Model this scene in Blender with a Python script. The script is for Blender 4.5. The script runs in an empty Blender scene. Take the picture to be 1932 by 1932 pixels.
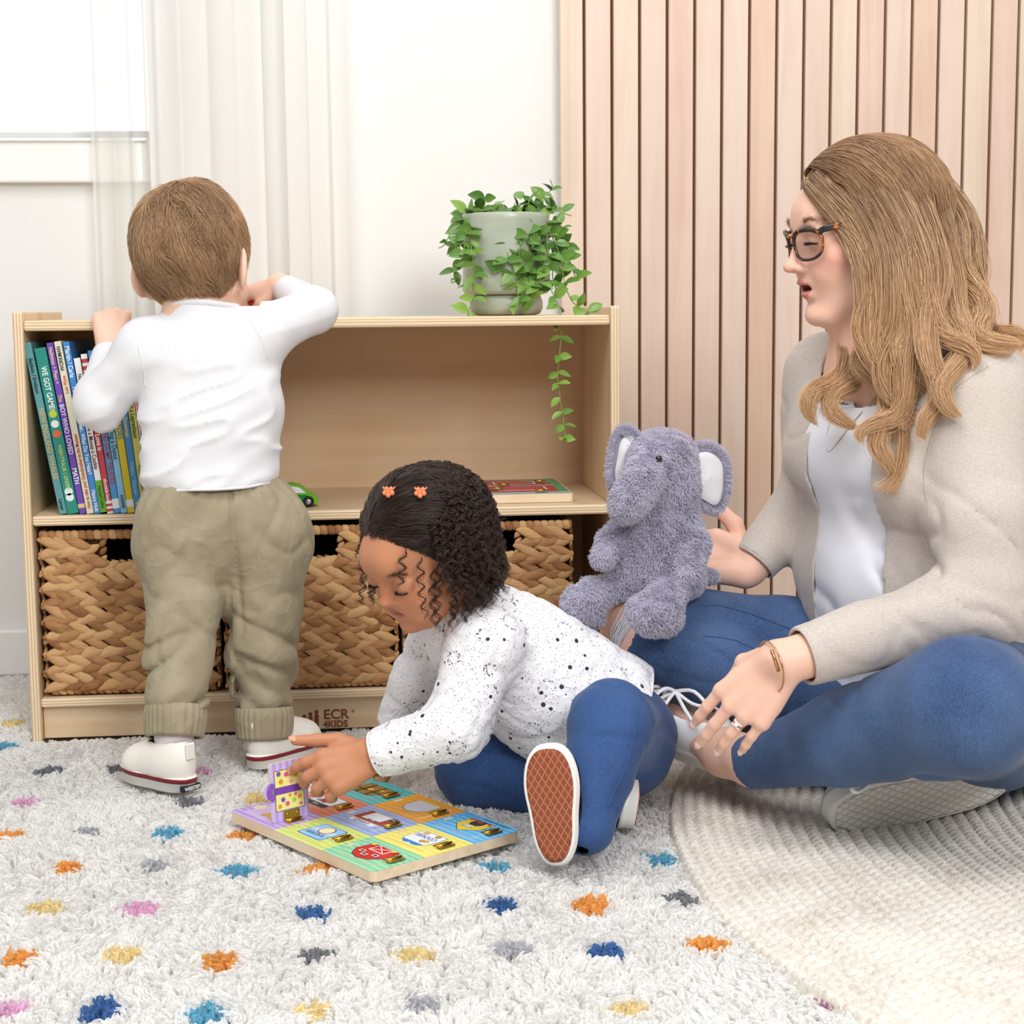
import bpy, bmesh, math, random
import numpy as np
from mathutils import Vector, Matrix, Euler, Quaternion
PI = math.pi
rng = np.random.default_rng(7)
random.seed(7)
SC = bpy.context.scene
COL = SC.collection
V = Vector

# ---------------------------------------------------------------- camera numbers (solved from the bookcase and the slats)
CAM = np.array([0.5032, -2.5164, 0.6478]); PITCH, YAW, ROLL, FPX = 0.1241, 0.0952, -0.0098, 3098.9
_c, _s = math.cos(YAW), math.sin(YAW)
FW = np.array([_s*math.cos(PITCH), _c*math.cos(PITCH), -math.sin(PITCH)])
_r = np.array([_c, -_s, 0.]); _u = np.cross(_r, FW)
RT = math.cos(ROLL)*_r + math.sin(ROLL)*_u
UP = -math.sin(ROLL)*_r + math.cos(ROLL)*_u
def P(px, py, Y):
    d = FW + RT*(px-966)/FPX - UP*(py-966)/FPX
    return CAM + d*((Y-CAM[1])/d[1])
def G(px, py, z=0.0):
    d = FW + RT*(px-966)/FPX - UP*(py-966)/FPX
    return CAM + d*((z-CAM[2])/d[2])

# ---------------------------------------------------------------- colours, materials
def lin(c):
    return tuple((x/12.92 if x <= 0.04045 else ((x+0.055)/1.055)**2.4) for x in c)
def rgb(r, g, b): return lin((r/255, g/255, b/255)) + (1.0,)
class NT:
    def __init__(s, m):
        s.t = m.node_tree; s.n = s.t.nodes; s.l = s.t.links
    def add(s, typ, **kw):
        nd = s.n.new(typ)
        for k, v in kw.items():
            if k in nd.inputs: nd.inputs[k].default_value = v
            else: setattr(nd, k, v)
        return nd
    def link(s, a, b): s.l.new(a, b)
    def math(s, op, a, b=None, c=None):
        nd = s.n.new('ShaderNodeMath'); nd.operation = op
        for i, x in enumerate((a, b, c)):
            if x is None: continue
            if isinstance(x, (int, float)): nd.inputs[i].default_value = x
            else: s.l.new(x, nd.inputs[i])
        return nd.outputs[0]
    def ramp(s, fac, stops, interp='LINEAR'):
        nd = s.n.new('ShaderNodeValToRGB'); cr = nd.color_ramp; cr.interpolation = interp
        while len(cr.elements) > 1: cr.elements.remove(cr.elements[-1])
        cr.elements[0].position = stops[0][0]; cr.elements[0].color = stops[0][1]
        for p, c in stops[1:]:
            e = cr.elements.new(p); e.color = c
        if fac is not None: s.l.new(fac, nd.inputs[0])
        return nd.outputs[0]
    def mix(s, fac, a, b, mode='MIX'):
        nd = s.n.new('ShaderNodeMix'); nd.data_type = 'RGBA'; nd.blend_type = mode
        for sock, x in ((nd.inputs[0], fac), (nd.inputs[6], a), (nd.inputs[7], b)):
            if isinstance(x, (int, float)): sock.default_value = x
            elif isinstance(x, tuple): sock.default_value = x
            else: s.l.new(x, sock)
        return nd.outputs[2]
    def bump(s, h, strength=0.3, dist=0.002):
        nd = s.n.new('ShaderNodeBump'); nd.inputs['Strength'].default_value = strength
        nd.inputs['Distance'].default_value = dist; s.l.new(h, nd.inputs['Height'])
        return nd.outputs[0]
    def coord(s, scale=(1, 1, 1), which='Object', rot=(0, 0, 0)):
        tc = s.n.new('ShaderNodeTexCoord'); mp = s.n.new('ShaderNodeMapping')
        mp.inputs['Scale'].default_value = scale; mp.inputs['Rotation'].default_value = rot
        s.l.new(tc.outputs[which], mp.inputs['Vector']); return mp.outputs[0]
    def noise(s, vec, scale=5, detail=3, rough=0.5, dist=0.0):
        nd = s.n.new('ShaderNodeTexNoise'); nd.inputs['Scale'].default_value = scale
        nd.inputs['Detail'].default_value = detail; nd.inputs['Roughness'].default_value = rough
        nd.inputs['Distortion'].default_value = dist
        if vec is not None: s.l.new(vec, nd.inputs['Vector'])
        return nd.outputs[0]
def newmat(name, color=(0.8, 0.8, 0.8, 1), rough=0.6, metal=0.0, spec=0.5, sss=0.0, sheen=0.0):
    m = bpy.data.materials.new(name); m.use_nodes = True
    b = m.node_tree.nodes['Principled BSDF']
    b.inputs['Base Color'].default_value = color
    b.inputs['Roughness'].default_value = rough; b.inputs['Metallic'].default_value = metal
    b.inputs['Specular IOR Level'].default_value = spec
    if sss:
        b.inputs['Subsurface Weight'].default_value = sss
        b.inputs['Subsurface Radius'].default_value = (0.012, 0.005, 0.003)
        b.inputs['Subsurface Scale'].default_value = 1.0
    if sheen:
        b.inputs['Sheen Weight'].default_value = sheen; b.inputs['Sheen Roughness'].default_value = 0.5
    m.diffuse_color = color
    return m, NT(m), b
_flat = {}
def flat(r, g, b, rough=0.55, spec=0.4, metal=0.0):
    k = (r, g, b, rough, spec, metal)
    if k not in _flat: _flat[k] = newmat('paint_%d_%d_%d' % (r, g, b), rgb(r, g, b), rough, metal, spec)[0]
    return _flat[k]

# ---------------------------------------------------------------- objects, tags
def link(o, parent=None):
    COL.objects.link(o)
    if parent is not None: o.parent = parent
    return o
def tag(o, label=None, cat=None, group=None, kind=None):
    if label: o['label'] = label
    if cat: o['category'] = cat
    if group: o['group'] = group
    if kind: o['kind'] = kind
    return o
def empty(name, loc=(0, 0, 0), rot=(0, 0, 0)):
    o = bpy.data.objects.new(name, None); o.location = loc; o.rotation_euler = rot; o.empty_display_size = 0.02
    return link(o)
def mesh_obj(name, verts, faces, mats, parent=None, smooth=False, midx=None):
    me = bpy.data.meshes.new(name)
    me.from_pydata([tuple(v) for v in verts], [], [tuple(f) for f in faces]); me.update()
    if not isinstance(mats, (list, tuple)): mats = [mats]
    for m in mats: me.materials.append(m)
    if midx is not None: me.polygons.foreach_set('material_index', np.asarray(midx, dtype=np.int32))
    if smooth: me.polygons.foreach_set('use_smooth', np.ones(len(me.polygons), dtype=bool))
    return link(bpy.data.objects.new(name, me), parent)
def np_mesh(name, v, quads, mats, parent=None, smooth=True, midx=None):
    me = bpy.data.meshes.new(name); n, q = len(v), len(quads); k = quads.shape[1]
    me.vertices.add(n); me.vertices.foreach_set('co', np.ascontiguousarray(v, dtype=np.float32).ravel())
    me.loops.add(q*k); me.loops.foreach_set('vertex_index', np.ascontiguousarray(quads, dtype=np.int32).ravel())
    me.polygons.add(q); me.polygons.foreach_set('loop_start', np.arange(0, q*k, k, dtype=np.int32))
    me.update(calc_edges=True); me.validate()
    if not isinstance(mats, (list, tuple)): mats = [mats]
    for m in mats: me.materials.append(m)
    if midx is not None: me.polygons.foreach_set('material_index', np.asarray(midx, dtype=np.int32))
    if smooth: me.polygons.foreach_set('use_smooth', np.ones(len(me.polygons), dtype=bool))
    return link(bpy.data.objects.new(name, me), parent)
class MB:
    """collects shapes into one mesh with several materials"""
    def __init__(s): s.bm = bmesh.new(); s.mats = []
    def mi(s, m):
        if m not in s.mats: s.mats.append(m)
        return s.mats.index(m)
    def _mark(s, before, m, smooth=False):
        i = s.mi(m)
        for f in s.bm.faces:
            if f not in before: f.material_index = i; f.smooth = smooth
    def box(s, lo, hi, m, bev=0.0, seg=2, M=None, edge_mat=None, edge_axis=None):
        before = set(s.bm.faces)
        r = bmesh.ops.create_cube(s.bm, size=1.0); vs = r['verts']
        lo, hi = V(lo), V(hi)
        for v in vs: v.co = V(((lo.x+hi.x)/2+v.co.x*(hi.x-lo.x), (lo.y+hi.y)/2+v.co.y*(hi.y-lo.y), (lo.z+hi.z)/2+v.co.z*(hi.z-lo.z)))
        if bev > 0:
            es = list({e for v in vs for e in v.link_edges})
            bmesh.ops.bevel(s.bm, geom=es, offset=bev, segments=seg, profile=0.5, affect='EDGES', clamp_overlap=True)
        new = [f for f in s.bm.faces if f not in before]
        i = s.mi(m); j = s.mi(edge_mat) if edge_mat else i
        for f in new:
            f.material_index = i; f.smooth = False
            if edge_mat:
                f.normal_update()
                if abs(f.normal[edge_axis]) < 0.6: f.material_index = j
        if M is not None:
            for v in {v for f in new for v in f.verts}: v.co = M @ v.co
        return new
    def poly(s, pts, m):
        vs = [s.bm.verts.new(V(p)) for p in pts]
        f = s.bm.faces.new(vs); f.material_index = s.mi(m); return f
    def prism(s, pts2, z0, z1, m, M=None, side=None):
        """extrude a 2-D outline (x, y) from z0 to z1"""
        n = len(pts2); M = M or Matrix.Identity(4)
        a = [s.bm.verts.new(M @ V((x, y, z0))) for x, y in pts2]; b = [s.bm.verts.new(M @ V((x, y, z1))) for x, y in pts2]
        i = s.mi(m); j = s.mi(side) if side else i
        f = s.bm.faces.new(b); f.material_index = i
        f = s.bm.faces.new(a[::-1]); f.material_index = i
        for k in range(n):
            f = s.bm.faces.new([a[k], a[(k+1) % n], b[(k+1) % n], b[k]]); f.material_index = j
    def tube(s, pts, r, m, n=8, cap=True):
        pts = [V(p) for p in pts]; rs = r if isinstance(r, (list, tuple, np.ndarray)) else [r]*len(pts)
        rings = []; prev = None; i = s.mi(m)
        for k, p in enumerate(pts):
            t = (pts[min(k+1, len(pts)-1)] - pts[max(k-1, 0)]).normalized()
            if prev is None:
                a = t.orthogonal().normalized()
            else:
                a = (prev - t*prev.dot(t))
                a = a.normalized() if a.length > 1e-6 else t.orthogonal().normalized()
            prev = a; b = t.cross(a)
            rings.append([s.bm.verts.new(p + (a*math.cos(2*PI*q/n) + b*math.sin(2*PI*q/n))*rs[k]) for q in range(n)])
        for k in range(len(rings)-1):
            for q in range(n):
                f = s.bm.faces.new([rings[k][q], rings[k][(q+1) % n], rings[k+1][(q+1) % n], rings[k+1][q]])
                f.material_index = i; f.smooth = True
        if cap:
            for rg in (rings[0][::-1], rings[-1]):
                f = s.bm.faces.new(rg); f.material_index = i
    def lathe(s, prof, m, n=32, M=None, smooth=True):
        M = M or Matrix.Identity(4); i = s.mi(m); rings = []
        for r, z in prof:
            if r < 1e-5: rings.append([s.bm.verts.new(M @ V((0, 0, z)))])
            else: rings.append([s.bm.verts.new(M @ V((r*math.cos(2*PI*q/n), r*math.sin(2*PI*q/n), z))) for q in range(n)])
        for a, b in zip(rings, rings[1:]):
            for q in range(n):
                if len(a) == 1 and len(b) == 1: continue
                if len(a) == 1: vs = [a[0], b[(q+1) % n], b[q]]
                elif len(b) == 1: vs = [a[q], a[(q+1) % n], b[0]]
                else: vs = [a[q], a[(q+1) % n], b[(q+1) % n], b[q]]
                f = s.bm.faces.new(vs); f.material_index = i; f.smooth = smooth
    def ball(s, c, r, m, seg=16, M=None):
        before = set(s.bm.faces)
        rr = bmesh.ops.create_uvsphere(s.bm, u_segments=seg, v_segments=max(6, seg//2), radius=1.0)
        for v in rr['verts']:
            v.co = V((v.co.x*r[0], v.co.y*r[1], v.co.z*r[2])) if isinstance(r, (tuple, list)) else v.co*r
            if M is not None: v.co = M @ v.co
            v.co += V(c)
        s._mark(before, m, True)
    def build(s, name, parent=None, loc=None):
        me = bpy.data.meshes.new(name); bmesh.ops.recalc_face_normals(s.bm, faces=s.bm.faces[:])
        s.bm.to_mesh(me); s.bm.free()
        for m in s.mats: me.materials.append(m)
        o = link(bpy.data.objects.new(name, me), parent)
        if loc is not None: o.location = loc
        return o
def text_obj(name, body, size, mat, parent, M, align='LEFT', ext=0.0, sx=1.0, bold=0.0):
    cu = bpy.data.curves.new(name, 'FONT'); cu.body = body; cu.size = size; cu.align_x = align; cu.align_y = 'CENTER'
    cu.extrude = ext; cu.offset = bold; cu.resolution_u = 3
    cu.materials.append(mat)
    t = bpy.data.objects.new(name, cu); COL.objects.link(t)
    me = bpy.data.meshes.new_from_object(t.evaluated_get(bpy.context.evaluated_depsgraph_get()))
    bpy.data.objects.remove(t); bpy.data.curves.remove(cu)
    me.transform(M @ Matrix.Diagonal((sx, 1, 1, 1)))
    if not len(me.materials): me.materials.append(mat)
    return link(bpy.data.objects.new(name, me), parent)
def hair_obj(name, pts, radius, mat, parent=None, attr=None, taper=None):
    """pts (n, k, 3) strands -> one Curves object; radius scalar or (n,); taper (k,) multiplier; attr (n, 3) colour per strand"""
    n, k, _ = pts.shape
    cu = bpy.data.hair_curves.new(name); cu.add_curves([k]*n)
    cu.position_data.foreach_set('vector', np.ascontiguousarray(pts, dtype=np.float32).ravel())
    a = cu.attributes.get('radius') or cu.attributes.new('radius', 'FLOAT', 'POINT')
    r = np.broadcast_to(np.asarray(radius, dtype=np.float32).reshape(-1, 1), (n, k)).copy()
    if taper is not None: r *= np.asarray(taper, dtype=np.float32)[None]
    a.data.foreach_set('value', r.ravel())
    if attr is not None:
        c = cu.attributes.new('tint', 'FLOAT_COLOR', 'POINT')
        q = np.ones((n, k, 4), dtype=np.float32); q[..., :3] = attr[:, None, :] if attr.ndim == 2 else attr
        c.data.foreach_set('color', q.ravel())
    cu.materials.append(mat)
    return link(bpy.data.objects.new(name, cu), parent)
# ================================================================ camera, world, lamps
cd = bpy.data.cameras.new('camera'); cam = bpy.data.objects.new('camera', cd); COL.objects.link(cam)
cd.sensor_fit = 'HORIZONTAL'; cd.sensor_width = 36.0; cd.lens = FPX/1932*36.0; cd.clip_start = 0.05; cd.clip_end = 60
_m = Matrix.Identity(4)
for i in range(3):
    _m[i][0], _m[i][1], _m[i][2], _m[i][3] = RT[i], UP[i], -FW[i], CAM[i]
cam.matrix_world = _m
SC.camera = cam
SC.view_settings.view_transform = 'Standard'; SC.view_settings.look = 'None'; SC.view_settings.gamma = 1.0
SC.view_settings.use_curve_mapping = False; SC.view_settings.exposure = 0.0
SC.cycles.use_denoising = True
SC.cycles.max_bounces = 8; SC.cycles.diffuse_bounces = 4; SC.cycles.glossy_bounces = 3; SC.cycles.transmission_bounces = 6; SC.cycles.transparent_max_bounces = 8
SC.cycles.caustics_reflective = False; SC.cycles.caustics_refractive = False
SC.cycles_curves.shape = 'RIBBONS'

w = bpy.data.worlds.new('daylight'); SC.world = w; w.use_nodes = True
_nt = NT(w); _bg = _nt.n['Background']
_tc = _nt.add('ShaderNodeTexCoord'); _sp = _nt.add('ShaderNodeSeparateXYZ'); _nt.link(_tc.outputs['Generated'], _sp.inputs[0])
_nt.link(_nt.ramp(_sp.outputs['Y'], [(0.02, (0.36, 0.36, 0.36, 1)), (0.25, (1.6, 1.6, 1.58, 1))]), _bg.inputs[0]); _bg.inputs[1].default_value = 1.0

def area(name, loc, target, size, power, color=(1, 1, 1), sy=None):
    ld = bpy.data.lights.new(name, 'AREA'); ld.energy = power; ld.color = color; ld.size = size
    if sy: ld.shape = 'RECTANGLE'; ld.size_y = sy
    o = bpy.data.objects.new(name, ld); COL.objects.link(o); o.location = loc
    o.rotation_euler = (V(target)-V(loc)).to_track_quat('-Z', 'Y').to_euler()
    return o
area('softbox_key', (1.45, -3.1, 1.95), (0.6, -0.2, 0.35), 1.0, 54, (1.0, 1.0, 1.0))
area('softbox_overhead', (0.0, -1.65, 2.7), (0.5, -0.75, 0.0), 1.6, 44, (1.0, 1.0, 1.0))
area('added_slat_light', (1.45, 0.02, 2.25), (1.45, 0.42, 1.1), 1.5, 7, (1.0, 0.98, 0.96), 0.2)  # extra lamp above the frame, added to lighten the top of the slats

# ================================================================ room
YW, YS = 0.46, 0.42            # white wall face, slat face
m_wall, nt, b = newmat('white_wall_paint', rgb(238, 238, 236), 0.75, spec=0.2)
h = nt.noise(nt.coord((1, 1, 1)), 160, 3); nt.link(nt.bump(h, 0.06, 0.001), b.inputs['Normal'])
m_trim = newmat('white_trim_paint', rgb(246, 246, 243), 0.45)[0]
m_floor = newmat('pale_floor_boards', rgb(200, 180, 150), 0.5)[0]

WX0, WX1, WZ0, WZ1 = -1.35, 0.186, 0.945, 2.15     # window opening
mb = MB()
mb.box((-2.6, YW, 0), (0.93, YW+0.12, WZ0), m_wall); mb.box((-2.6, YW, WZ1), (0.93, YW+0.12, 2.6), m_wall)
mb.box((-2.6, YW, WZ0), (WX0, YW+0.12, WZ1), m_wall); mb.box((WX1, YW, WZ0), (0.93, YW+0.12, WZ1), m_wall)
mb.box((0.93, YW+0.02, 0), (3.4, YW+0.12, 2.6), m_wall)
o = mb.build('wall_back'); tag(o, kind='structure')

# window frame (casing, sill) and panes
mb = MB()
for z0, z1 in ((WZ0-0.075, WZ0-0.004), (WZ1, WZ1+0.08)): mb.box((WX0-0.09, YW-0.022, z0), (WX1+0.03, YW, z1), m_trim, 0.003)
mb.box((WX0-0.09, YW-0.028, WZ0-0.006), (WX1+0.03, YW+0.1, WZ0), m_trim, 0.002)
mb.box((WX1, YW-0.022, WZ0), (WX1+0.03, YW, WZ1), m_trim, 0.003); mb.box((WX0-0.09, YW-0.022, WZ0), (WX0, YW, WZ1), m_trim, 0.003)
win = mb.build('window_1'); tag(win, kind='structure')
mb = MB()
for x0, x1 in ((WX0, WX0+0.04), (-0.62, -0.58), (WX1-0.012, WX1)): mb.box((x0, YW+0.05, WZ0), (x1, YW+0.09, WZ1), m_trim, 0.003)
for z0, z1 in ((WZ0, WZ0+0.02), (WZ1-0.04, WZ1)): mb.box((WX0, YW+0.052, z0), (WX1, YW+0.088, z1), m_trim, 0.003)
mb.build('window_sash', win)
m_glass, nt, b = newmat('window_glass', (1, 1, 1, 1), 0.0, spec=0.5)
b.inputs['Transmission Weight'].default_value = 1.0; b.inputs['IOR'].default_value = 1.01
mb = MB(); mb.box((WX0+0.04, YW+0.068, WZ0+0.02), (WX1-0.04, YW+0.071, WZ1-0.04), m_glass); mb.build('window_pane', win)
mb = MB(); mb.box((-2.6, YW-0.014, 0), (0.9, YW, 0.082), m_trim, 0.004); o = mb.build('baseboard_back'); tag(o, kind='structure')
mb = MB(); mb.box((-2.6, -4.2, -0.06), (3.4, YW+0.12, -0.020), m_floor); o = mb.build('floor'); tag(o, kind='structure')

# bright overcast sky and pale ground seen through the window
# slatted maple wall
def wood_mat(name, light, dark, axis='Z', rough=0.45, scale=1.0, hue=0.0, blot=0.35):
    m, nt, b = newmat(name, light, rough, spec=0.35)
    sc = {'Z': (26, 26, 1.6), 'X': (1.6, 26, 26), 'Y': (26, 1.6, 26)}[axis]
    oi = nt.add('ShaderNodeObjectInfo')
    vec = nt.coord(tuple(s*scale for s in sc))
    va = nt.add('ShaderNodeVectorMath', operation='ADD'); nt.link(vec, va.inputs[0])
    cmb = nt.add('ShaderNodeCombineXYZ'); r = nt.math('MULTIPLY', oi.outputs['Random'], 37.0)
    for k in 'XYZ': nt.link(r, cmb.inputs[k])
    nt.link(cmb.outputs[0], va.inputs[1])
    n1 = nt.noise(va.outputs[0], 1.3, 6, 0.62, 0.6)
    n2 = nt.noise(nt.coord((2.5*scale, 2.5*scale, 2.5*scale)), 2.2, 3, 0.5, 0.8)
    f = nt.math('ADD', nt.math('MULTIPLY', n1, 0.75), nt.math('MULTIPLY', n2, blot))
    col = nt.ramp(f, [(0.34, dark), (0.62, light)])
    nt.link(col, b.inputs['Base Color']); nt.link(nt.bump(n1, 0.05, 0.0006), b.inputs['Normal'])
    return m
slat_mats = [wood_mat('maple_slat_pale', rgb(228, 206, 191), rgb(217, 190, 171)), wood_mat('maple_slat_pink', rgb(227, 200, 184), rgb(214, 181, 162)),
             wood_mat('maple_slat_cream', rgb(229, 209, 190), rgb(217, 192, 169)), wood_mat('maple_slat_tan', rgb(225, 196, 174), rgb(209, 175, 150))]
m_back = newmat('slat_backing', rgb(139, 100, 80), 0.8, spec=0.1)[0]
SP = 0.0493
X0 = 0.9399 - 0.0005
mb = MB(); mb.box((X0-0.052+0.002, YS+0.016, 0), (3.3, YW+0.019, 2.6), m_back)
mb.box((X0-SP-0.001, YS+0.005, 0), (X0-SP+0.004, YW+0.019, 2.6), newmat('slat_end_grey', rgb(150, 142, 134), 0.7)[0])
seq = [2, 0, 2, 0, 1, 0, 0, 3, 0, 0, 2, 1, 0, 3, 0, 2, 1]
# the slat wall solved at y .567 / pitch .0518, brought to YS by similar triangles about the camera
kx = (YS-CAM[1])/(0.5672-CAM[1])
for i in range(-1, 45):
    xc = CAM[0] + (0.9399 + i*0.0518 - CAM[0])*kx            # gap centre i
    xn = CAM[0] + (0.9399 + (i+1)*0.0518 - CAM[0])*kx
    g = 0.0056
    x0 = xc + g/2 + (0.004 if i == -1 else 0)
    mb.box((x0, YS, 0), (xn-g/2, YS+0.018, 2.6), slat_mats[seq[(i+1) % len(seq)]], 0.0012, 1)
o = mb.build('wall_slats'); tag(o, kind='structure')

# ================================================================ curtains
def curtain(name, x0, x1, y, amp, folds, mat, seedv, bottom_spread=1.0, z1=2.45, z0=0.03, phase=0.0):
    nu, nv = 220, 40
    r = np.random.default_rng(seedv)
    ph = r.uniform(0, 6.28, 6); fr = folds*np.array([1, 1.73, 0.57, 2.6, 0.33, 3.7]); am = np.array([1, .3, .5, .10, .4, .03])
    u = np.linspace(0, 1, nu); zz = np.linspace(z1, z0, nv)
    vs = []
    for j, z in enumerate(zz):
        t = j/(nv-1); xc = (x0+x1)/2
        x = xc + (x0 + (x1-x0)*u - xc)*(1+(bottom_spread-1)*t)
        yy = sum(a*np.sin(2*PI*f*u + p + phase + 0.5*t*np.sin(3*p)) for a, f, p in zip(am, fr, ph))*amp*(0.8+0.3*t)
        xx = x + 0.35*amp*np.sin(2*PI*folds*2*u + 1.0)
        vs.append(np.stack([xx, y+yy, np.full(nu, z)], 1))
    v = np.concatenate(vs)
    idx = np.arange(nu*nv).reshape(nv, nu)
    q = np.stack([idx[:-1, :-1].ravel(), idx[:-1, 1:].ravel(), idx[1:, 1:].ravel(), idx[1:, :-1].ravel()], 1)
    return np_mesh(name, v, q, mat)
def cloth_sheer(name, alpha, col):
    m, nt, b = newmat(name, col, 0.9, spec=0.05)
    out = nt.n['Material Output']
    tr = nt.add('ShaderNodeBsdfTranslucent'); tr.inputs[0].default_value = col
    tp = nt.add('ShaderNodeBsdfTransparent')
    m1 = nt.add('ShaderNodeMixShader'); m1.inputs[0].default_value = 0.4; nt.link(b.outputs[0], m1.inputs[1]); nt.link(tr.outputs[0], m1.inputs[2])
    m2 = nt.add('ShaderNodeMixShader'); m2.inputs[0].default_value = alpha; nt.link(tp.outputs[0], m2.inputs[1]); nt.link(m1.outputs[0], m2.inputs[2])
    nt.link(m2.outputs[0], out.inputs['Surface'])
    n = nt.noise(nt.coord((600, 600, 900)), 1.0, 2); nt.link(nt.bump(n, 0.08, 0.0005), b.inputs['Normal'])
    return m
m_sheer = cloth_sheer('sheer_white_voile', 0.62, rgb(250, 249, 246))
m_lin = cloth_sheer('white_linen', 0.96, rgb(252, 251, 249))
def cx(px, Y): return P(px, 400, Y)[0]
o = curtain('curtain', cx(176, .405), cx(300, .405), 0.420, 0.012, 2.0, m_sheer, 5, 1.08)
tag(o, 'narrow sheer white curtain edge hanging over the window casing', 'curtain')
o = curtain('curtain', cx(288, .385), cx(500, .385), 0.375, 0.010, 2.2, m_lin, 11, 1.06)
tag(o, 'wide white curtain panel hanging behind the toddler at the shelf', 'curtain')
o = curtain('curtain', cx(488, .395), cx(652, .395), 0.418, 0.016, 2.0, m_lin, 4, 1.05)
tag(o, 'white curtain panel with soft folds beside the bare wall', 'curtain')
# ================================================================ bookcase
W, T, ZT, ZM, ZL, RISE, DEP = 0.914, 0.0155, 0.6346, 0.3411, 0.0589, 0.0137, 0.343
def ply(name, axis, grain):
    """plywood: face grain plus the striped edge seen along one axis"""
    face = wood_mat(name+'_face', rgb(230, 205, 170), rgb(211, 177, 134), grain, 0.4, 0.8, blot=0.45)
    m, nt, b = newmat(name+'_edge', rgb(225, 195, 150), 0.45, spec=0.4)
    sep = nt.add('ShaderNodeSeparateXYZ'); nt.link(nt.coord((1, 1, 1)), sep.inputs[0])
    wv = nt.noise(nt.coord((3, 3, 3)), 3.0, 2)
    a = nt.math('ADD', sep.outputs[axis], nt.math('MULTIPLY', wv, 0.0010))
    fr = nt.math('FRACT', nt.math('MULTIPLY', a, 1/0.0044))
    c = nt.ramp(fr, [(0.0, rgb(240, 222, 190)), (0.42, rgb(238, 218, 184)), (0.52, rgb(205, 160, 112)), (0.72, rgb(212, 172, 126)), (0.82, rgb(240, 222, 190))])
    nt.link(c, b.inputs['Base Color'])
    return face, m
fX, eX = ply('ply_upright', 0, 'Z'); fZ, eZ = ply('ply_shelf', 2, 'X')
bk = empty('bookcase', (0, 0, 0)); tag(bk, 'low two-tier birch plywood bookcase with striped edges against the white wall', 'bookcase')
def panel(name, lo, hi, f, e, ax, bev=0.0035):
    mb = MB(); mb.box(lo, hi, f, bev, 3, edge_mat=e, edge_axis=ax); return mb.build(name, bk)
def side(name, x0):
    mb = MB(); pts = []
    h, d, r = ZT+RISE, DEP, 0.02
    mb.box((x0, 0, -0.009), (x0+T, d, h), fX, 0.004, 3, edge_mat=eX, edge_axis=0); return mb.build(name, bk)
side('side_panel', 0); side('side_panel', W-T)
panel('top_shelf', (T, 0.004, ZT-T), (W-T, DEP-0.002, ZT), fZ, eZ, 2)
panel('middle_shelf', (T, 0.003, ZM-T), (W-T, DEP-0.014, ZM), fZ, eZ, 2)
panel('bottom_shelf', (T, 0.003, ZL-T*0.9), (W-T, DEP-0.014, ZL), fZ, eZ, 2)
mb = MB(); mb.box((T, DEP-0.0135, 0.02), (W-T, DEP-0.0025, ZT-T-0.0005), wood_mat('ply_back', rgb(229, 200, 164), rgb(214, 178, 136), 'X', 0.42, 0.5, blot=0.5)); mb.build('back_panel', bk)
kick = panel('kick_board', (T+0.001, 0.016, -0.006), (W-T-0.001, 0.03, ZL-T*0.9-0.0005), fZ, fZ, 2, 0.001)
m_burn = newmat('burnt_brown_print', rgb(140, 84, 56), 0.7, spec=0.2)[0]
# printed logo: four round-headed figures, two lines of letters
def at_kick(px, py): return P(px, py, 0.0157)
s_px = 1/1226.0
for i, (px, top) in enumerate(((562.5, 1356), (574, 1352), (585.5, 1347.5), (597, 1343.5))):
    c = at_kick(px, top); f = at_kick(px, 1374.5-i*0.2)
    mb = MB(); w = 0.0034
    z1, z0 = c[2]-0.0062, f[2]
    mb.prism([(c[0]+w*math.cos(a), z1+w*math.sin(a)) for a in np.linspace(0, PI, 9)] + [(c[0]-w, z0), (c[0]+w, z0)], 0, 0.0004, m_burn, Matrix(((1, 0, 0, 0), (0, 0, -1, 0.0158), (0, 1, 0, 0), (0, 0, 0, 1))))
    mb.prism([(c[0]+0.0033*math.cos(a), c[2]+0.0033*math.sin(a)) for a in np.linspace(0, 2*PI, 15)[:-1]], 0, 0.0004, m_burn, Matrix(((1, 0, 0, 0), (0, 0, -1, 0.0158), (0, 1, 0, 0), (0, 0, 0, 1))))
    mb.build('logo_figure', kick)
Mk = lambda p: Matrix.Translation((p[0], 0.0153, p[2])) @ Matrix.Rotation(PI/2, 4, 'X')
text_obj('logo_text', 'ECR', 0.0215, m_burn, kick, Mk(at_kick(610, 1349)), sx=1.02, bold=0.0005)
text_obj('logo_text', '4KIDS', 0.0146, m_burn, kick, Mk(at_kick(610, 1367)), sx=1.0, bold=0.0005)
text_obj('logo_text', '\u00ae', 0.007, m_burn, kick, Mk(at_kick(663, 1342)))

# ================================================================ woven baskets
m_weave, nt, b = newmat('water_hyacinth', rgb(190, 142, 88), 0.62, spec=0.25)
geo = nt.add('ShaderNodeNewGeometry')
at = nt.add('ShaderNodeAttribute', attribute_name='strand')
n = nt.noise(nt.coord((1, 1, 1)), 45, 4)
fib = nt.noise(nt.coord((30, 30, 420)), 1.0, 3)
f = nt.math('ADD', nt.math('MULTIPLY', at.outputs['Fac'], 0.5), nt.math('ADD', nt.math('MULTIPLY', n, 0.35), nt.math('MULTIPLY', fib, 0.25)))
nt.link(nt.ramp(f, [(0.28, rgb(138, 92, 54)), (0.5, rgb(186, 138, 92)), (0.72, rgb(210, 168, 120)), (0.9, rgb(196, 148, 86))]), b.inputs['Base Color'])
nt.link(nt.bump(fib, 0.5, 0.0012), b.inputs['Normal'])
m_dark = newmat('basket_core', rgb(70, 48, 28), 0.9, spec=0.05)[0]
BW, BH, BD = 0.260, 0.250, 0.285
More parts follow.
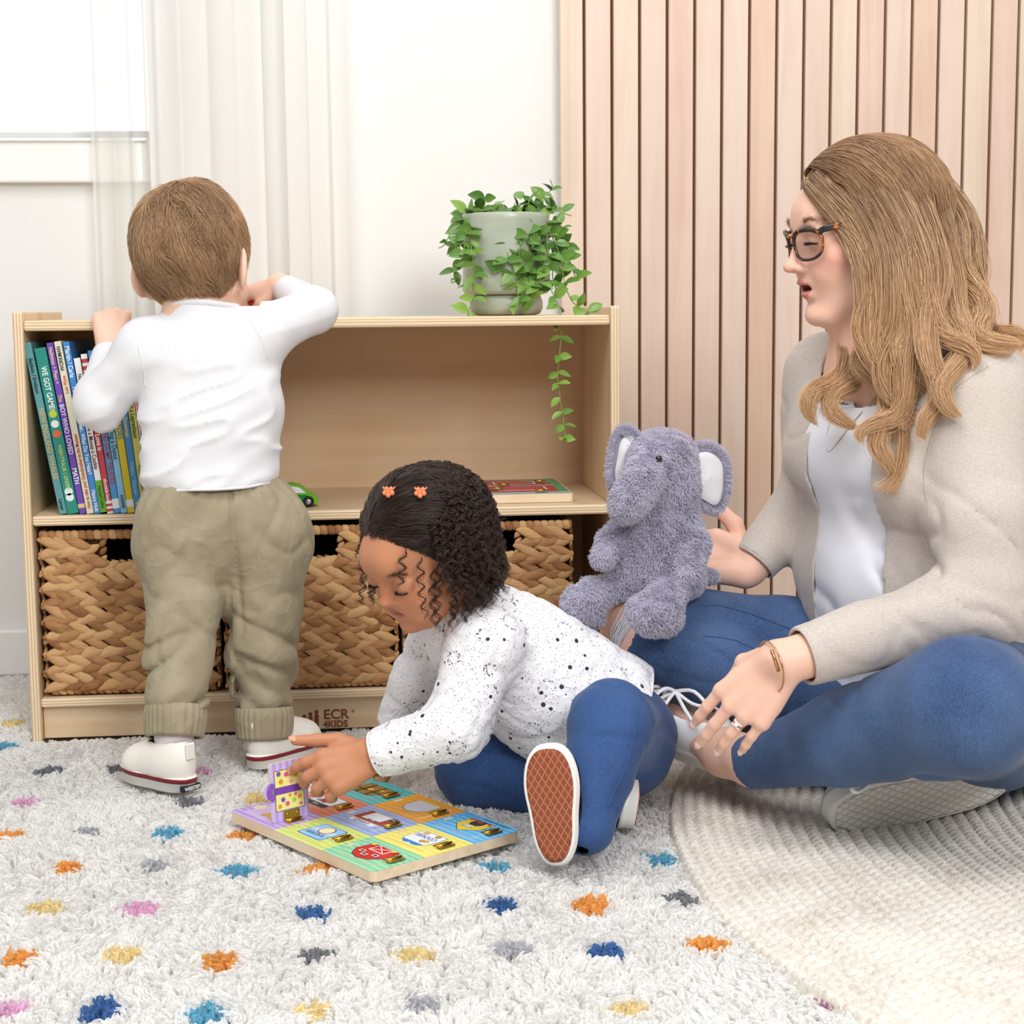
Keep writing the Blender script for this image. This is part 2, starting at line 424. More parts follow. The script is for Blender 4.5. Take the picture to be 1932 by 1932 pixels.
def leaf_batch(lst):
    """lst of (centre, along, across, out, length, width, thick) -> verts, quads, per-vertex strand value"""
    nu, nv = 9, 8; VV, QQ, SS = [], [], []
    u = np.linspace(0, 1, nu); ph = np.arange(nv)*2*PI/nv
    prof = np.clip(np.sin(PI*(0.03+0.94*u)), 0, 1)**0.62
    idx = np.arange(nu*nv).reshape(nu, nv)
    q = np.stack([idx[:-1].ravel(), np.roll(idx, -1, 1)[:-1].ravel(), np.roll(idx, -1, 1)[1:].ravel(), idx[1:].ravel()], 1)
    for k, (c, al, ac, ou, L, Wd, Th, bend) in enumerate(lst):
        c, al, ac, ou = map(np.asarray, (c, al, ac, ou))
        ctr = c + np.outer((u-0.5)*L, al) + np.outer((4*(u-0.5)**2)*-bend, ou) + np.outer(np.sin(PI*u*2)*Wd*0.08, ac)
        ring = (prof[:, None]*np.cos(ph)[None]*Wd/2)[..., None]*ac + (prof[:, None]*(np.sin(ph)*0.9+0.12*np.cos(3*ph))[None]*Th/2)[..., None]*ou
        VV.append((ctr[:, None]+ring).reshape(-1, 3)); QQ.append(q+k*nu*nv); SS.append(np.full(nu*nv, rng.random()))
    return np.concatenate(VV), np.concatenate(QQ), np.concatenate(SS)
HOLE = (0.092, 0.178, BH-0.048, BH-0.010)
def weave_face(O, X, OUT, width, hole):
    """braid rows: an upper strand falling and a lower strand rising, so each row reads as a chain of arrow heads"""
    O, X, OUT = map(np.asarray, (O, X, OUT)); Z = np.array([0, 0, 1.0]); L = []
    rows = 9; rh = (BH-0.018)/rows
    for r in range(rows):
        zc = 0.008 + (r+0.5)*rh
        dirn = 1
        for half in (0, 1):
            zz = zc + (0.25 if half == 0 else -0.25)*rh
            pitch = 0.028; x = -0.006 + (0.5*pitch if half else 0) + rng.uniform(0, 0.006)
            while x < width+0.006:
                ang = (-0.40 if half == 0 else 0.40)*dirn + rng.normal(0, 0.06)
                ln = rng.uniform(0.044, 0.052)
                xc = min(max(x, ln*0.36), width-ln*0.36)
                if not (hole and hole[0]-0.012 < xc < hole[1]+0.012 and zz > hole[2]-0.004):
                    al = X*math.cos(ang)+Z*math.sin(ang); ac = -X*math.sin(ang)+Z*math.cos(ang)
                    c = O + X*xc + Z*(zz+rng.normal(0, 0.0006)) + OUT*(0.0015+rng.normal(0, 0.0007))
                    L.append((c, al, ac, OUT, ln, rng.uniform(0.0165, 0.0195), 0.0082, 0.0012))
                x += pitch + rng.normal(0, 0.0012)
    return L
def basket_mesh():
    L = weave_face((0, 0, 0), (1, 0, 0), (0, -1, 0), BW, HOLE)
    L += weave_face((BW, 0, 0), (0, 1, 0), (1, 0, 0), BD, None) + weave_face((0, 0, 0), (0, 1, 0), (-1, 0, 0), BD, None)
    # wrapped rim, base edge and hole surround
    def wrap(a, b_, r, pitch=0.011, lean=0.5):
        a, b_ = np.asarray(a, float), np.asarray(b_, float); d = b_-a; n_ = max(2, int(np.linalg.norm(d)/pitch)); d /= np.linalg.norm(d)
        for k in range(n_):
            c = a + (np.asarray(b_)-a)*((k+0.5)/n_)
            out = np.array([0, -1.0, 0]) if abs(d[1]) < 0.5 else np.array([1.0, 0, 0])
            s = np.cross(out, d)
            al = s*math.cos(lean)+d*math.sin(lean); ac = np.cross(al, out)
            L.append((c, al, ac, out, r*2.3, pitch*1.5, r*1.5, 0.0))
    wrap((0, 0.001, BH-0.003), (BW, 0.001, BH-0.003), 0.0065); wrap((0.004, 0.003, 0.005), (BW-0.004, 0.003, 0.005), 0.005)
    wrap((BW, 0, BH-0.003), (BW, BD, BH-0.003), 0.0065); wrap((0, 0, BH-0.003), (0, BD, BH-0.003), 0.0065)
    wrap((HOLE[0], 0.002, HOLE[2]), (HOLE[1], 0.002, HOLE[2]), 0.004); wrap((HOLE[0], 0.002, HOLE[2]), (HOLE[0], 0.002, HOLE[3]), 0.004); wrap((HOLE[1], 0.002, HOLE[2]), (HOLE[1], 0.002, HOLE[3]), 0.004)
    v, q, s = leaf_batch(L)
    return v, q, s
bv, bq, bs = basket_mesh()
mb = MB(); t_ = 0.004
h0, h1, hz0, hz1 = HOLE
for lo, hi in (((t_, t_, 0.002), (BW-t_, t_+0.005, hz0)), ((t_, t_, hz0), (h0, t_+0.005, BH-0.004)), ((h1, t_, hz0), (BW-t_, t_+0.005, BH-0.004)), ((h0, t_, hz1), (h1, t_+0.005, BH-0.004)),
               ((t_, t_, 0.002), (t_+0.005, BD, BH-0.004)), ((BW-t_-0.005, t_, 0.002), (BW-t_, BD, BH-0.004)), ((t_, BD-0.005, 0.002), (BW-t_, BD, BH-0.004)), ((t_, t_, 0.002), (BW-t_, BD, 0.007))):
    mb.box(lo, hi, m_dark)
blabels = ['woven water-hyacinth basket at the left end of the lower shelf', 'woven water-hyacinth basket in the middle of the lower shelf', 'woven water-hyacinth basket behind the girl, at the right of the lower shelf']
core = mb.build('basket_frame'); COL.objects.unlink(core); core_me = core.data; bpy.data.objects.remove(core)
wo = np_mesh('woven_wall', bv, bq, m_weave); COL.objects.unlink(wo); w_me = wo.data; bpy.data.objects.remove(wo)
sa = w_me.attributes.new('strand', 'FLOAT', 'POINT'); sa.data.foreach_set('value', bs.astype(np.float32))
for lab, bx, by in zip(blabels, (0.0245, 0.3, 0.5755), (0.016, 0.012, 0.012)):
    e = empty('woven_basket', (bx, by, ZL+0.0035)); tag(e, lab, 'basket', 'woven baskets on the lower shelf')
    link(bpy.data.objects.new('woven_wall', w_me), e); link(bpy.data.objects.new('basket_lining', core_me), e)

# ================================================================ picture books
m_page = newmat('page_block', rgb(236, 230, 214), 0.8)[0]
wht, blk = flat(250, 250, 248), flat(25, 28, 35)
ONE = Matrix.Identity(4)
def book(xl, lean, w, h, d, col, label, texts=(), bands=(), y0=0.014, patches=()):
    """xl: x of the lower left spine corner on the shelf; lean in degrees towards the left"""
    e = empty('picture_book', (xl, y0, ZM+0.0004), (0, -math.radians(lean-2.5), 0)); tag(e, label, 'book', 'picture books on the middle shelf')
    m = flat(*col, rough=0.38, spec=0.5)
    mb = MB(); t = 0.0014
    mb.box((0, 0, 0), (w, 0.0022, h), m, 0.0006, 2); mb.box((0, 0.001, 0), (t, d, h), m, 0.0003, 1); mb.box((w-t, 0.001, 0), (w, d, h), m, 0.0003, 1)
    for z0, z1, c in bands: mb.box((-0.00015, -0.0003, z0*h), (w+0.00015, 0.004, z1*h), flat(*c, rough=0.4))
    for (u, z, r, c) in patches:
        mb.prism([(u*w+r*math.cos(a), z*h+r*math.sin(a)) for a in np.linspace(0, 2*PI, 17)[:-1]], 0, 0.0003, flat(*c), Matrix(((1, 0, 0, 0), (0, 0, -1, 0), (0, 1, 0, 0), (0, 0, 0, 1))))
    mb.build('cover', e)
    mb = MB(); mb.box((t, 0.003, 0.002), (w-t, d-0.003, h-0.002), m_page); mb.build('page_block', e)
    Rdown = Matrix(((0, 1, 0, 0), (0, 0, -1, 0), (-1, 0, 0, 0), (0, 0, 0, 1)))      # text runs down the spine
    Rup = Matrix(((0, -1, 0, 0), (0, 0, -1, 0), (1, 0, 0, 0), (0, 0, 0, 1)))
    for body, z, size, c, *more in texts:
        up = more and more[0] == 'up'; sx = more[1] if len(more) > 1 else 0.85
        M = Matrix.Translation((w/2, -0.0005, z*h)) @ (Rup if up else Rdown)
        text_obj('spine_lettering', body, size, flat(*c), e, M, sx=sx, bold=0.00015)
    return e
GB = 'hardback with '
W_ = (250, 250, 248); K_ = (28, 34, 44)
book(0.0545, 11.8, 0.0112, 0.263, 0.22, (92, 152, 156), 'thin teal-blue picture book, first on the left of the leaning row', [('Baldwin / Erickson', .91, .0085, K_), ('NEW ENGLAND WHALER', .62, .0105, (214, 178, 110), 'dn', .9), ('Lerner', .09, .0075, K_)])
book(0.0665, 11.3, 0.0168, 0.254, 0.20, (38, 140, 126), 'thick green picture book with three sports balls on its spine', [('WE GOT GAME!', .89, .0116, W_, 'dn', .80), ('WEINTRAUB | GREEN', .42, .0080, (190, 215, 120), 'dn', .9)], patches=[(.5, .605, .0058, (190, 205, 70)), (.5, .545, .0058, (240, 240, 240)), (.5, .485, .0058, (226, 110, 60)), (.5, .10, .0062, (225, 240, 235)), (.5, .135, .0062, (225, 240, 235))])
book(0.0846, 11.0, 0.0094, 0.262, 0.21, (112, 74, 178), 'purple picture book with white and gold capitals about math', [('Heiligman + Pham =', .975, .0080, (235, 205, 160)), ('The', .70, .0085, (235, 190, 120)), ('BOY WHO LOVED', .645, .0098, (236, 226, 250), 'dn', .95), ('MATH', .27, .0105, W_)], bands=[(.035, .06, (226, 196, 140))])
book(0.0952, 10.8, 0.0104, 0.264, 0.22, (226, 222, 196), 'cream picture book with red writing running up its spine', [('How to take your Grandmother to the Museum', .03, .0075, (200, 70, 50), 'up', .78), ('Lois Wyse', .70, .0075, (214, 90, 60), 'up'), ('WORKMAN', .83, .0082, K_, 'up')])
book(0.1062, 10.4, 0.0092, 0.263, 0.23, (62, 140, 214), 'blue picture book with white letters about a polar bear', [('Martin / Carle', .975, .0098, W_), ('Polar Bear, Polar Bear, What Do You Hear?', .74, .0088, W_, 'dn', .85), ('Henry Holt', .14, .0085, W_)])
book(0.1160, 10.0, 0.0094, 0.238, 0.20, (240, 240, 242), 'white picture book with a green foot and brown title', [('Numeroff / Bond', .90, .0072, (90, 90, 95)), ('If You Give a Mouse a Cookie', .68, .0090, (110, 40, 45)), ('HarperCollins', .18, .0072, (30, 70, 30))], bands=[(0, .215, (104, 178, 48)), (0, .008, (180, 50, 40))])
book(0.1262, 9.6, 0.0086, 0.244, 0.20, (200, 66, 78), 'red picture book with white stripes at both ends', [('Adams', .86, .0080, W_), ('Love is', .50, .0105, W_), ('chronicle books', .22, .0070, W_)], bands=[(.97, 1.0, (240, 236, 230)), (.925, .945, (240, 236, 230)), (.885, .90, (240, 236, 230)), (.0, .012, (240, 236, 230)), (.03, .045, (240, 236, 230)), (.062, .078, (240, 236, 230))])
book(0.1356, 9.3, 0.0098, 0.249, 0.21, (72, 154, 214), 'mid-blue picture book with red capitals about dump trucks', [('TRAINS AND DUMP TRUCKS', .66, .0098, (196, 60, 52), 'dn', .95)], bands=[(.03, .09, (236, 242, 248))])
book(0.1460, 9.0, 0.0098, 0.236, 0.20, (142, 200, 236), 'pale blue picture book with dark title about a dog', [('If You Give a Dog a Donut', .75, .0102, (40, 50, 70)), ('HARPER', .12, .0070, (40, 60, 90))])
book(0.1564, 8.7, 0.0106, 0.24, 0.21, (228, 206, 42), 'bright yellow picture book in the middle of the leaning row', [('EXCAVATORS', .72, .0110, (60, 150, 200))], bands=[(.04, .085, (246, 246, 240))])
book(0.1676, 8.5, 0.0104, 0.246, 0.20, (66, 150, 214), 'blue picture book with a yellow dot about a snowman', [('How to Catch a Snowman', .82, .0094, (236, 232, 150)), ('Wallace * Elkerton', .32, .0078, (160, 214, 250))], patches=[(.5, .06, .0026, (210, 206, 60))])
book(0.1786, 8.3, 0.0106, 0.246, 0.20, (224, 222, 120), 'pale yellow-green picture book about a leprechaun', [('How to Catch a Leprechaun', .84, .0094, (50, 70, 40)), ('Wallace + Elkerton', .30, .0078, (90, 100, 50))], patches=[(.5, .05, .0026, (40, 70, 50))])
book(0.1898, 8.1, 0.0106, 0.25, 0.21, (240, 234, 236), 'white and magenta picture book about a unicorn scribble', [('UNICORN SCRIBBLE!', .74, .0105, (200, 50, 120)), ('ALB', .09, .0100, W_)], bands=[(0, .15, (200, 58, 142)), (.55, .76, (246, 200, 214))])
book(0.2010, 7.9, 0.0114, 0.25, 0.20, (226, 222, 212), 'pale grey book on bold women in black history', [('Little Leaders', .60, .0090, (60, 60, 60)), ('BOLD WOMEN\nIN BLACK HISTORY', .38, .0062, (60, 60, 60))], patches=[(.4, .70, .003, (190, 70, 70)), (.6, .74, .003, (214, 160, 60)), (.5, .12, .003, (190, 70, 70))])
book(0.2130, 7.7, 0.0114, 0.25, 0.20, (172, 190, 150), 'sage green book on exceptional men in black history', [('Little Legends', .60, .0090, (50, 60, 45)), ('EXCEPTIONAL MEN\nIN BLACK HISTORY', .40, .0062, (40, 50, 40))], patches=[(.4, .70, .003, (190, 70, 70)), (.6, .74, .003, (214, 180, 60))])
book(0.2250, 7.5, 0.0108, 0.255, 0.22, (42, 42, 62), 'dark navy picture book, last of the leaning row behind the toddler')
# ================================================================ toy cars on the middle shelf
def wheel(parent, c, r, w):
    mb = MB(); M = Matrix.Translation(c) @ Matrix.Rotation(PI/2, 4, 'X')
    mb.lathe([(0, -w/2), (r*0.9, -w/2), (r, -w*0.3), (r, w*0.3), (r*0.9, w/2), (r*0.55, w/2), (r*0.5, w*0.36), (0, w*0.36)], flat(26, 26, 28), 20, M)
    o = mb.build('wheel', parent)
    mb = MB(); mb.lathe([(r*0.5, w*0.36), (r*0.45, w*0.55), (r*0.2, w*0.6), (0, w*0.6)], flat(206, 210, 214, 0.25, 0.5, 0.8), 16, M); mb.build('hubcap', o)
car = empty('toy_car', (0.4435, 0.062, ZM+0.0005)); tag(car, 'small bright green wooden toy car with white window on the middle shelf', 'toy car')
prof = [(0.0, .004), (0, .013), (-.004, .017), (-.012, .020), (-.020, .027), (-.028, .033), (-.040, .036), (-.056, .034), (-.068, .024), (-.078, .021), (-.082, .014), (-.082, .004)]
mb = MB(); MY = Matrix(((1, 0, 0, 0), (0, 0, -1, 0), (0, 1, 0, 0), (0, 0, 0, 1)))
mb.prism(prof, -0.022, 0.016, flat(112, 190, 40, 0.35), MY); mb.build('car_body', car)
mb = MB(); mb.prism([(-.018, .022), (-.027, .0305), (-.039, .033), (-.045, .0325), (-.047, .022)], 0.0162, 0.0168, flat(240, 245, 244, 0.2), MY); mb.build('window_panel', car)
mb = MB(); mb.prism([(-.021, .009), (-.016, .019), (-.064, .019), (-.066, .009)], 0.0162, 0.0168, flat(24, 132, 60, 0.35), MY); mb.build('side_stripe', car)
for wx in (-0.014, -0.066): wheel(car, (wx, -0.017, 0.0088), 0.0085, 0.007); wheel(car, (wx, 0.019, 0.0088), 0.0085, 0.007)
car2 = empty('toy_car', (0.394, 0.030, ZM+0.0005)); tag(car2, 'blue toy car end showing beside the toddler hip', 'toy car')
mb = MB(); mb.prism([(0.006, .004), (0.006, .014), (.001, .019), (-.008, .024), (-.03, .024), (-.035, .014), (-.035, .004)], -0.018, 0.012, flat(30, 86, 200, 0.35), MY); mb.build('car_body', car2)
for wx in (-0.004, -0.026): wheel(car2, (wx, -0.0135, 0.0078), 0.0075, 0.006); wheel(car2, (wx, 0.0155, 0.0078), 0.0075, 0.006)

# ================================================================ peg puzzles
m_brass = newmat('brass', rgb(198, 160, 72), 0.28, 1.0)[0]
def rrect(x0, y0, x1, y1, r, n=5):
    pts = []
    for cxx, cyy, a0 in ((x1-r, y1-r, 0), (x0+r, y1-r, 90), (x0+r, y0+r, 180), (x1-r, y0+r, 270)):
        pts += [(cxx+r*math.cos(math.radians(a0+90*k/n)), cyy+r*math.sin(math.radians(a0+90*k/n))) for k in range(n+1)]
    return pts
def hinge(parent, x, y, z, ang=0.0, s=1.0, up=False):
    """small brass butt hinge lying flat, knuckle along local y"""
    mb = MB(); M = Matrix.Translation((x, y, z)) @ Matrix.Rotation(ang, 4, 'Z') @ Matrix.Scale(s, 4)
    mb.box((-0.0085, -0.012, 0), (-0.001, 0.012, 0.0009), m_brass, 0.0003, 1, M)
    if up: mb.box((-0.0009, -0.010, 0), (0, 0.010, 0.011), m_brass, 0.0003, 1, M)
    else: mb.box((0.001, -0.012, 0), (0.0085, 0.012, 0.0009), m_brass, 0.0003, 1, M)
    mb.tube([M @ V((0, -0.012, 0.0012)), M @ V((0, 0.012, 0.0012))], 0.0017*s, m_brass, 8)
    for sx in (-1, 1):
        for sy in (-1, 1):
            if up and sx == 1: mb.ball(M @ V((-0.001, sy*0.0065, 0.0075)), 0.0016*s, m_brass, 8)
            else: mb.ball(M @ V((sx*0.0058, sy*0.008, 0.0011)), 0.0014*s, m_brass, 8)
    return mb.build('brass_hinge', parent)
def striped(name, c1, c2, freq=170):
    m, nt, b = newmat(name, c1, 0.35, spec=0.5)
    sep = nt.add('ShaderNodeSeparateXYZ'); nt.link(nt.coord((1, 1, 1)), sep.inputs[0])
    fr = nt.math('FRACT', nt.math('MULTIPLY', sep.outputs[1], freq/1.6))
    nt.link(nt.ramp(fr, [(0, c1), (0.5, c2)], 'CONSTANT'), b.inputs['Base Color']); return m
m_pw = wood_mat('puzzle_wood', rgb(236, 216, 186), rgb(222, 192, 152), 'X', 0.5, 2.0)
Bp, Lp, Rp = np.array([0.513, -0.731]), np.array([0.336, -0.481]), np.array([0.691, -0.601])
ax = (Lp-Bp)/np.linalg.norm(Lp-Bp); ay = np.array([-ax[1], ax[0]])
PWX, PWY, PZ = 0.3063, 0.2195, 0.0125
pz = empty('latch_puzzle_board', (Bp[0], Bp[1], 0.0075), (0.0, 0.0, math.atan2(ax[1], ax[0])))
tag(pz, 'wooden puzzle board with nine bright hinged doors on the shag rug', 'puzzle')
mb = MB(); mb.prism(rrect(0, -PWY, PWX, 0, 0.009), 0, PZ, m_pw, side=m_pw); mb.build('wooden_base', pz)
tw, th = PWX/3, PWY/3
tiles = {(0, 0): ('green', (126, 205, 160), (160, 222, 182)), (1, 0): ('lime', (200, 220, 110), (222, 234, 140)), (2, 0): ('purple', (178, 150, 214), (202, 180, 230)),
         (0, 1): ('yellow', (240, 226, 96), (246, 236, 140)), (1, 1): ('periwinkle', (140, 166, 226), (168, 190, 238)), (2, 1): ('salmon', (222, 116, 92), (234, 146, 120)),
         (0, 2): ('sky', (88, 176, 236), (128, 200, 246)), (1, 2): ('orange', (238, 160, 44), (246, 182, 74)), (2, 2): ('cyan', (58, 182, 190), (98, 204, 208))}
for (i, j), (nm, c1, c2) in tiles.items():
    mb = MB(); x0, y1 = i*tw, -j*th
    r = 0.008; pts = []
    for (qx, qy, cx_, cy_) in ((x0+tw, y1, 1, 1), (x0, y1, -1, 1), (x0, y1-th, -1, -1), (x0+tw, y1-th, 1, -1)):
        corner = (qx < 1e-6 or abs(qx-PWX) < 1e-6) and (abs(qy) < 1e-6 or abs(qy+PWY) < 1e-6)
        if not corner: pts.append((qx, qy)); continue
        cxx, cyy = qx-cx_*r, qy-cy_*r
        a0 = {(1, 1): 0, (-1, 1): 90, (-1, -1): 180, (1, -1): 270}[(cx_, cy_)]
        pts += [(cxx+r*math.cos(math.radians(a0+18*k)), cyy+r*math.sin(math.radians(a0+18*k))) for k in range(6)]
    mb.prism(pts, PZ, PZ+0.0006, striped('tile_'+nm, rgb(*c1), rgb(*c2))); mb.build('printed_tile', pz)
def circ(x, y, r, n=18, sy=1.0): return [(x+r*math.cos(2*PI*k/n), y+r*sy*math.sin(2*PI*k/n)) for k in range(n)]
ZD = PZ+0.0007
def door(i, j, art):
    cx0, cy0 = (i+0.5)*tw, -(j+0.5)*th
    d = MB(); d.prism(rrect(cx0-0.036, cy0-0.026, cx0+0.038, cy0+0.026, 0.004), ZD, ZD+0.0012, striped('door_%d%d' % (i, j), rgb(*tiles[(i, j)][1]), rgb(*tiles[(i, j)][2])), side=m_pw)
    d.prism(circ(cx0+0.038, cy0, 0.0085), ZD-0.0003, ZD+0.0005, m_pw)
    z = ZD+0.0012
    for k, (pts, c) in enumerate(art):
        d.prism([(cx0+x, cy0+y) for x, y in pts], z+0.00012*k, z+0.00012*(k+1), flat(*c, rough=0.35))
    o = d.build('hinged_door', pz); hinge(o, cx0-0.036, cy0-0.004, z, 0.0, 0.95)
    return o, cx0, cy0, z+0.00012*(len(art)+1)
def lay(x, y, z, up=0.0): return Matrix.Translation((x, y, z)) @ Matrix.Rotation(up, 4, 'Z')
R_ = lambda x0, y0, x1, y1: [(x0, y0), (x1, y0), (x1, y1), (x0, y1)]
o, x, y, z = door(0, 0, [([(-.026, -.022), (.026, -.022), (.028, .004), (.016, .019), (0, .024), (-.016, .019), (-.028, .004)], (70, 60, 60)), ([(-.025, -.021), (.025, -.021), (.027, .003), (.015, .018), (0, .0225), (-.015, .018), (-.027, .003)], (206, 42, 44)), (R_(-.014, -.021, .014, -.004), (246, 240, 236)), (R_(-.0125, -.0205, .0125, -.0055), (206, 42, 44)),
    ([(-.0125, -.0205), (-.0105, -.0205), (.0125, -.0055), (.0105, -.0055)], (246, 240, 236)), ([(.0105, -.0205), (.0125, -.0205), (-.0105, -.0055), (-.0125, -.0055)], (246, 240, 236)), (R_(-.017, .002, -.008, .008), (246, 240, 236)), (R_(-.0155, .0032, -.0095, .0068), (40, 36, 40)), (R_(.008, .002, .017, .008), (246, 240, 236)), (R_(.0095, .0032, .0155, .0068), (40, 36, 40)), (R_(-.0045, .009, .0045, .015), (246, 240, 236)), (R_(-.003, .0102, .003, .0138), (40, 36, 40)), (circ(.019, -.017, .0035), (238, 206, 60)), (circ(-.019, -.017, .0035), (238, 206, 60))])
o, x, y, z = door(1, 0, [(rrect(-.024, -.022, .024, .022, .004), (30, 100, 190)), (rrect(-.0225, -.0205, .0225, .0205, .004), (150, 205, 246)), (R_(-.0225, -.006, .0225, .002), (196, 226, 250)), (circ(-.001, -.006, .0115), (150, 50, 70)), (circ(-.001, -.006, .010), (246, 238, 190))] + [(R_(-.0225+.009*k, .008, -.018+.009*k, .013), (214, 236, 252)) for k in range(5)])
text_obj('door_lettering', 'SUNSCREEN', 0.0085, flat(50, 50, 60), o, lay(x, y+.0105, z), 'CENTER', sx=.8)
o, x, y, z = door(0, 1, [([(-.022, -.022), (.022, -.022), (.024, -.004), (.022, .014), (-.022, .014), (-.024, -.004)], (60, 80, 120)), ([(-.021, -.021), (.021, -.021), (.023, -.004), (.021, .0135), (-.021, .0135), (-.023, -.004)], (244, 246, 250)), ([(-.02, .014), (.02, .014), (.012, .021), (-.012, .021)], (40, 136, 220)), (circ(0, .0225, .003), (244, 246, 250)), (circ(-.012, .004, .0048), (222, 184, 110)), (circ(-.007, .006, .0042), (196, 150, 80)), (circ(.012, -.016, .0046), (222, 184, 110)), (circ(-.010, -.016, .0042), (196, 150, 80))])
text_obj('door_lettering', 'COOKIES', 0.0105, flat(40, 90, 190), o, lay(x, y-.006, z), 'CENTER', sx=.85)
o, x, y, z = door(1, 1, [(R_(-.028, -.022, .028, .012), (168, 64, 44)), (R_(-.024, .012, .024, .019), (246, 246, 246)), (R_(-.029, .009, .029, .012), (222, 206, 196)), (R_(-.017, -.020, .017, .004), (236, 240, 246)), (R_(-.017, .001, -.008, .004), (90, 110, 150)), (R_(-.005, .001, .004, .004), (140, 160, 190)), (circ(-.023, -.016, .005), (60, 60, 66)), (circ(-.023, -.016, .003), (150, 150, 160))])
text_obj('door_lettering', 'GARAGE', 0.0085, flat(50, 90, 160), o, lay(x, y+.0155, z), 'CENTER', sx=.9)
o, x, y, z = door(2, 1, [(R_(-.024, -.02, .024, .02), (120, 124, 130)), (R_(-.0225, -.019, .0225, .008), (226, 234, 242)), (R_(-.0225, .010, .0225, .019), (60, 62, 68)), ([(-.012, -.002), (.008, -.006), (.014, .004), (-.006, .006)], (130, 134, 140)), (circ(.0, -.003, .007), (214, 34, 40))])
text_obj('door_lettering', 'FISH', 0.007, flat(220, 220, 224), o, lay(x, y+.0145, z), 'CENTER')
o, x, y, z = door(0, 2, [([(-.022, -.022), (.022, -.022), (.022, .004), (0, .022), (-.022, .004)], (70, 70, 74)), ([(-.021, -.021), (.021, -.021), (.021, .0035), (0, .0205), (-.021, .0035)], (236, 208, 66)), ([(-.010, -.021), (.010, -.021), (.010, -.008), (.006, -.003), (-.006, -.003), (-.010, -.008)], (62, 58, 60)), (circ(.001, -.017, .0055, 14, .7), (206, 52, 44)), (circ(-.017, -.017, .0022), (206, 52, 90)), (circ(.017, -.017, .0022), (206, 52, 90)), (circ(-.014, -.0195, .0022), (206, 52, 90)), (circ(.014, -.0195, .0022), (206, 52, 90)), (R_(-.009, .002, .009, .008), (248, 248, 244))])
text_obj('door_lettering', 'ROVER', 0.006, flat(50, 50, 54), o, lay(x, y+.005, z), 'CENTER')
o, x, y, z = door(1, 2, [([(-.022, -.02), (.022, -.02), (.022, .004), (.014, .016), (0, .021), (-.014, .016), (-.022, .004)], (80, 70, 66)), ([(-.021, -.019), (.021, -.019), (.021, .0035), (.0135, .015), (0, .0198), (-.0135, .015), (-.021, .0035)], (212, 218, 228)), (R_(-.021, -.0215, .021, -.018), (240, 200, 80))])
o, x, y, z = door(2, 2, [([(-.026, -.019), (.026, -.019), (.026, .006), (.018, .019), (-.018, .019), (-.026, .006)], (70, 54, 36)), ([(-.025, -.018), (.025, -.018), (.025, .0055), (.0175, .018), (-.0175, .018), (-.025, .0055)], (156, 122, 62)), (R_(-.026, .003, .026, .0055), (48, 44, 40)), (R_(-.012, -.018, -.009, .018), (48, 44, 40)), (R_(.009, -.018, .012, .018), (48, 44, 40)), (circ(0, .0, .0045), (240, 202, 50)), (circ(-.017, -.006, .0035), (240, 202, 50))])
text_obj('board_lettering', 'crafted by hand~', 0.0075, flat(20, 60, 110), pz, lay(0.012, -PWY+0.006, PZ+0.0008), 'LEFT')
text_obj('board_lettering', '\u2122', 0.004, flat(20, 60, 110), pz, lay(0.068, -PWY+0.007, PZ+0.0008), 'LEFT')
# recess of the opened purple door with a bear face, then the door itself standing up on its hinge
xc, yc = 2.5*tw, -0.5*th
mb = MB(); mb.prism(rrect(xc-.036, yc-.026, xc+.036, yc+.026, .004), PZ+0.0007, PZ+0.0009, flat(206, 186, 228)); mb.prism(circ(xc+.037, yc, .009), PZ+.0007, PZ+.0010, m_pw)
for k, (c, r, col) in enumerate((((-.004, .004), .013, (214, 170, 90)), ((-.015, .013), .005, (214, 170, 90)), ((.007, .013), .005, (214, 170, 90)), ((-.004, .000), .006, (238, 208, 140)), ((-.008, .007), .0014, (40, 30, 30)), ((.0, .007), .0014, (40, 30, 30)))):
    mb.prism(circ(xc+c[0], yc+c[1], r), PZ+.001+.0001*k, PZ+.0011+.0001*k, flat(*col))
mb.build('door_recess', pz)
dr = MB()
# door frame: width along local y (0.052), height upward (0.074); hinge line at x = xc-0.036
hx, hz = xc-0.034, PZ+0.0015
TL = math.radians(86)
Md = Matrix.Translation((hx, yc, hz)) @ Matrix.Rotation(-TL, 4, 'Y')      # local x of the door -> upward
# local door coordinates: u up (x), v across (y); printed side faces -x of the board, so the lower z side
dr.prism(rrect(0, -.027, .074, .027, .004), -0.0028, 0.0, striped('door_purple', rgb(190, 164, 226), rgb(212, 192, 238)), Md, side=m_pw)
dr.prism(circ(.040, .027, .0105), -0.0028, 0.0, striped('door_purple_tab', rgb(190, 164, 226), rgb(206, 184, 234)), Md, side=m_pw)
art = [(R_(.013, -.021, .064, .021), (90, 60, 90)), (R_(.0138, -.0202, .0632, .0202), (246, 240, 150)), (R_(.034, -.0202, .043, .0202), (126, 70, 180))]
for (u, v, r, c) in ((.019, .015, .0028, (236, 150, 50)), (.021, .004, .003, (236, 80, 160)), (.027, .010, .003, (130, 80, 190)), (.024, -.006, .003, (176, 210, 70)), (.027, -.014, .003, (236, 150, 50)), (.018, -.015, .002, (236, 80, 160)), (.031, .0, .002, (236, 150, 50)), (.031, -.008, .002, (236, 80, 160)),
                     (.050, .012, .003, (236, 150, 50)), (.058, .004, .003, (236, 80, 160)), (.056, -.010, .0032, (236, 150, 50)), (.048, -.003, .0026, (240, 150, 190)), (.060, .015, .003, (130, 80, 190))):
    art.append((circ(u, v, r, 12), c))
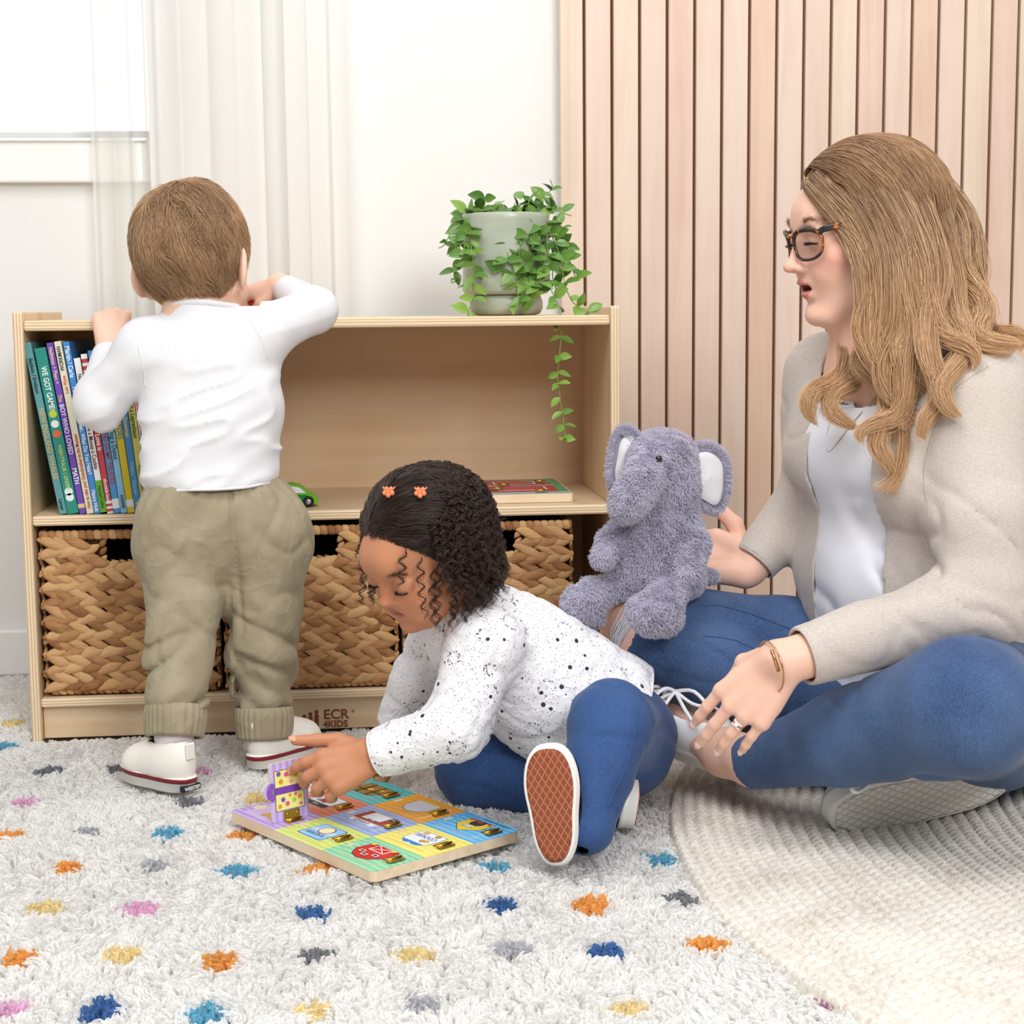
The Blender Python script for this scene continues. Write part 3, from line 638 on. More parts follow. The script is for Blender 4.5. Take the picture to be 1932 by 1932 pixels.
for k in range(7):
    a = math.radians(-60+20*k); art.append((circ(.0385+.009*math.sin(a), .021+.009*math.cos(a), .0036, 10), (140+4*(k % 2)*5, 84, 200)))
for k, (pts, c) in enumerate(art): dr.prism(pts, 0.0001*k, 0.0001*(k+1), flat(*c, rough=0.35), Md)
do = dr.build('raised_door', pz); hinge(do, hx-0.001, yc-0.002, PZ+.0007, PI, 1.0, False)
mb = MB(); 
mb.prism(R_(.0, -.0125, .0125, .0105), 0.0001, 0.0012, m_brass, Md)
for v in (-.008, .006): mb.ball(Md @ V((.008, v, .0015)), 0.0019, m_brass, 8)
mb.build('hinge_leaf', do)

# barn puzzle on the middle shelf
bp = empty('barn_puzzle_board', (0.541, 0.036, ZM+0.0008), (0, 0, math.radians(0.5))); tag(bp, 'wooden barn puzzle board with brass hinges lying on the middle shelf', 'puzzle')
mb = MB(); mb.prism(rrect(0, 0, .304, .225, .006), 0, 0.0135, m_pw); mb.build('wooden_base', bp)
mb = MB()
for k, (pts, c) in enumerate(((rrect(.002, .002, .302, .223, .005), (92, 160, 110)), (R_(.002, .004, .302, .030), (214, 220, 226)), ([(.03, .02), (.285, .02), (.285, .15), (.23, .205), (.09, .205), (.03, .15)], (176, 60, 58)), (R_(.13, .02, .17, .06), (226, 226, 230)),
        (R_(.19, .05, .27, .10), (240, 236, 234)), (R_(.193, .053, .267, .097), (190, 54, 56)), (R_(.05, .05, .12, .10), (240, 236, 234)), (R_(.053, .053, .117, .097), (176, 60, 58)), (R_(.03, .110, .285, .114), (240, 236, 234)), (R_(.19, .13, .26, .17), (240, 236, 234)), (R_(.193, .133, .257, .167), (196, 58, 58)), (R_(.06, .13, .13, .17), (240, 236, 234)), (R_(.063, .133, .127, .167), (196, 58, 58)), (R_(.15, .0045, .302, .009), (90, 180, 180)))):
    mb.prism(pts, .0136+.0002*k, .0138+.0002*k, flat(*c, rough=0.4))
po = mb.build('printed_barn_scene', bp)
for x, y in ((.255, .018), (.19, .06), (.205, .115), (.155, .06), (.15, .115), (.27, .16), (.11, .15)): hinge(po, x, y, .0166, PI/2, 0.8)

# ================================================================ potted plant on the top shelf
m_pot, nt, b = newmat('sage_glazed_ceramic', rgb(176, 184, 166), 0.3, spec=0.5)
n = nt.noise(nt.coord((1, 1, 1)), 14, 3); nt.link(nt.ramp(n, [(0.3, rgb(160, 170, 150)), (0.7, rgb(190, 196, 180))]), b.inputs['Base Color'])
pl = empty('potted_trailing_plant', (0.750, 0.13, ZT+0.0005)); tag(pl, 'trailing green plant in a sage glazed pot on top of the bookcase', 'plant')
S = 1/1155.0
mb = MB(); mb.lathe([(0, 0.0), (0.046, 0.0), (0.054, 0.002), (0.0585, 0.010), (0.0585, 0.022), (0.055, 0.0305), (0.053, 0.032), (0.05, 0.030), (0.05, 0.006), (0, 0.006)], m_pot, 48); mb.build('saucer', pl)
mb = MB(); mb.lathe([(0, 0.0325), (0.060, 0.0325), (0.0665, 0.035), (0.070, 0.040), (0.0705, 0.052), (0.0695, 0.08), (0.0695, 0.150), (0.0705, 0.158), (0.069, 0.160), (0.0665, 0.158), (0.066, 0.146), (0, 0.146)], m_pot, 48); pot = mb.build('pot', pl)
for v in pot.data.vertices:
    a = math.atan2(v.co.y, v.co.x); v.co.x *= 1+0.006*math.sin(3*a+20*v.co.z); v.co.y *= 1+0.006*math.cos(4*a+16*v.co.z)
mb = MB(); mb.lathe([(0, .150), (.045, .149), (.0655, .147)], flat(70, 52, 38, 0.95), 24); mb.build('soil', pl)
m_leaf, nt, b = newmat('leaf_green', rgb(96, 136, 58), 0.34, spec=0.45)
at = nt.add('ShaderNodeAttribute', attribute_name='strand')
nt.link(nt.ramp(at.outputs['Fac'], [(0, rgb(74, 114, 48)), (0.5, rgb(100, 142, 62)), (1.0, rgb(136, 170, 72))]), b.inputs['Base Color'])
b.inputs['Subsurface Weight'].default_value = 0.0
m_stem = flat(120, 160, 70, 0.5)
zz = lambda x, y: (780+x/3.45, 300+y/3.45)
base_pl = np.array(pl.location)
vines = [ # (zoom-frame polyline, depth at start, depth at end)
 ([(700, 380), (770, 350), (830, 290), (880, 220), (905, 185), (890, 135)], .12, .13), ([(800, 380), (850, 330), (920, 325), (985, 355), (1030, 370)], .12, .10),
 ([(420, 385), (360, 375), (300, 410), (240, 490), (200, 560), (165, 580)], .12, .09), ([(360, 390), (320, 440), (300, 560), (310, 680), (265, 740), (300, 785), (245, 805)], .12, .07),
 ([(400, 380), (375, 450), (375, 560), (392, 700), (388, 850), (390, 905), (355, 1000)], .11, .045), ([(520, 375), (560, 410), (610, 480), (655, 630), (668, 780), (680, 870), (680, 930)], .11, .045),
 ([(690, 390), (730, 480), (765, 600), (768, 720), (745, 850), (728, 970)], .10, .04), ([(790, 390), (860, 520), (880, 700), (890, 830), (935, 930), (950, 985), (966, 1080), (960, 1180), (940, 1400), (952, 1530), (968, 1650), (985, 1780), (975, 1850)], .10, -.006),
 ([(840, 390), (890, 480), (950, 620), (985, 810), (1030, 920), (1085, 965), (1150, 995), (1215, 975)], .11, .03), ([(880, 400), (960, 470), (1000, 590), (1030, 700), (1060, 780)], .12, .08),
 ([(560, 370), (480, 340), (420, 330), (330, 350)], .13, .12), ([(470, 380), (460, 320), (468, 245)], .13, .13), ([(640, 370), (610, 340), (530, 350)], .14, .12), ([(600, 380), (640, 320), (700, 300), (760, 290)], .12, .10),
 ([(760, 400), (800, 470), (830, 560), (850, 650), (830, 760), (800, 850)], .09, .045), ([(700, 400), (660, 440), (620, 560), (600, 700), (520, 740)], .09, .05), ([(860, 400), (910, 520), (915, 640), (905, 760), (930, 850)], .12, .07),
 ([(800, 420), (740, 500), (700, 560), (690, 640), (740, 740)], .09, .05), ([(900, 420), (930, 540), (960, 640), (950, 720)], .13, .11), ([(330, 400), (345, 480), (330, 580), (320, 650)], .11, .06), ([(820, 380), (840, 340), (790, 300), (720, 275)], .13, .12), ([(740, 420), (790, 520), (800, 640), (775, 760), (760, 860), (780, 930)], .10, .05)]
mb = MB(); LL = []; SH = []
r2 = np.random.default_rng(3)
def leaf_pts(base, d, nrm, L, Wd):
    """folded oval leaf blade: 7 stations x 5 across"""
    d = d/np.linalg.norm(d); nrm = nrm - d*np.dot(nrm, d); nrm /= np.linalg.norm(nrm); s = np.cross(d, nrm)
    u = np.linspace(0, 1, 8); wv = np.sin(PI*u**0.85)**0.8*Wd/2; wv[0] = 0.0006; wv[-1] = 0.0003
    t = np.linspace(-1, 1, 5)
    g = base + np.outer(u*L, d)[:, None, :] + (wv[:, None]*t[None])[..., None]*s + ((np.abs(t)**1.5)[None]*wv[:, None]*0.28 - (u**2)[:, None]*L*0.22)[..., None]*nrm
    return g.reshape(-1, 3)
lid = np.arange(40).reshape(8, 5); lq = np.stack([lid[:-1, :-1].ravel(), lid[:-1, 1:].ravel(), lid[1:, 1:].ravel(), lid[1:, :-1].ravel()], 1)
for vi, (pl_px, d0, d1) in enumerate(vines):
    n_ = len(pl_px); pts = np.array([P(*zz(x, y), d0+(d1-d0)*(k/(n_-1))**0.6) for k, (x, y) in enumerate(pl_px)])
    # dense resample
    tt = np.linspace(0, n_-1, n_*6); ii = np.minimum(tt.astype(int), n_-2); fr = (tt-ii)[:, None]
    p0, p1, p2, p3 = pts[np.maximum(ii-1, 0)], pts[ii], pts[ii+1], pts[np.minimum(ii+2, n_-1)]
    cr = 0.5*(2*p1+(p2-p0)*fr+(2*p0-5*p1+4*p2-p3)*fr**2+(3*p1-p0-3*p2+p3)*fr**3)
    mb.tube(cr - base_pl, 0.0009 if vi != 7 else 0.0008, m_stem, 5)
    seg = np.linalg.norm(np.diff(cr, axis=0), axis=1); s_ = np.concatenate([[0], np.cumsum(seg)]); step = 0.021 if vi != 7 else 0.023
    k = 0; pos = 0.008
    while pos < s_[-1]:
        j = min(np.searchsorted(s_, pos), len(cr)-2); tg = cr[j+1]-cr[j]; tg /= np.linalg.norm(tg)+1e-9
        view = np.array([-0.08, -1, 0.15])
        sd = np.cross(tg, view); sd /= np.linalg.norm(sd)+1e-9
        if k % 2: sd = 0.55*sd + 0.6*view
        for sg in (-1, 1):
            if r2.random() < 0.12: continue
            dv = sd*sg*1.0 + tg*r2.uniform(0.0, 0.5) + r2.normal(0, 0.28, 3) + np.array([0, 0, -0.15])
            if k % 2 and sg < 0: dv = -sd + 1.1*view
            sz = r2.uniform(0.021, 0.032)*(0.75 if vi in (7, 2) and pos > s_[-1]*0.5 else 1.0)
            nr = view + r2.normal(0, 0.5, 3) + np.array([0, 0, .5])
            LL.append(leaf_pts(cr[j], dv, nr, sz, sz*r2.uniform(.52, .68))); SH.append(np.full(40, np.clip(r2.normal(.45 if pos < .12 else .75, .22), 0, 1)))
        pos += step*r2.uniform(0.8, 1.25); k += 1
for _ in range(70):   # crowd over the rim
    a, b_ = r2.uniform(0, 1), r2.normal(0, 1)
    q = P(*zz(330+610*a, 375-45*abs(b_)*(0.4+a)), r2.uniform(.08, .19)); dv = r2.normal(0, 1, 3); dv[2] *= .4; sz = r2.uniform(.02, .032)
    LL.append(leaf_pts(q, dv, np.array([0, -.5, 1])+r2.normal(0, .4, 3), sz, sz*.6)); SH.append(np.full(40, r2.random()*.8))
mb.build('stems', pl)
lv = np.concatenate(LL)-base_pl; lqq = np.concatenate([lq+40*k for k in range(len(LL))])
lo = np_mesh('leaves', lv, lqq, m_leaf, pl); lo.data.attributes.new('strand', 'FLOAT', 'POINT').data.foreach_set('value', np.concatenate(SH).astype(np.float32))

# ================================================================ rugs
JC, JR = np.array([2.008, -0.728]), 1.14
rug_e = empty('shag_rug', (0, 0, -0.0165)); tag(rug_e, 'white shag rug with rows of coloured pom-pom dots covering the floor', 'rug')
mb = MB(); mb.box((-0.75, -1.75, -0.003), (2.3, YW-0.015, 0.0), newmat('rug_backing', rgb(226, 222, 214), 0.95, spec=0.05)[0], 0.002, 1); o = mb.build('rug_backing', rug_e); o.location = (0, 0, -0.0005)
CC = {'g': (112, 112, 118), 'l': (178, 178, 184), 'p': (226, 168, 204), 'o': (232, 150, 62), 't': (86, 164, 198), 'n': (48, 88, 152), 'y': (232, 208, 140), 'm': (150, 90, 120)}
dots = [(88, 1440, 'g'), (228, 1432, 'g'), (372, 1436, 'p'), (48, 1494, 'p'), (350, 1494, 'g'), (482, 1490, 'y'), (160, 1549, 'l'), (13, 1557, 'o'), (315, 1552, 't'), (455, 1557, 'o'), (127, 1617, 'o'), (290, 1615, 'l'), (448, 1621, 't'), (602, 1622, 'o'), (930, 1611, 't'), (1250, 1602, 't'), (82, 1690, 'y'), (262, 1692, 'p'), (594, 1696, 'n'), (943, 1685, 'n'), (1115, 1687, 'o'), (1280, 1673, 'g'), (42, 1781, 'o'), (228, 1781, 'y'), (413, 1785, 'o'), (594, 1776, 'g'), (777, 1775, 'y'), (963, 1769, 'l'), (1145, 1769, 'n'), (1333, 1758, 'o'), (12, 1875, 'p'), (190, 1878, 'n'), (395, 1885, 't'), (590, 1877, 'y'), (790, 1868, 'l'), (1188, 1870, 'y'), (1585, 1862, 'm'), (4, 1391, 't'), (25, 1349, 'y'), (1000, 1935, 'n'), (480, 1700, 'l')][:-1]
D = np.array([G(x, y, 0.014)[:2] for x, y, _ in dots]); DC = np.array([lin(tuple(c/255 for c in CC[k])) for _, _, k in dots])
rr = np.random.default_rng(21)
NS = 430000
xy = np.stack([rr.uniform(-0.62, 1.45, NS), rr.uniform(-1.45, YW-0.02, NS)], 1)
# keep what the camera (or one a step aside) could see; thin out elsewhere
d3 = np.concatenate([xy, np.full((len(xy), 1), 0.01)], 1)-CAM
u_ = 966+FPX*(d3@RT)/(d3@FW); v_ = 966-FPX*(d3@UP)/(d3@FW)
vis = (u_ > -60) & (u_ < 1990) & (v_ < 2010)
keep = vis | (rr.random(len(xy)) < 0.35)
keep &= ~((np.hypot(*(xy-JC).T) < JR-0.012))
keep &= ~((xy[:, 0] > -0.004) & (xy[:, 0] < W+0.004) & (xy[:, 1] > 0.004) & (xy[:, 1] < DEP+0.004))
xy = xy[keep]; n_ = len(xy)
def field2(p, s, seed):
    g = np.random.default_rng(seed).normal(0, 1, (64, 64, 2)); q = (p/s) % 64; i = np.floor(q).astype(int); f = q-i; f = f*f*(3-2*f)
    a = g[i[:, 0] % 64, i[:, 1] % 64]; b_ = g[(i[:, 0]+1) % 64, i[:, 1] % 64]; c = g[i[:, 0] % 64, (i[:, 1]+1) % 64]; d = g[(i[:, 0]+1) % 64, (i[:, 1]+1) % 64]
    return (a*(1-f[:, :1])+b_*f[:, :1])*(1-f[:, 1:])+(c*(1-f[:, :1])+d*f[:, :1])*f[:, 1:]
cell = 0.0135                                     # tuft spacing
ci = np.floor(xy/cell).astype(int); hsh = np.random.default_rng(5).uniform(0, 1, (512, 512, 2))
ctr = (ci + 0.15+0.7*hsh[ci[:, 0] % 512, ci[:, 1] % 512])*cell
lean = field2(xy, 0.06, 9)*0.004 + field2(xy, 0.016, 10)*0.005 + np.random.default_rng(6).normal(0, 1, (512, 512, 2))[ci[:, 0] % 512, ci[:, 1] % 512]*0.0035
dd = np.hypot(xy[:, None, 0]-D[None, :, 0], xy[:, None, 1]-D[None, :, 1]) if n_*len(D) < 3e7 else None
if dd is None:
    near = np.full(n_, 1e9); who = np.zeros(n_, int)
    for k in range(len(D)):
        e_ = np.hypot((xy[:, 0]-D[k, 0]), (xy[:, 1]-D[k, 1])); s_ = e_ < near; near[s_] = e_[s_]; who[s_] = k
else: near, who = dd.min(1), dd.argmin(1)
rad = 0.0185 + 0.003*field2(xy, 0.009, 33)[:, 0]
isdot = near < rad
edge = (near > rad) & (near < rad+0.004)
ht = rr.uniform(0.014, 0.021, n_)*(1+0.12*field2(xy, 0.05, 17)[:, 0]); ht = np.clip(ht, 0.009, 0.026)
ht[edge] *= 0.8; ht *= 1-0.5*np.clip(1.6-np.abs(xy[:, 1]-0.0)/0.03, 0, 1)*((xy[:, 0] > 0) & (xy[:, 0] < W))
tip = xy + (ctr-xy)*0.58*rr.uniform(0.3, 1.2, (n_, 1)) + lean*np.where(isdot, 0.3, 0.8)[:, None] + rr.normal(0, 0.002, (n_, 2))
K = 5; tt = np.linspace(0, 1, K)
pts = np.zeros((n_, K, 3)); wob = rr.normal(0, 0.0011, (n_, K, 2)); wob[:, 0] = 0
pts[..., :2] = xy[:, None]+(tip-xy)[:, None]*(tt[None, :, None]**1.6)+wob
pts[..., 2] = ht[:, None]*np.sin(tt*PI/2*0.92)[None] + 0.0003
colr = np.tile(np.array(lin((0.985, 0.98, 0.972))), (n_, 1))*rr.uniform(0.9, 1.03, (n_, 1))
colr[isdot] = (DC[who[isdot]]**.66)*rr.uniform(0.85, 1.2, (isdot.sum(), 1))
m_pile, nt, b = newmat('rug_yarn', rgb(240, 238, 234), 0.9, spec=0.08)
at = nt.add('ShaderNodeAttribute', attribute_name='tint'); nt.link(at.outputs['Color'], b.inputs['Base Color'])
tl = nt.add('ShaderNodeBsdfTranslucent'); nt.link(at.outputs['Color'], tl.inputs[0]); mx = nt.add('ShaderNodeMixShader'); mx.inputs[0].default_value = 0.5
nt.link(b.outputs[0], mx.inputs[1]); nt.link(tl.outputs[0], mx.inputs[2]); nt.link(mx.outputs[0], nt.n['Material Output'].inputs['Surface'])
o = hair_obj('rug_pile', pts, np.where(isdot, 0.0017, 0.0018), m_pile, rug_e, colr, [1.0, 1.0, 1.0, 0.85, 0.45]); tag(o, kind='stuff')

# braided jute rug
nr, na = 420, 1300
rad_ = np.linspace(0, 0.97, nr); ang = np.linspace(math.radians(96), math.radians(262), na)
R2 = JR - rad_[:, None]; A2 = ang[None, :]
band = 0.017; k_ = R2/band
prof = np.abs(np.sin(PI*k_))**0.6
braid = np.sin(A2*JR/0.0085*2*PI/2 + (np.floor(k_) % 2)*1.5 + 4*(k_-np.floor(k_)))
zj = 0.002 + 0.0062*prof + 0.0022*braid*prof
zj += 0.003*np.sin(R2*9+A2*7)*np.sin(A2*11) + 0.0015*rr.normal(0, 1, zj.shape)*0.35
zj[:3] = np.minimum(zj[:3], np.array([[-0.008], [-0.002], [0.003]]))
vx = np.stack([JC[0]+R2*np.cos(A2), JC[1]+R2*np.sin(A2), zj], -1).reshape(-1, 3)
idx = np.arange(nr*na).reshape(nr, na); q = np.stack([idx[:-1, :-1].ravel(), idx[:-1, 1:].ravel(), idx[1:, 1:].ravel(), idx[1:, :-1].ravel()], 1)
m_jute, nt, b = newmat('bleached_jute', rgb(222, 214, 202), 0.92, spec=0.1)
n1 = nt.noise(nt.coord((1, 1, 1)), 150, 3); n2 = nt.noise(nt.coord((1, 1, 1)), 12, 3); f = nt.math('ADD', nt.math('MULTIPLY', n1, .6), nt.math('MULTIPLY', n2, .45))
nt.link(nt.ramp(f, [(.3, rgb(186, 177, 164)), (.5, rgb(214, 207, 197)), (.75, rgb(229, 224, 216))]), b.inputs['Base Color'])
nt.link(nt.bump(nt.noise(nt.coord((1, 1, 1)), 420, 3), .6, .0015), b.inputs['Normal'])
ju = np_mesh('braided_jute_rug', vx, q[:, ::-1], m_jute); tag(ju, 'round braided cream jute rug lying over the shag rug at the right', 'rug')
# ================================================================ smooth solid modelling: distance fields turned into meshes
F = np.float32
def smin(a, b, k):
    if k <= 0: return np.minimum(a, b)
    h = np.maximum(k-np.abs(a-b), 0)/k
    return np.minimum(a, b)-h*h*k*0.25
class Sdf:
    def __init__(s): s.p = []
    def _add(s, fn, k, op): s.p.append((fn, k, op)); return s
    def rc(s, a, b, ra, rb=None, k=0.01, op='u', flat=None):
        """tapered capsule a->b; flat=(axis, factor) squeezes it along an axis"""
        rb = ra if rb is None else rb
        a, b = np.asarray(a, F), np.asarray(b, F); d = b-a; L2 = float(d@d)+1e-12
        ax_ = None
        if flat is not None:
            ax_ = np.asarray(flat[0], F); ax_ = ax_/np.linalg.norm(ax_); fac = F(1/flat[1])
        def fn(q):
            w_ = q-a
            t = np.clip((w_@d)/F(L2), 0, 1)
            e = w_-t[:, None]*d
            if ax_ is not None: e = e+((e@ax_)*(fac-1))[:, None]*ax_
            dist = np.sqrt(np.einsum('ij,ij->i', e, e))-(F(ra)+t*F(rb-ra))
            return dist*F(flat[1]) if ax_ is not None else dist
        return s._add(fn, k, op)
    def chain(s, pts, rs, k=0.01, op='u', flat=None):
        for i in range(len(pts)-1): s.rc(pts[i], pts[i+1], rs[i], rs[i+1], k if i == 0 else min(k, 0.6*min(rs[i], rs[i+1])), op, flat)
        return s
    def el(s, c, r, R=None, k=0.01, op='u'):
        c, r = np.asarray(c, F), np.asarray(r, F); R_ = np.eye(3, dtype=F) if R is None else np.asarray(R, F)
        def fn(q):
            l = (q-c)@R_
            k0 = np.sqrt((( l/r)**2).sum(1)); k1 = np.sqrt(((l/(r*r))**2).sum(1))+1e-9
            return np.where(k0 < 1e-3, -r.min(), k0*(k0-1)/k1)
        return s._add(fn, k, op)
    def fn(s, f, k=0.0, op='u'): return s._add(f, k, op)
    def __call__(s, q):
        q = np.asarray(q, F); d = np.full(len(q), 10.0, F)
        for f, k, op in s.p:
            if op == 'u': d = smin(d, f(q), k)
            elif op == 's': d = -smin(-d, f(q), k)
            elif op == 'd': m_ = np.abs(d) < 0.06; d[m_] -= f(q[m_])
            else: d = -smin(-d, -f(q), k)
        return d
    def culled(s, pts, ctr, dctr, R):
        """pts (nb, m, 3): evaluate each primitive only in the blocks it can reach"""
        nb, m, _ = pts.shape; d = np.full((nb, m), 10.0, F)
        for f, k, op in s.p:
            if op == 'd':
                m_ = np.abs(d) < 0.03; d[m_] -= f(pts[m_]); continue
            dc = f(ctr)
            if op == 'u': sel = dc-R < np.abs(dctr)+R+k
            elif op == 's': sel = dc-R < np.abs(dctr)+R+k
            else: sel = np.ones(nb, bool)
            ix = np.nonzero(sel)[0]
            if not len(ix): continue
            v = f(pts[ix].reshape(-1, 3)).reshape(len(ix), m)
            if op == 'u': d[ix] = smin(d[ix], v, k)
            elif op == 's': d[ix] = -smin(-d[ix], v, k)
            else: d[ix] = -smin(-d[ix], -v, k)
        return d
def polygonise(sdf, lo, hi, vox, disp=None):
    lo, hi = np.asarray(lo, float), np.asarray(hi, float); Bc = 8
    n = np.ceil((hi-lo)/(vox*Bc)).astype(int)
    def blocks(size, base):   # centres of blocks with |d| small enough
        c = lo+(base+0.5)*size*vox
        d = sdf(c); R = size*vox*0.8661
        return d, np.abs(d) < R*1.25+0.012, c
    big = 4
    nb = np.ceil(n/big).astype(int); b0 = np.stack(np.meshgrid(*[np.arange(k) for k in nb], indexing='ij'), -1).reshape(-1, 3)
    _, s_, _ = blocks(Bc*big, b0); b0 = b0[s_]*big
    off = np.stack(np.meshgrid(*[np.arange(big)]*3, indexing='ij'), -1).reshape(-1, 3)
    b1 = (b0[:, None]+off[None]).reshape(-1, 3); dc, s_, cc = blocks(Bc, b1); b1, dc, cc = b1[s_], dc[s_], cc[s_]
    g = np.stack(np.meshgrid(*[np.arange(Bc+1)]*3, indexing='ij'), -1).reshape(-1, 3)
    VV, KK, EE = [], [], []
    step = 1500
    for s0 in range(0, len(b1), step):
        bb, dcc, ctr = b1[s0:s0+step], dc[s0:s0+step].astype(F), cc[s0:s0+step].astype(F)
        pts = (lo+(bb[:, None]*Bc+g[None])*vox).astype(F)
        d = sdf.culled(pts, ctr, dcc, F(Bc*vox*0.8661*1.1))
        if disp is not None:
            m_ = np.abs(d) < 0.03
            d[m_] -= disp(pts[m_])
        d = d.reshape(-1, Bc+1, Bc+1, Bc+1)
        d = np.where(d == 0, F(1e-7), d)
        act = (d.reshape(len(d), -1).min(1) < 0) & (d.reshape(len(d), -1).max(1) > 0)
        d, bb = d[act], bb[act]
        if not len(d): continue
        corners = [d[:, i:Bc+i, j:Bc+j, k:Bc+k] for i in (0, 1) for j in (0, 1) for k in (0, 1)]
        neg = sum((c < 0).astype(np.int8) for c in corners); m_ = (neg > 0) & (neg < 8)
        bi, ii, jj, kk = np.nonzero(m_)
        cv = np.stack([c[m_] for c in corners], 1)
        cor = np.array([(i, j, k) for i in (0, 1) for j in (0, 1) for k in (0, 1)], F)
        acc = np.zeros((len(bi), 3), F); cnt = np.zeros(len(bi), F)
        for a in range(8):
            for b_ in range(a+1, 8):
                if np.abs(cor[a]-cor[b_]).sum() != 1: continue
                x = (cv[:, a] < 0) != (cv[:, b_] < 0)
                if not x.any(): continue
                t = cv[x, a]/(cv[x, a]-cv[x, b_]); acc[x] += cor[a]+(cor[b_]-cor[a])*t[:, None]; cnt[x] += 1
        cell = bb[bi]*Bc+np.stack([ii, jj, kk], 1)
        VV.append(lo+(cell+acc/cnt[:, None])*vox); KK.append(cell)
        c0 = d[:, :Bc, :Bc, :Bc]
        for axis, nx in enumerate((d[:, 1:, :Bc, :Bc], d[:, :Bc, 1:, :Bc], d[:, :Bc, :Bc, 1:])):
            x = (c0 < 0) != (nx < 0); bi, ii, jj, kk = np.nonzero(x)
            EE.append(np.concatenate([bb[bi]*Bc+np.stack([ii, jj, kk], 1), np.full((len(bi), 1), axis), (c0[x] < 0)[:, None].astype(int)], 1))
    v = np.concatenate(VV); cell = np.concatenate(KK).astype(np.int64); e = np.concatenate(EE).astype(np.int64)
    key = lambda c: ((c[:, 0]+4)*4096+(c[:, 1]+4))*4096+(c[:, 2]+4)
    kv = key(cell); order = np.argsort(kv); ks = kv[order]
    quads = []
    for axis in range(3):
        ea = e[e[:, 3] == axis]; c = ea[:, :3]; u, w_ = [(1, 2), (2, 0), (0, 1)][axis]
        o1 = np.zeros(3, np.int64); o1[u] = -1; o2 = np.zeros(3, np.int64); o2[w_] = -1
        ids = []; ok = np.ones(len(c), bool)
        for o in (0*o1, o1, o1+o2, o2):
            kq = key(c+o); pos = np.clip(np.searchsorted(ks, kq), 0, len(ks)-1); ok &= ks[pos] == kq; ids.append(order[pos])
        qd = np.stack(ids, 1); fl = ea[:, 4] == 0
        qd[fl] = qd[fl][:, ::-1]
        quads.append(qd[ok])
    return v.astype(F), np.concatenate(quads)
def relax(v, q, it=1, w_=0.5):
    for _ in range(it):
        acc = np.zeros_like(v); cnt = np.zeros(len(v), F)
        for a in range(4):
            for b_ in (1, 3):
                np.add.at(acc, q[:, a], v[q[:, (a+b_) % 4]]); np.add.at(cnt, q[:, a], 1)
        v = v+(acc/np.maximum(cnt, 1)[:, None]-v)*w_
    return v
def prune(v, q, keep):
    q = q[keep]; used = np.unique(q); mp = np.full(len(v), -1, np.int64); mp[used] = np.arange(len(used)); return v[used], mp[q]
def tint_attr(o, col):
    a = o.data.attributes.new('tint', 'FLOAT_COLOR', 'POINT'); c = np.ones((len(col), 4), F); c[:, :3] = col; a.data.foreach_set('color', c.ravel())
def sample_surface(v, q, n, rg, weight=None):
    t = np.concatenate([q[:, [0, 1, 2]], q[:, [0, 2, 3]]]); a, b_, c = v[t[:, 0]], v[t[:, 1]], v[t[:, 2]]
    nn = np.cross(b_-a, c-a); ar = np.linalg.norm(nn, axis=1)+1e-14
    w_ = ar if weight is None else ar*weight(( a+b_+c)/3)
    ix = rg.choice(len(t), n, p=w_/w_.sum()); r1 = np.sqrt(rg.random(n))[:, None]; r2_ = rg.random(n)[:, None]
    return a[ix]*(1-r1)+b_[ix]*(r1*(1-r2_))+c[ix]*(r1*r2_), (nn[ix]/ar[ix, None])
def unit(x): x = np.asarray(x, float); return x/(np.linalg.norm(x, axis=-1, keepdims=True)+1e-12)
def frame(x, z):
    """columns x, y, z: x kept, z made square to it"""
    x = unit(x); z = unit(np.asarray(z)-x*np.dot(z, x)); return np.stack([x, np.cross(z, x), z], 1)
def spline(pts, n):
    pts = np.asarray(pts, float); m = len(pts); tt = np.linspace(0, m-1, n); i = np.minimum(tt.astype(int), m-2); f = (tt-i)[:, None]
    p0, p1, p2, p3 = pts[np.maximum(i-1, 0)], pts[i], pts[i+1], pts[np.minimum(i+2, m-1)]
    return 0.5*(2*p1+(p2-p0)*f+(2*p0-5*p1+4*p2-p3)*f**2+(3*p1-p0-3*p2+p3)*f**3)
def vnoise(p, s, seed):
    """smooth value noise in 3-D, about -1..1"""
    g = np.random.default_rng(seed).uniform(-1, 1, (32, 32, 32)).astype(F); q = np.asarray(p, F)/F(s); i = np.floor(q).astype(int); f = q-i; f = f*f*(3-2*f); i %= 32; j = (i+1) % 32
    x0, y0, z0, x1, y1, z1 = i[:, 0], i[:, 1], i[:, 2], j[:, 0], j[:, 1], j[:, 2]; fx, fy, fz = f.T
    a = g[x0, y0, z0]*(1-fx)+g[x1, y0, z0]*fx; b_ = g[x0, y1, z0]*(1-fx)+g[x1, y1, z0]*fx
    c = g[x0, y0, z1]*(1-fx)+g[x1, y0, z1]*fx; d = g[x0, y1, z1]*(1-fx)+g[x1, y1, z1]*fx
    return (a*(1-fy)+b_*fy)*(1-fz)+(c*(1-fy)+d*fy)*fz

def snap_px(px, v, lift=.0008, tol=4.0):
    """points of mesh v that face the camera under the given photo pixels"""
    d = v-CAM; zz_ = d@FW; u_, w_ = 966+FPX*(d@RT)/zz_, 966-FPX*(d@UP)/zz_; out = []
    for x, y in px:
        m_ = np.hypot(u_-x, w_-y); i = np.nonzero(m_ < max(tol, m_.min()+1))[0]; k = i[np.argsort(zz_[i])[:3]].mean() if False else i[np.argmin(zz_[i])]
        out.append(v[k]-unit(d[k])*lift)
    return np.array(out, float)
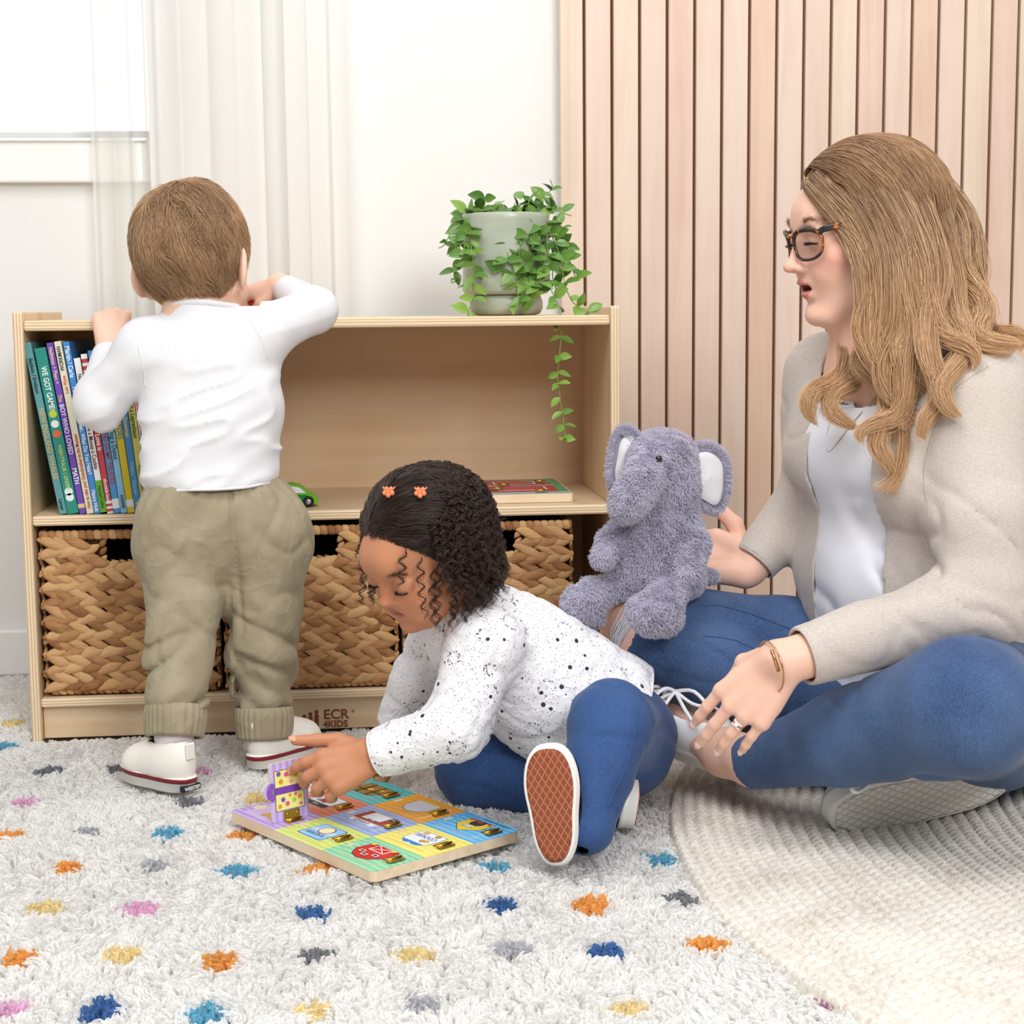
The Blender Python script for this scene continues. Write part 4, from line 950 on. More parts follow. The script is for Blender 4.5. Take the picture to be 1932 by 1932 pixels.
# ================================================================ plush elephant on the woman's knee
EY = -0.40; KE = 1.09
def E(px, py, dy=0.0): return P(px, py, EY+dy*KE)
class SdfE(Sdf):
    def rc(s, a, b, ra, rb=None, k=0.01, op='u', flat=None): return Sdf.rc(s, a, b, ra*KE, (ra if rb is None else rb)*KE, k*KE, op, flat)
    def el(s, c, r, R=None, k=0.01, op='u'): return Sdf.el(s, c, np.asarray(r)*KE, R, k*KE, op)
el = empty('plush_elephant', tuple(E(1235, 1110))); tag(el, 'grey plush elephant with white-lined ears sitting on the woman\'s bent knee', 'soft toy')
def fur(name, v, q, n, parent, length, flow, colour, seed, rad=0.0005, off=None, wgt=None):
    rg = np.random.default_rng(seed); p, nn = sample_surface(v, q, n, rg, wgt)
    fl = np.asarray(flow, float); d = nn*0.75+fl*0.55+rg.normal(0, 0.16, p.shape)
    # tufts lean together
    d += 0.5*np.stack([vnoise(p, 0.009, seed+k) for k in range(3)], 1)+0.35*np.stack([vnoise(p, 0.022, seed+9+k) for k in range(3)], 1)
    d = unit(d); L = length*rg.uniform(0.65, 1.2, (n, 1)); t = np.array([0, 0.35, 0.7, 1.0])
    side = rg.normal(0, 0.0006, p.shape)
    pts = p[:, None]+(d*L)[:, None]*t[None, :, None]+side[:, None]*(t**2)[None, :, None]+(fl*length*0.25)[None, None]*(t**2)[None, :, None]
    col = np.array(lin(tuple(c/255 for c in colour)))[None]*rg.uniform(0.82, 1.12, (n, 1))
    return hair_obj(name, pts-np.asarray(parent_loc(parent)), rad, furmat, parent, col, [1.0, 1.0, 0.85, 0.4])
def parent_loc(o):
    l = V((0, 0, 0))
    while o is not None: l = l+o.location; o = o.parent
    return np.array(l)
furmat, nt, b = newmat('plush_pile', rgb(168, 166, 184), 0.85, spec=0.1, sheen=0.2)
at = nt.add('ShaderNodeAttribute', attribute_name='tint'); nt.link(at.outputs['Color'], b.inputs['Base Color'])
tl = nt.add('ShaderNodeBsdfTranslucent'); nt.link(at.outputs['Color'], tl.inputs[0]); mx = nt.add('ShaderNodeMixShader'); mx.inputs[0].default_value = 0.45
nt.link(b.outputs[0], mx.inputs[1]); nt.link(tl.outputs[0], mx.inputs[2]); nt.link(mx.outputs[0], nt.n['Material Output'].inputs['Surface'])
m_plush = newmat('plush_ground', rgb(150, 148, 168), 0.95, spec=0.05)[0]
def body_elephant():
    s = SdfE(); k = 0.016
    s.rc(E(1240, 1058), E(1244, 992), 0.056, 0.049, k, flat=((0, 1, 0), 0.85)); s.rc(E(1240, 990), E(1245, 945), 0.045, 0.034, k)
    s.el(E(1246, 886), (0.0415, 0.044, 0.044), None, k); s.el(E(1252, 848), (0.036, 0.038, 0.022), None, 0.02); s.el(E(1268, 915, -0.008), (0.032, 0.034, 0.028), None, 0.02)
    s.chain([E(1228, 872, -0.025), E(1210, 908, -0.05), E(1192, 938, -0.060), E(1180, 955, -0.062)], [0.0245, 0.0218, 0.0212, 0.0198], 0.014)
    s.chain([E(1182, 978, -0.002), E(1152, 1018, -0.02), E(1138, 1050, -0.03)], [0.0125, 0.0152, 0.0155], 0.012)
    s.chain([E(1288, 975, -0.012), E(1308, 1025, -0.034), E(1297, 1077, -0.05)], [0.0165, 0.0188, 0.018], 0.010)
    s.chain([E(1195, 1092, -.004), E(1165, 1104, -.008), E(1135, 1120, -.010)], [0.017, 0.0158, 0.016], 0.010)
    s.chain([E(1116, 1122, -.012), E(1098, 1138, -.014)], [0.023, 0.025], 0.012); s.rc(E(1108, 1152, -.010), E(1124, 1166, -.008), 0.018, 0.012, 0.012)
    s.chain([E(1275, 1100, -0.03), E(1258, 1122, -0.055), E(1246, 1140, -0.062)], [0.021, 0.020, 0.021], 0.012)
    s.chain([E(1240, 1152, -0.068), E(1228, 1160, -0.074)], [0.0255, 0.0245], 0.012, flat=((0.2, -0.9, 0.3), 0.85)); s.rc(E(1212, 1150, -0.072), E(1258, 1168, -0.068), 0.018, 0.018, 0.012)
    s.rc(E(1300, 1085, 0.03), E(1345, 1087, 0.035), 0.014, 0.009, 0.006)
    s.el(E(1290, 1092, 0.0), (0.026, 0.04, 0.02), None, 0.012)
    return s
v, q = polygonise(body_elephant(), E(1060, 1215, -.13)-0.03, E(1400, 785, .09)+0.04, 0.0028)
v = relax(v, q, 2); n_v = np.zeros_like(v); fn_ = np.cross(v[q[:, 2]]-v[q[:, 0]], v[q[:, 3]]-v[q[:, 1]])
for k_ in range(4): np.add.at(n_v, q[:, k_], fn_)
v = v-unit(n_v)*0.0028; el_loc = np.array(el.location)
eb = np_mesh('body', v-el_loc, q, m_plush, el)
fur('fur', v, q, 70000, eb, 0.0058, (-0.1, -0.1, -0.75), (214, 211, 225), 41)
def ear(lo_name, outline, dy0, dyf, inner, fold, seed):
    """outline in photo pixels round the flap; inner: shrunken lining"""
    n = len(outline); O = np.array([E(x, y, dyf(x, y)) for x, y in outline]); c = O.mean(0)
    k_ = 5; nrm = unit(np.cross(O[n//3]-c, O[0]-c)); 
    if nrm[1] > 0: nrm = -nrm
    VV, QQ = [], []
    for sgn, th in ((1, 0.0045), (-1, 0.0045)):
        for r in np.linspace(1, 0.15, k_):
            VV.append(c+(O-c)*r+nrm*sgn*th*math.sqrt(max(0, 1-r**3)))
    v = np.concatenate(VV); N = n
    for s_ in range(2):
        for r in range(k_-1):
            a = (s_*k_+r)*N
            for i in range(N):
                f = [a+i, a+(i+1) % N, a+N+(i+1) % N, a+N+i]
                QQ.append(f if s_ == 0 else f[::-1])
    q = np.array(QQ); o = np_mesh('ear', v-el_loc, q, m_plush, el)
    rg = np.random.default_rng(seed)
    # plush on the back and along the rim only
    outer = np.array([f for f in QQ[(k_-1)*N:]]); rim = np.array(QQ[:N])
    fq = np.concatenate([outer, rim]); fur('ear_fur', v, fq, 9000, o, 0.0062, tuple(0.5*unit(c-E(1248, 884))+np.array([0, 0.1, -.2])), (214, 211, 225), seed)
    rimp = np.repeat(O, 260, 0)+rg.normal(0, 0.0016, (n*260, 3))+((np.roll(O, -1, 0)-O)[:, None]*rg.random((n, 260, 1))).reshape(-1, 3)
    d = unit(unit(rimp-c)*0.9+rg.normal(0, .35, rimp.shape)+nrm*0.35); L = 0.0068*rg.uniform(.6, 1.1, (len(d), 1)); t = np.array([0, .4, .75, 1.0])
    hair_obj('rim_fur', rimp[:, None]+(d*L)[:, None]*t[None, :, None]-el_loc, 0.0005, furmat, o, np.array(lin((.84, .83, .885)))[None]*rg.uniform(.85, 1.12, (len(d), 1)), [1, 1, .85, .4])
    I = np.array([E(x, y, dyf(x, y)) for x, y in inner]); ci = I.mean(0); m_ = len(I)
    VV = [ci+(I-ci)*r+nrm*(0.0058+0.0035*math.sqrt(1-r**2)) for r in (1, .93, .75, .45, .02)]; vv = np.concatenate(VV)
    QQ = np.array([[a*m_+i, a*m_+(i+1) % m_, (a+1)*m_+(i+1) % m_, (a+1)*m_+i] for a in range(4) for i in range(m_)])
    vv = vv+nrm*(0.0022*vnoise(vv, 0.014, seed+3))[:, None]
    lo_ = np_mesh('ear_lining', vv-el_loc, QQ, m_lining, el); lo_['label'] = 'smooth white ear lining'
    return o
m_lining = newmat('white_velvet', rgb(226, 228, 230), 0.8, spec=0.15, sheen=0.3)[0]
def dens(pts, m=3): return [tuple(p) for p in spline(list(pts)+[pts[0]], len(pts)*m+1)[:-1]]
ear('ear', dens([(1292, 852), (1318, 842), (1345, 845), (1366, 866), (1371, 900), (1366, 940), (1350, 962), (1328, 955), (1306, 938), (1300, 900)]), 0, lambda x, y: -0.004+0.00030*(x-1300), dens([(1299, 866), (1318, 853), (1338, 855), (1356, 872), (1360, 900), (1357, 932), (1346, 952), (1328, 945), (1308, 930), (1304, 900)]), 0, 51)
ear('ear', dens([(1206, 828), (1190, 812), (1172, 812), (1160, 832), (1155, 865), (1152, 898), (1158, 922), (1172, 916), (1188, 892), (1200, 860)]), 0, lambda x, y: 0.006+0.00032*(1200-x), dens([(1200, 826), (1188, 820), (1174, 832), (1167, 862), (1163, 896), (1168, 912), (1178, 898), (1190, 868)]), 0, 57)
# fold of the near ear tip, lining side over the flap
mb = MB(); fp = [E(1296, 856, -.012), E(1320, 850, -.02), E(1342, 858, -.024), E(1360, 880, -.022), E(1358, 898, -.018)]
eye = E(1243, 866, -0.0515)
mb = MB(); mb.ball(tuple(eye-el_loc), (0.0044, 0.003, 0.0048), flat(14, 14, 16, 0.08, 0.8), 16); mb.build('eye', el)
mb = MB(); mb.ball(tuple(E(1196, 868, -0.010)-el_loc), (0.004, 0.003, 0.0046), flat(14, 14, 16, 0.08, 0.8), 16); mb.build('eye', el)
# ================================================================ people: shared pieces
def hand(s, wrist, x, z, size, side, curls, thumb=None, spread=1.0, fore=None, rk=1.0):
    """palm, four fingers and a thumb added to s. x: wrist to fingers, z: back of the hand, side +1 right / -1 left.
    curls: four triples of joint bends in degrees (index first); returns finger tips and nail frames"""
    Fm = frame(x, z); w_ = np.asarray(wrist, float)
    L = lambda a, b_, c: w_+Fm@np.array([a, b_*side, c])*size
    k = 0.05*size
    kn = [(0.50, 0.20, 0.0), (0.53, 0.065, 0.012), (0.505, -0.07, 0.006), (0.45, -0.195, -0.01)]
    for i, (kx, ky, kz) in enumerate(kn):
        s.rc(L(0.02, ky*0.45, 0), L(kx, ky, kz), 0.105*size*rk, 0.082*size*rk, k if i else 0.12*size)
    s.rc(L(0.12, 0.12, -0.06), L(0.33, 0.20, -0.05), 0.10*size*rk, 0.075*size*rk, 0.06*size)
    s.rc(L(0.12, -0.10, -0.05), L(0.30, -0.16, -0.04), 0.085*size*rk, 0.07*size*rk, 0.06*size)
    ln = [0.40, 0.445, 0.41, 0.325]; rr_ = [0.058, 0.060, 0.056, 0.050]; fan = [7, 1.5, -4, -11]; tips = []
    for i in range(4):
        p = L(*kn[i]); a = 0.0; f = math.radians(fan[i]*spread)
        pts = [p]; rad_ = [rr_[i]*size*rk*1.12]; 
        for j, fr in enumerate((0.46, 0.30, 0.24)):
            a += math.radians(curls[i][j]); d = np.array([math.cos(a)*math.cos(f), math.cos(a)*math.sin(f)*side, -math.sin(a)])
            p = p+Fm@d*(ln[i]*fr*size); pts.append(p); rad_.append(rr_[i]*size*rk*(0.98, 0.92, 0.78)[j])
        s.chain(pts, rad_, 0.018*size)
        nz = Fm@np.array([math.sin(a)*math.cos(f), math.sin(a)*math.sin(f)*side, math.cos(a)])
        tips.append((pts, rad_, Fm@d, nz))
    th = thumb or ((0.10, 0.17, -0.06), (0.24, 0.36, -0.10), (0.40, 0.45, -0.12), (0.54, 0.50, -0.13))
    tp = [L(*q) for q in th]; trr = [0.085*size*rk, 0.072*size*rk, 0.064*size*rk, 0.050*size*rk]
    s.chain(tp, trr, 0.04*size); tips.append((tp, trr, unit(tp[3]-tp[2]), unit(Fm@np.array([0, 0.3*side, 1.0]))))
    return tips
def nails(tips, mat, parent, r0):
    """small pale nail plates on the finger ends"""
    mb = MB()
    for pts, rad_, d, nz in tips:
        d = unit(d); n = unit(nz-d*np.dot(nz, d)); c = np.asarray(pts[-1])+n*rad_[-1]*0.72+d*rad_[-1]*0.45
        sd = np.cross(d, n); w_, l_ = rad_[-1]*0.72, rad_[-1]*0.85
        vs = []
        for u in np.linspace(-1, 1, 5):
            for v_ in np.linspace(-1, 1, 5):
                e = (1-0.35*abs(u)**4*abs(v_)**4)
                vs.append(c+d*l_*u*e+sd*w_*v_*e+n*(rad_[-1]*(0.30-0.26*v_*v_-0.10*u*u))-parent_loc(parent))
        i0 = len(mb.bm.verts); bvs = [mb.bm.verts.new(tuple(p)) for p in vs]; m_ = mb.mi(mat)
        for a in range(4):
            for b_ in range(4):
                f = mb.bm.faces.new([bvs[a*5+b_], bvs[a*5+b_+1], bvs[a*5+b_+6], bvs[a*5+b_+5]]); f.material_index = m_; f.smooth = True
    return mb.build('fingernails', parent)
class Head:
    def __init__(s, c, fwd, up, h):
        s.c, s.h = np.asarray(c, float), h; y = unit(fwd); z = unit(np.asarray(up)-y*np.dot(up, y)); s.R = np.stack([np.cross(y, z), y, z], 1)
    def w(s, a, b_, c): return s.c+s.R@np.array([a, b_, c])*s.h
    def l(s, p): return ((np.asarray(p)-s.c)@s.R)/s.h
def add_head(s, H, child=False, mouth=0.0, eyes=True, ears=True, jaw=1.0):
    h = H.h; w = H.w
    E_ = lambda c, r, k=0.03, op='u', R=None: s.el(w(*c), np.array(r)*h, H.R if R is None else H.R@R, k*h, op)
    C_ = lambda a, b_, r1, r2_=None, k=0.03, op='u': s.rc(w(*a), w(*b_), r1*h, (r2_ or r1)*h, k*h, op)
    if child:
        E_((0, -.085, .115), (.365, .445, .385), .05); E_((0, .16, -.17), (.285, .255, .29), .12); C_((-.07, .30, .10), (.07, .30, .10), .13, k=.10)
        for sx in (-1, 1):
            C_((sx*.17, .235, -.22), (sx*.13, .27, -.30), .125, .11, .07); C_((sx*.25, .0, -.24), (sx*.08, .25, -.40), .085, .075, .08)
        E_((0, .335, -.415), (.075, .065, .06), .06)
        C_((0, .365, -.03), (0, .405, -.135), .030, .034, .05); E_((0, .436, -.158), (.045, .040, .034), .022)
        for sx in (-1, 1): E_((sx*.050, .398, -.166), (.032, .034, .026), .025)
        ez, ex, ey = -.055, .155, .335
    else:
        E_((0, -.07, .115), (.325, .420, .372), .05); E_((0, .13, -.16), (.262, .265, .335), .10); C_((-.07, .262, .125), (.07, .262, .125), .112, k=.08)
        C_((-.15, .325, .062), (.15, .325, .062), .050, k=.05)
        for sx in (-1, 1):
            C_((sx*.185, .245, -.10), (sx*.14, .27, -.17), .095, .08, .07); C_((sx*.235, -.02, -.24), (sx*.075, .27, -.425), .08*jaw, .07, .07)
        E_((0, .325, -.425), (.085, .065, .062), .05)
        C_((0, .352, .035), (0, .418, -.105), .030, .034, .04); E_((0, .446, -.138), (.043, .042, .034), .025)
        for sx in (-1, 1): E_((sx*.052, .402, -.152), (.034, .042, .027), .02); E_((sx*.028, .415, -.178), (.013, .02, .012), .01, 's')
        ez, ex, ey = .002, .155, .318
    for sx in (-1, 1):
        E_((sx*ex, ey+.07, ez), (.085, .07, .052), .05, 's')
        E_((sx*ex, ey-.022, ez-.004), (.082, .082, .074), .012)
    mz = -.275 if child else -.262; my = .355 if child else .368
    if mouth > 0:
        C_((-.07, my-.012, mz+.030), (.07, my-.012, mz+.030), .026, k=.03); E_((0, my+.020, mz+.026), (.06, .026, .022), .02)
        C_((-.055, my-.03, mz-.030-mouth), (.055, my-.03, mz-.030-mouth), .030, k=.025)
        E_((0, my+.0, mz-.028-mouth), (.062, .03, .022), .02)
        E_((0, my+.02, mz-mouth*.35), (.075, .075, .012+mouth*.55), .012, 's')
    else:
        C_((-.075, my-.02, mz+.018), (.075, my-.02, mz+.018), .026, k=.03); E_((0, my+.014, mz+.020), (.062, .026, .021), .02)
        C_((-.06, my-.02, mz-.030), (.06, my-.02, mz-.030), .028, k=.03); E_((0, my+.008, mz-.028), (.056, .028, .023), .02)
        E_((0, my+.03, mz-.004), (.088, .05, .006), .010, 's')
    if ears:
        for sx in (-1, 1):
            a = math.radians(30)*sx; Rz = np.array([[math.cos(a), -math.sin(a), 0], [math.sin(a), math.cos(a), 0], [0, 0, 1]])
            ez_ = -.135 if child else -.06
            E_((sx*(.385 if child else .352), -.07, ez_), (.034, .095, .150 if child else .125), .02, R=Rz); E_((sx*(.425 if child else .385), -.055, ez_+.01), (.028, .055, .095), .012, 's', R=Rz)
            C_((sx*.345, -.03, ez_-.10), (sx*.342, -.01, ez_-.125), .035, .03, .02)
    return (ez, ex, ey, mz, my)
def skin_mat(name, base, spec=0.35):
    m, nt, b = newmat(name, base, 0.48, spec=spec, sss=0.12)
    at = nt.add('ShaderNodeAttribute', attribute_name='tint')
    n = nt.noise(nt.coord((1, 1, 1)), 60, 3)
    c = nt.mix(nt.math('MULTIPLY', n, 0.12), at.outputs['Color'], base, 'MULTIPLY')
    nt.link(at.outputs['Color'], b.inputs['Base Color'])
    nt.link(nt.bump(nt.noise(nt.coord((1, 1, 1)), 900, 2), 0.08, 0.0006), b.inputs['Normal'])
    return m
def face_tint(v, H, base, lip, blush, child, mouth=0.0, blush_amt=0.5, inner=None):
    L = H.l(v); c = np.tile(np.array(base[:3]), (len(v), 1))
    def blend(wt, col): 
        nonlocal c
        wt = np.clip(wt, 0, 1)[:, None]; c = c*(1-wt)+np.array(col[:3])*wt
    mz = -.275 if child else -.262; my = .355 if child else .368; ckz = -.20 if child else -.12
    for sx in (-1, 1): blend(np.exp(-(((L[:, 0]-sx*.20)/.12)**2+((L[:, 1]-.25)/.16)**2+((L[:, 2]-ckz)/.10)**2))*blush_amt, blush)
    blend(np.exp(-((L[:, 0]/.07)**2+((L[:, 1]-.44)/.06)**2+((L[:, 2]+.14)/.05)**2))*blush_amt*.7, blush)
    for sx in (-1, 1): blend(np.exp(-(((L[:, 0]-sx*.37)/.04)**2+((L[:, 1]+.05)/.12)**2+((L[:, 2]+.09)/.14)**2))*.55, blush)
    lo = mz-.052-mouth; hi = mz+.046; front = L[:, 1] > my-.045
    u = np.abs(L[:, 0])/.088; e = 1-u**2
    inl = front & (L[:, 2] < mz+.006+(hi-mz)*np.clip(e, 0, 1)) & (L[:, 2] > mz-.004+(lo-mz)*np.clip(e, 0, 1)) & (u < 1)
    wt = inl.astype(float)*np.clip(e*4, 0, 1); blend(wt*.9, lip)
    if mouth > 0:
        m_ = front & (u < .8) & (np.abs(L[:, 2]-(mz-mouth*.35)) < .010+mouth*.5) & (L[:, 1] < my+.012); blend(m_.astype(float), inner or rgb(96, 40, 38))
    return c
def cloth_mesh(name, s, lo, hi, vox, mats, parent, cuts=(), disp=None, thick=0.0016, it=2, extra=()):
    """cuts: (point, outward normal, radius) open hems"""
    full = Sdf(); full.p = list(s.p)
    if disp is not None: full.fn(disp, 0.0, 'd')
    for p0, n, R in cuts:
        p0, n = np.asarray(p0, F), unit(n).astype(F)
        def cut(q, p0=p0, n=n, R=F(R)):
            e = q-p0; return np.maximum(-(e@n), np.sqrt((e*e).sum(1))-R)
        full.fn(cut, 0.0, 's')
    for f_ in extra: full.fn(f_, 0.0, 's')
    v, q = polygonise(full, lo, hi, vox)
    c = v[q].mean(1); nn = np.cross(v[q[:, 2]]-v[q[:, 0]], v[q[:, 3]]-v[q[:, 1]]); nn = unit(nn); keep = np.ones(len(q), bool)
    if len(cuts) or extra:
        base_ = Sdf(); base_.p = list(s.p)
        if disp is not None: base_.fn(disp, 0.0, 'd')
        db = np.concatenate([base_(c[i:i+60000]) for i in range(0, len(c), 60000)]); nearcut = np.zeros(len(c), bool)
        for p0, n, R in cuts:
            e = c-np.asarray(p0); nearcut |= (np.abs(e@unit(n)) < vox*1.2) & (np.linalg.norm(e, axis=1) < R+vox)
        for f_ in extra: nearcut |= np.abs(f_(c.astype(F))) < vox*1.2
        keep &= ~(nearcut & (db < -0.45*vox))
    v, q = prune(v, q, keep); v = relax(v, q, it, 0.5)
    o = np_mesh(name, v-parent_loc(parent), q, mats, parent)
    if thick:
        md = o.modifiers.new('thickness', 'SOLIDIFY'); md.thickness = thick; md.offset = -1
    return o, v, q
DBG = False
def rim(name, v, q, centre, mat, parent, r=.003, smooth=3, R=.08):
    """soft rolled edge along the open border loop nearest to centre"""
    e = np.concatenate([q[:, [k, (k+1) % 4]] for k in range(4)]); es = np.sort(e, 1); u, cnt = np.unique(es[:, 0]*len(v)+es[:, 1], return_counts=True); b_ = u[cnt == 1]; ix = np.unique(np.concatenate([b_//len(v), b_ % len(v)]))
    pts = v[ix].astype(float); centre = np.asarray(centre, float); d = np.linalg.norm(pts-centre, axis=1); m_ = d < R
    if DBG: print('RIM', name, len(ix), m_.sum(), np.ptp(pts[m_], axis=0) if m_.any() else None)
    if m_.sum() < 16: return None
    pts = pts[m_]; c0 = pts.mean(0); w_, U_ = np.linalg.eigh(np.cov((pts-c0).T)); a1, a2 = U_[:, 2], U_[:, 1]
    an = np.arctan2((pts-c0)@a2, (pts-c0)@a1); nb_ = max(18, min(56, m_.sum()//3)); bi = ((an+PI)/(2*PI)*nb_).astype(int) % nb_; ring = []
    for k in range(nb_):
        s_ = bi == k
        if s_.any(): ring.append(pts[s_].mean(0))
    ring = np.array(ring)
    for _ in range(smooth): ring = (np.roll(ring, 1, 0)+ring*2+np.roll(ring, -1, 0))/4
    mb = MB(); mb.tube([tuple(x) for x in np.concatenate([ring, ring[:1]])-parent_loc(parent)], r, mat, 8, cap=False); return mb.build(name, parent)
def ell_strands(c, R, rad_, p0, flow, steps, step, off0, off1, rg, jitter=0.15, gravity=None):
    """march strands over an ellipsoid; flow(l, t) gives a direction in local units; returns world points"""
    l = p0.copy(); out = [l*rad_*1.0]
    n = len(l)
    L = l*rad_
    nj = rg.normal(0, jitter, (n, 3))
    for k in range(1, steps):
        t = k/(steps-1)
        nrm = unit(L/(rad_**2)); f = flow(L, t)+nj*0.6+rg.normal(0, jitter*0.5, (n, 3)); f = unit(f-nrm*(f*nrm).sum(1, keepdims=True))
        L = L+f*step[:, None] if np.ndim(step) else L+f*step
        o = (off0+(off1-off0)*t); r = np.sqrt(((L/rad_)**2).sum(1, keepdims=True)); tgt = 1+o/rad_.mean() if np.ndim(o) == 0 else 1+o[:, None]/rad_.mean()
        L = L/r*tgt
        out.append(L.copy())
    out = np.stack(out, 1)
    return out@R.T+c
def hair_mat(name, rough=0.42):
    m, nt, b = newmat(name, (0.3, 0.2, 0.1, 1), rough, spec=0.5)
    at = nt.add('ShaderNodeAttribute', attribute_name='tint'); nt.link(at.outputs['Color'], b.inputs['Base Color'])
    tl = nt.add('ShaderNodeBsdfTranslucent'); nt.link(at.outputs['Color'], tl.inputs[0]); mx = nt.add('ShaderNodeMixShader'); mx.inputs[0].default_value = 0.2
    nt.link(b.outputs[0], mx.inputs[1]); nt.link(tl.outputs[0], mx.inputs[2]); nt.link(mx.outputs[0], nt.n['Material Output'].inputs['Surface'])
    return m
def weave_bump(m, nt, b, sc, strength=0.25, dist=0.0006, aniso=(1, 1, 1)):
    nt.link(nt.bump(nt.noise(nt.coord(tuple(sc*a for a in aniso)), 1.0, 3), strength, dist), b.inputs['Normal'])

# ================================================================ the toddler at the bookcase
BOY = dict(heelL=P(335, 1480, -.325), heelR=P(488, 1440, -.235))
boy = empty('person', (0.32, -0.24, 0.0)); tag(boy, 'toddler seen from behind in white long-sleeved top and khaki trousers standing at the bookcase', 'person')
j = lambda x, y, Y: P(x, y, Y)
pelvis, chest, neckb = j(420, 985, -.175), j(385, 720, -.145), j(377, 602, -.135)
hipL, hipR, kneeL, kneeR, ankL, ankR = j(352, 1040, -.185), j(492, 1030, -.165), j(338, 1225, -.25), j(498, 1220, -.19), j(328, 1388, -.308), j(499, 1378, -.217)
shL, shR = j(278, 655, -.145), j(490, 632, -.135)
elL, wrL = j(188, 762, -.125), j(207, 652, -.030)
elR, wrR = j(592, 585, -.075), j(528, 538, -.005)
Hb = Head(j(369, 485, -.105), (0.30, 0.93, -0.24), (-0.02, 0.2, 1.0), 0.198)
SK_B = rgb(240, 200, 176)
s = Sdf(); add_head(s, Hb, child=True)
s.rc(Hb.w(0, -.11, -.28), neckb+np.array([0, 0, -.02]), .040, .046, .02)
s.rc(chest, pelvis, .055, .058, .03); s.rc(shL, shR, .035, .035, .03); s.rc(shL, elL, .026, .024, .01); s.rc(elL, wrL, .023, .0185, .01); s.rc(shR, elR, .026, .024, .01); s.rc(elR, wrR, .023, .0185, .01)
s.rc(hipL, kneeL, .036, .026, .02); s.rc(kneeL, ankL, .026, .024, .01); s.rc(hipR, kneeR, .036, .026, .02); s.rc(kneeR, ankR, .026, .024, .01)
s.rc(ankL, BOY['heelL']+np.array([-.02, .03, -.0]), .022, .018, .01); s.rc(ankR, BOY['heelR']+np.array([.02, .03, -.0]), .022, .018, .01)
tipsL = hand(s, wrL, j(211, 590, -.004)-wrL, (0.1, -1.0, 0.35), 0.100, -1, [(48, 50, 28), (52, 50, 28), (52, 50, 28), (54, 52, 30)], rk=1.12, thumb=((0.10, 0.19, -0.04), (0.28, 0.36, -0.06), (0.44, 0.40, -0.14), (0.52, 0.36, -0.24)))
tipsR = hand(s, wrR, j(478, 548, .02)-wrR, (0.3, -0.45, 0.85), 0.094, 1, [(40, 45, 25), (50, 50, 30), (55, 55, 30), (58, 55, 30)], rk=1.25, thumb=((0.10, 0.17, -0.06), (0.26, 0.30, -0.18), (0.42, 0.30, -0.28), (0.56, 0.26, -0.34)))
v, q = polygonise(s, (-.0, -.45, -.02), (.62, .14, 0.95), 0.0021); v = relax(v, q, 1)
bskin = skin_mat('toddler_skin', SK_B)
bb = np_mesh('body', v-parent_loc(boy), q, bskin, boy)
col = face_tint(v, Hb, SK_B, rgb(214, 130, 120), rgb(226, 146, 128), True)
for c_ in (wrL, wrR):   # pinker knuckles and finger ends
    pass
tint_attr(bb, col); nails(tipsL, flat(244, 206, 190, 0.3), bb, 0)
# top
s = Sdf(); k = .03
s.rc(j(392, 690, -.148), j(402, 800, -.152), .070, .073, k); s.rc(j(400, 800, -.152), j(402, 935, -.170), .074, .073, k)
s.rc(j(352, 700, -.14), j(430, 690, -.135), .064, .066, k); s.rc(j(345, 880, -.168), j(458, 872, -.160), .060, .052, k)
s.rc(j(340, 780, -.155), j(462, 770, -.145), .056, .058, k)
s.rc(shL, shR, .042, .043, .03); s.rc(neckb+np.array([0, .002, .05]), neckb, .0455, .047, .01); s.rc(neckb, chest, .045, .06, .02)
s.rc(shL, elL, .0385, .0355, .02); s.rc(elL, wrL+(elL-wrL)*.12, .0355, .0235, .014); s.rc(shR, elR, .0405, .0345, .02); s.rc(elR, wrR+(elR-wrR)*.05, .0345, .0215, .014)
def shirt_disp(p):
    w1 = vnoise(p*np.array([1.0, 1.0, 3.2], F)+np.array([.3*0, 0, 0], F)-np.stack([0*p[:, 0], 0*p[:, 0], .9*p[:, 0]], 1), .075, 61)
    w2 = vnoise(p, .03, 62)
    f = (1-np.abs(w1))**3
    back = np.clip((0.62-p[:, 2])/.1, .2, 1)
    return (f*.0055*back+.0012*w2-.002).astype(F)
m_knit, nt, b = newmat('white_rib_knit', rgb(232, 232, 236), 0.85, spec=0.15, sheen=0.1)
wv = nt.add('ShaderNodeTexWave'); wv.inputs['Scale'].default_value = 190; wv.inputs['Distortion'].default_value = 0.8; wv.bands_direction = 'X'; nt.link(nt.coord((1, .35, .12)), wv.inputs['Vector'])
nt.link(nt.bump(wv.outputs['Fac'], 0.22, 0.0005), b.inputs['Normal'])
neck_cut = (neckb+np.array([0, -.002, .016]), (0.02, 0.22, 1.0), .085)
hem_cut = (j(410, 915, -.17), (0.03, 0, -1), .16)
cuffL = (wrL+(elL-wrL)*.14, wrL-elL, .05); cuffR = (wrR+(elR-wrR)*.16, wrR-elR, .05)
_, tv_, tq_ = cloth_mesh('top', s, (-.0, -.32, .32), (.62, .08, .76), 0.0032, m_knit, boy, (neck_cut, hem_cut, cuffL, cuffR), shirt_disp)
def band(name, c, ax_, r, rt, mat, parent, n=40, sq=(1, 1), xdir=None):
    """soft hem ring: torus about axis ax_"""
    z = unit(ax_); x = unit(np.cross(z, (0.3, 0.2, 1)) if xdir is None else np.asarray(xdir)-z*np.dot(xdir, z)); y = np.cross(z, x); c = np.asarray(c)-parent_loc(parent)
    mb = MB(); pts = [c+x*r*sq[0]*math.cos(a)+y*r*sq[1]*math.sin(a) for a in np.linspace(0, 2*PI, n+1)]
    mb.tube(pts, rt, mat, 8, cap=False); return mb.build(name, parent)
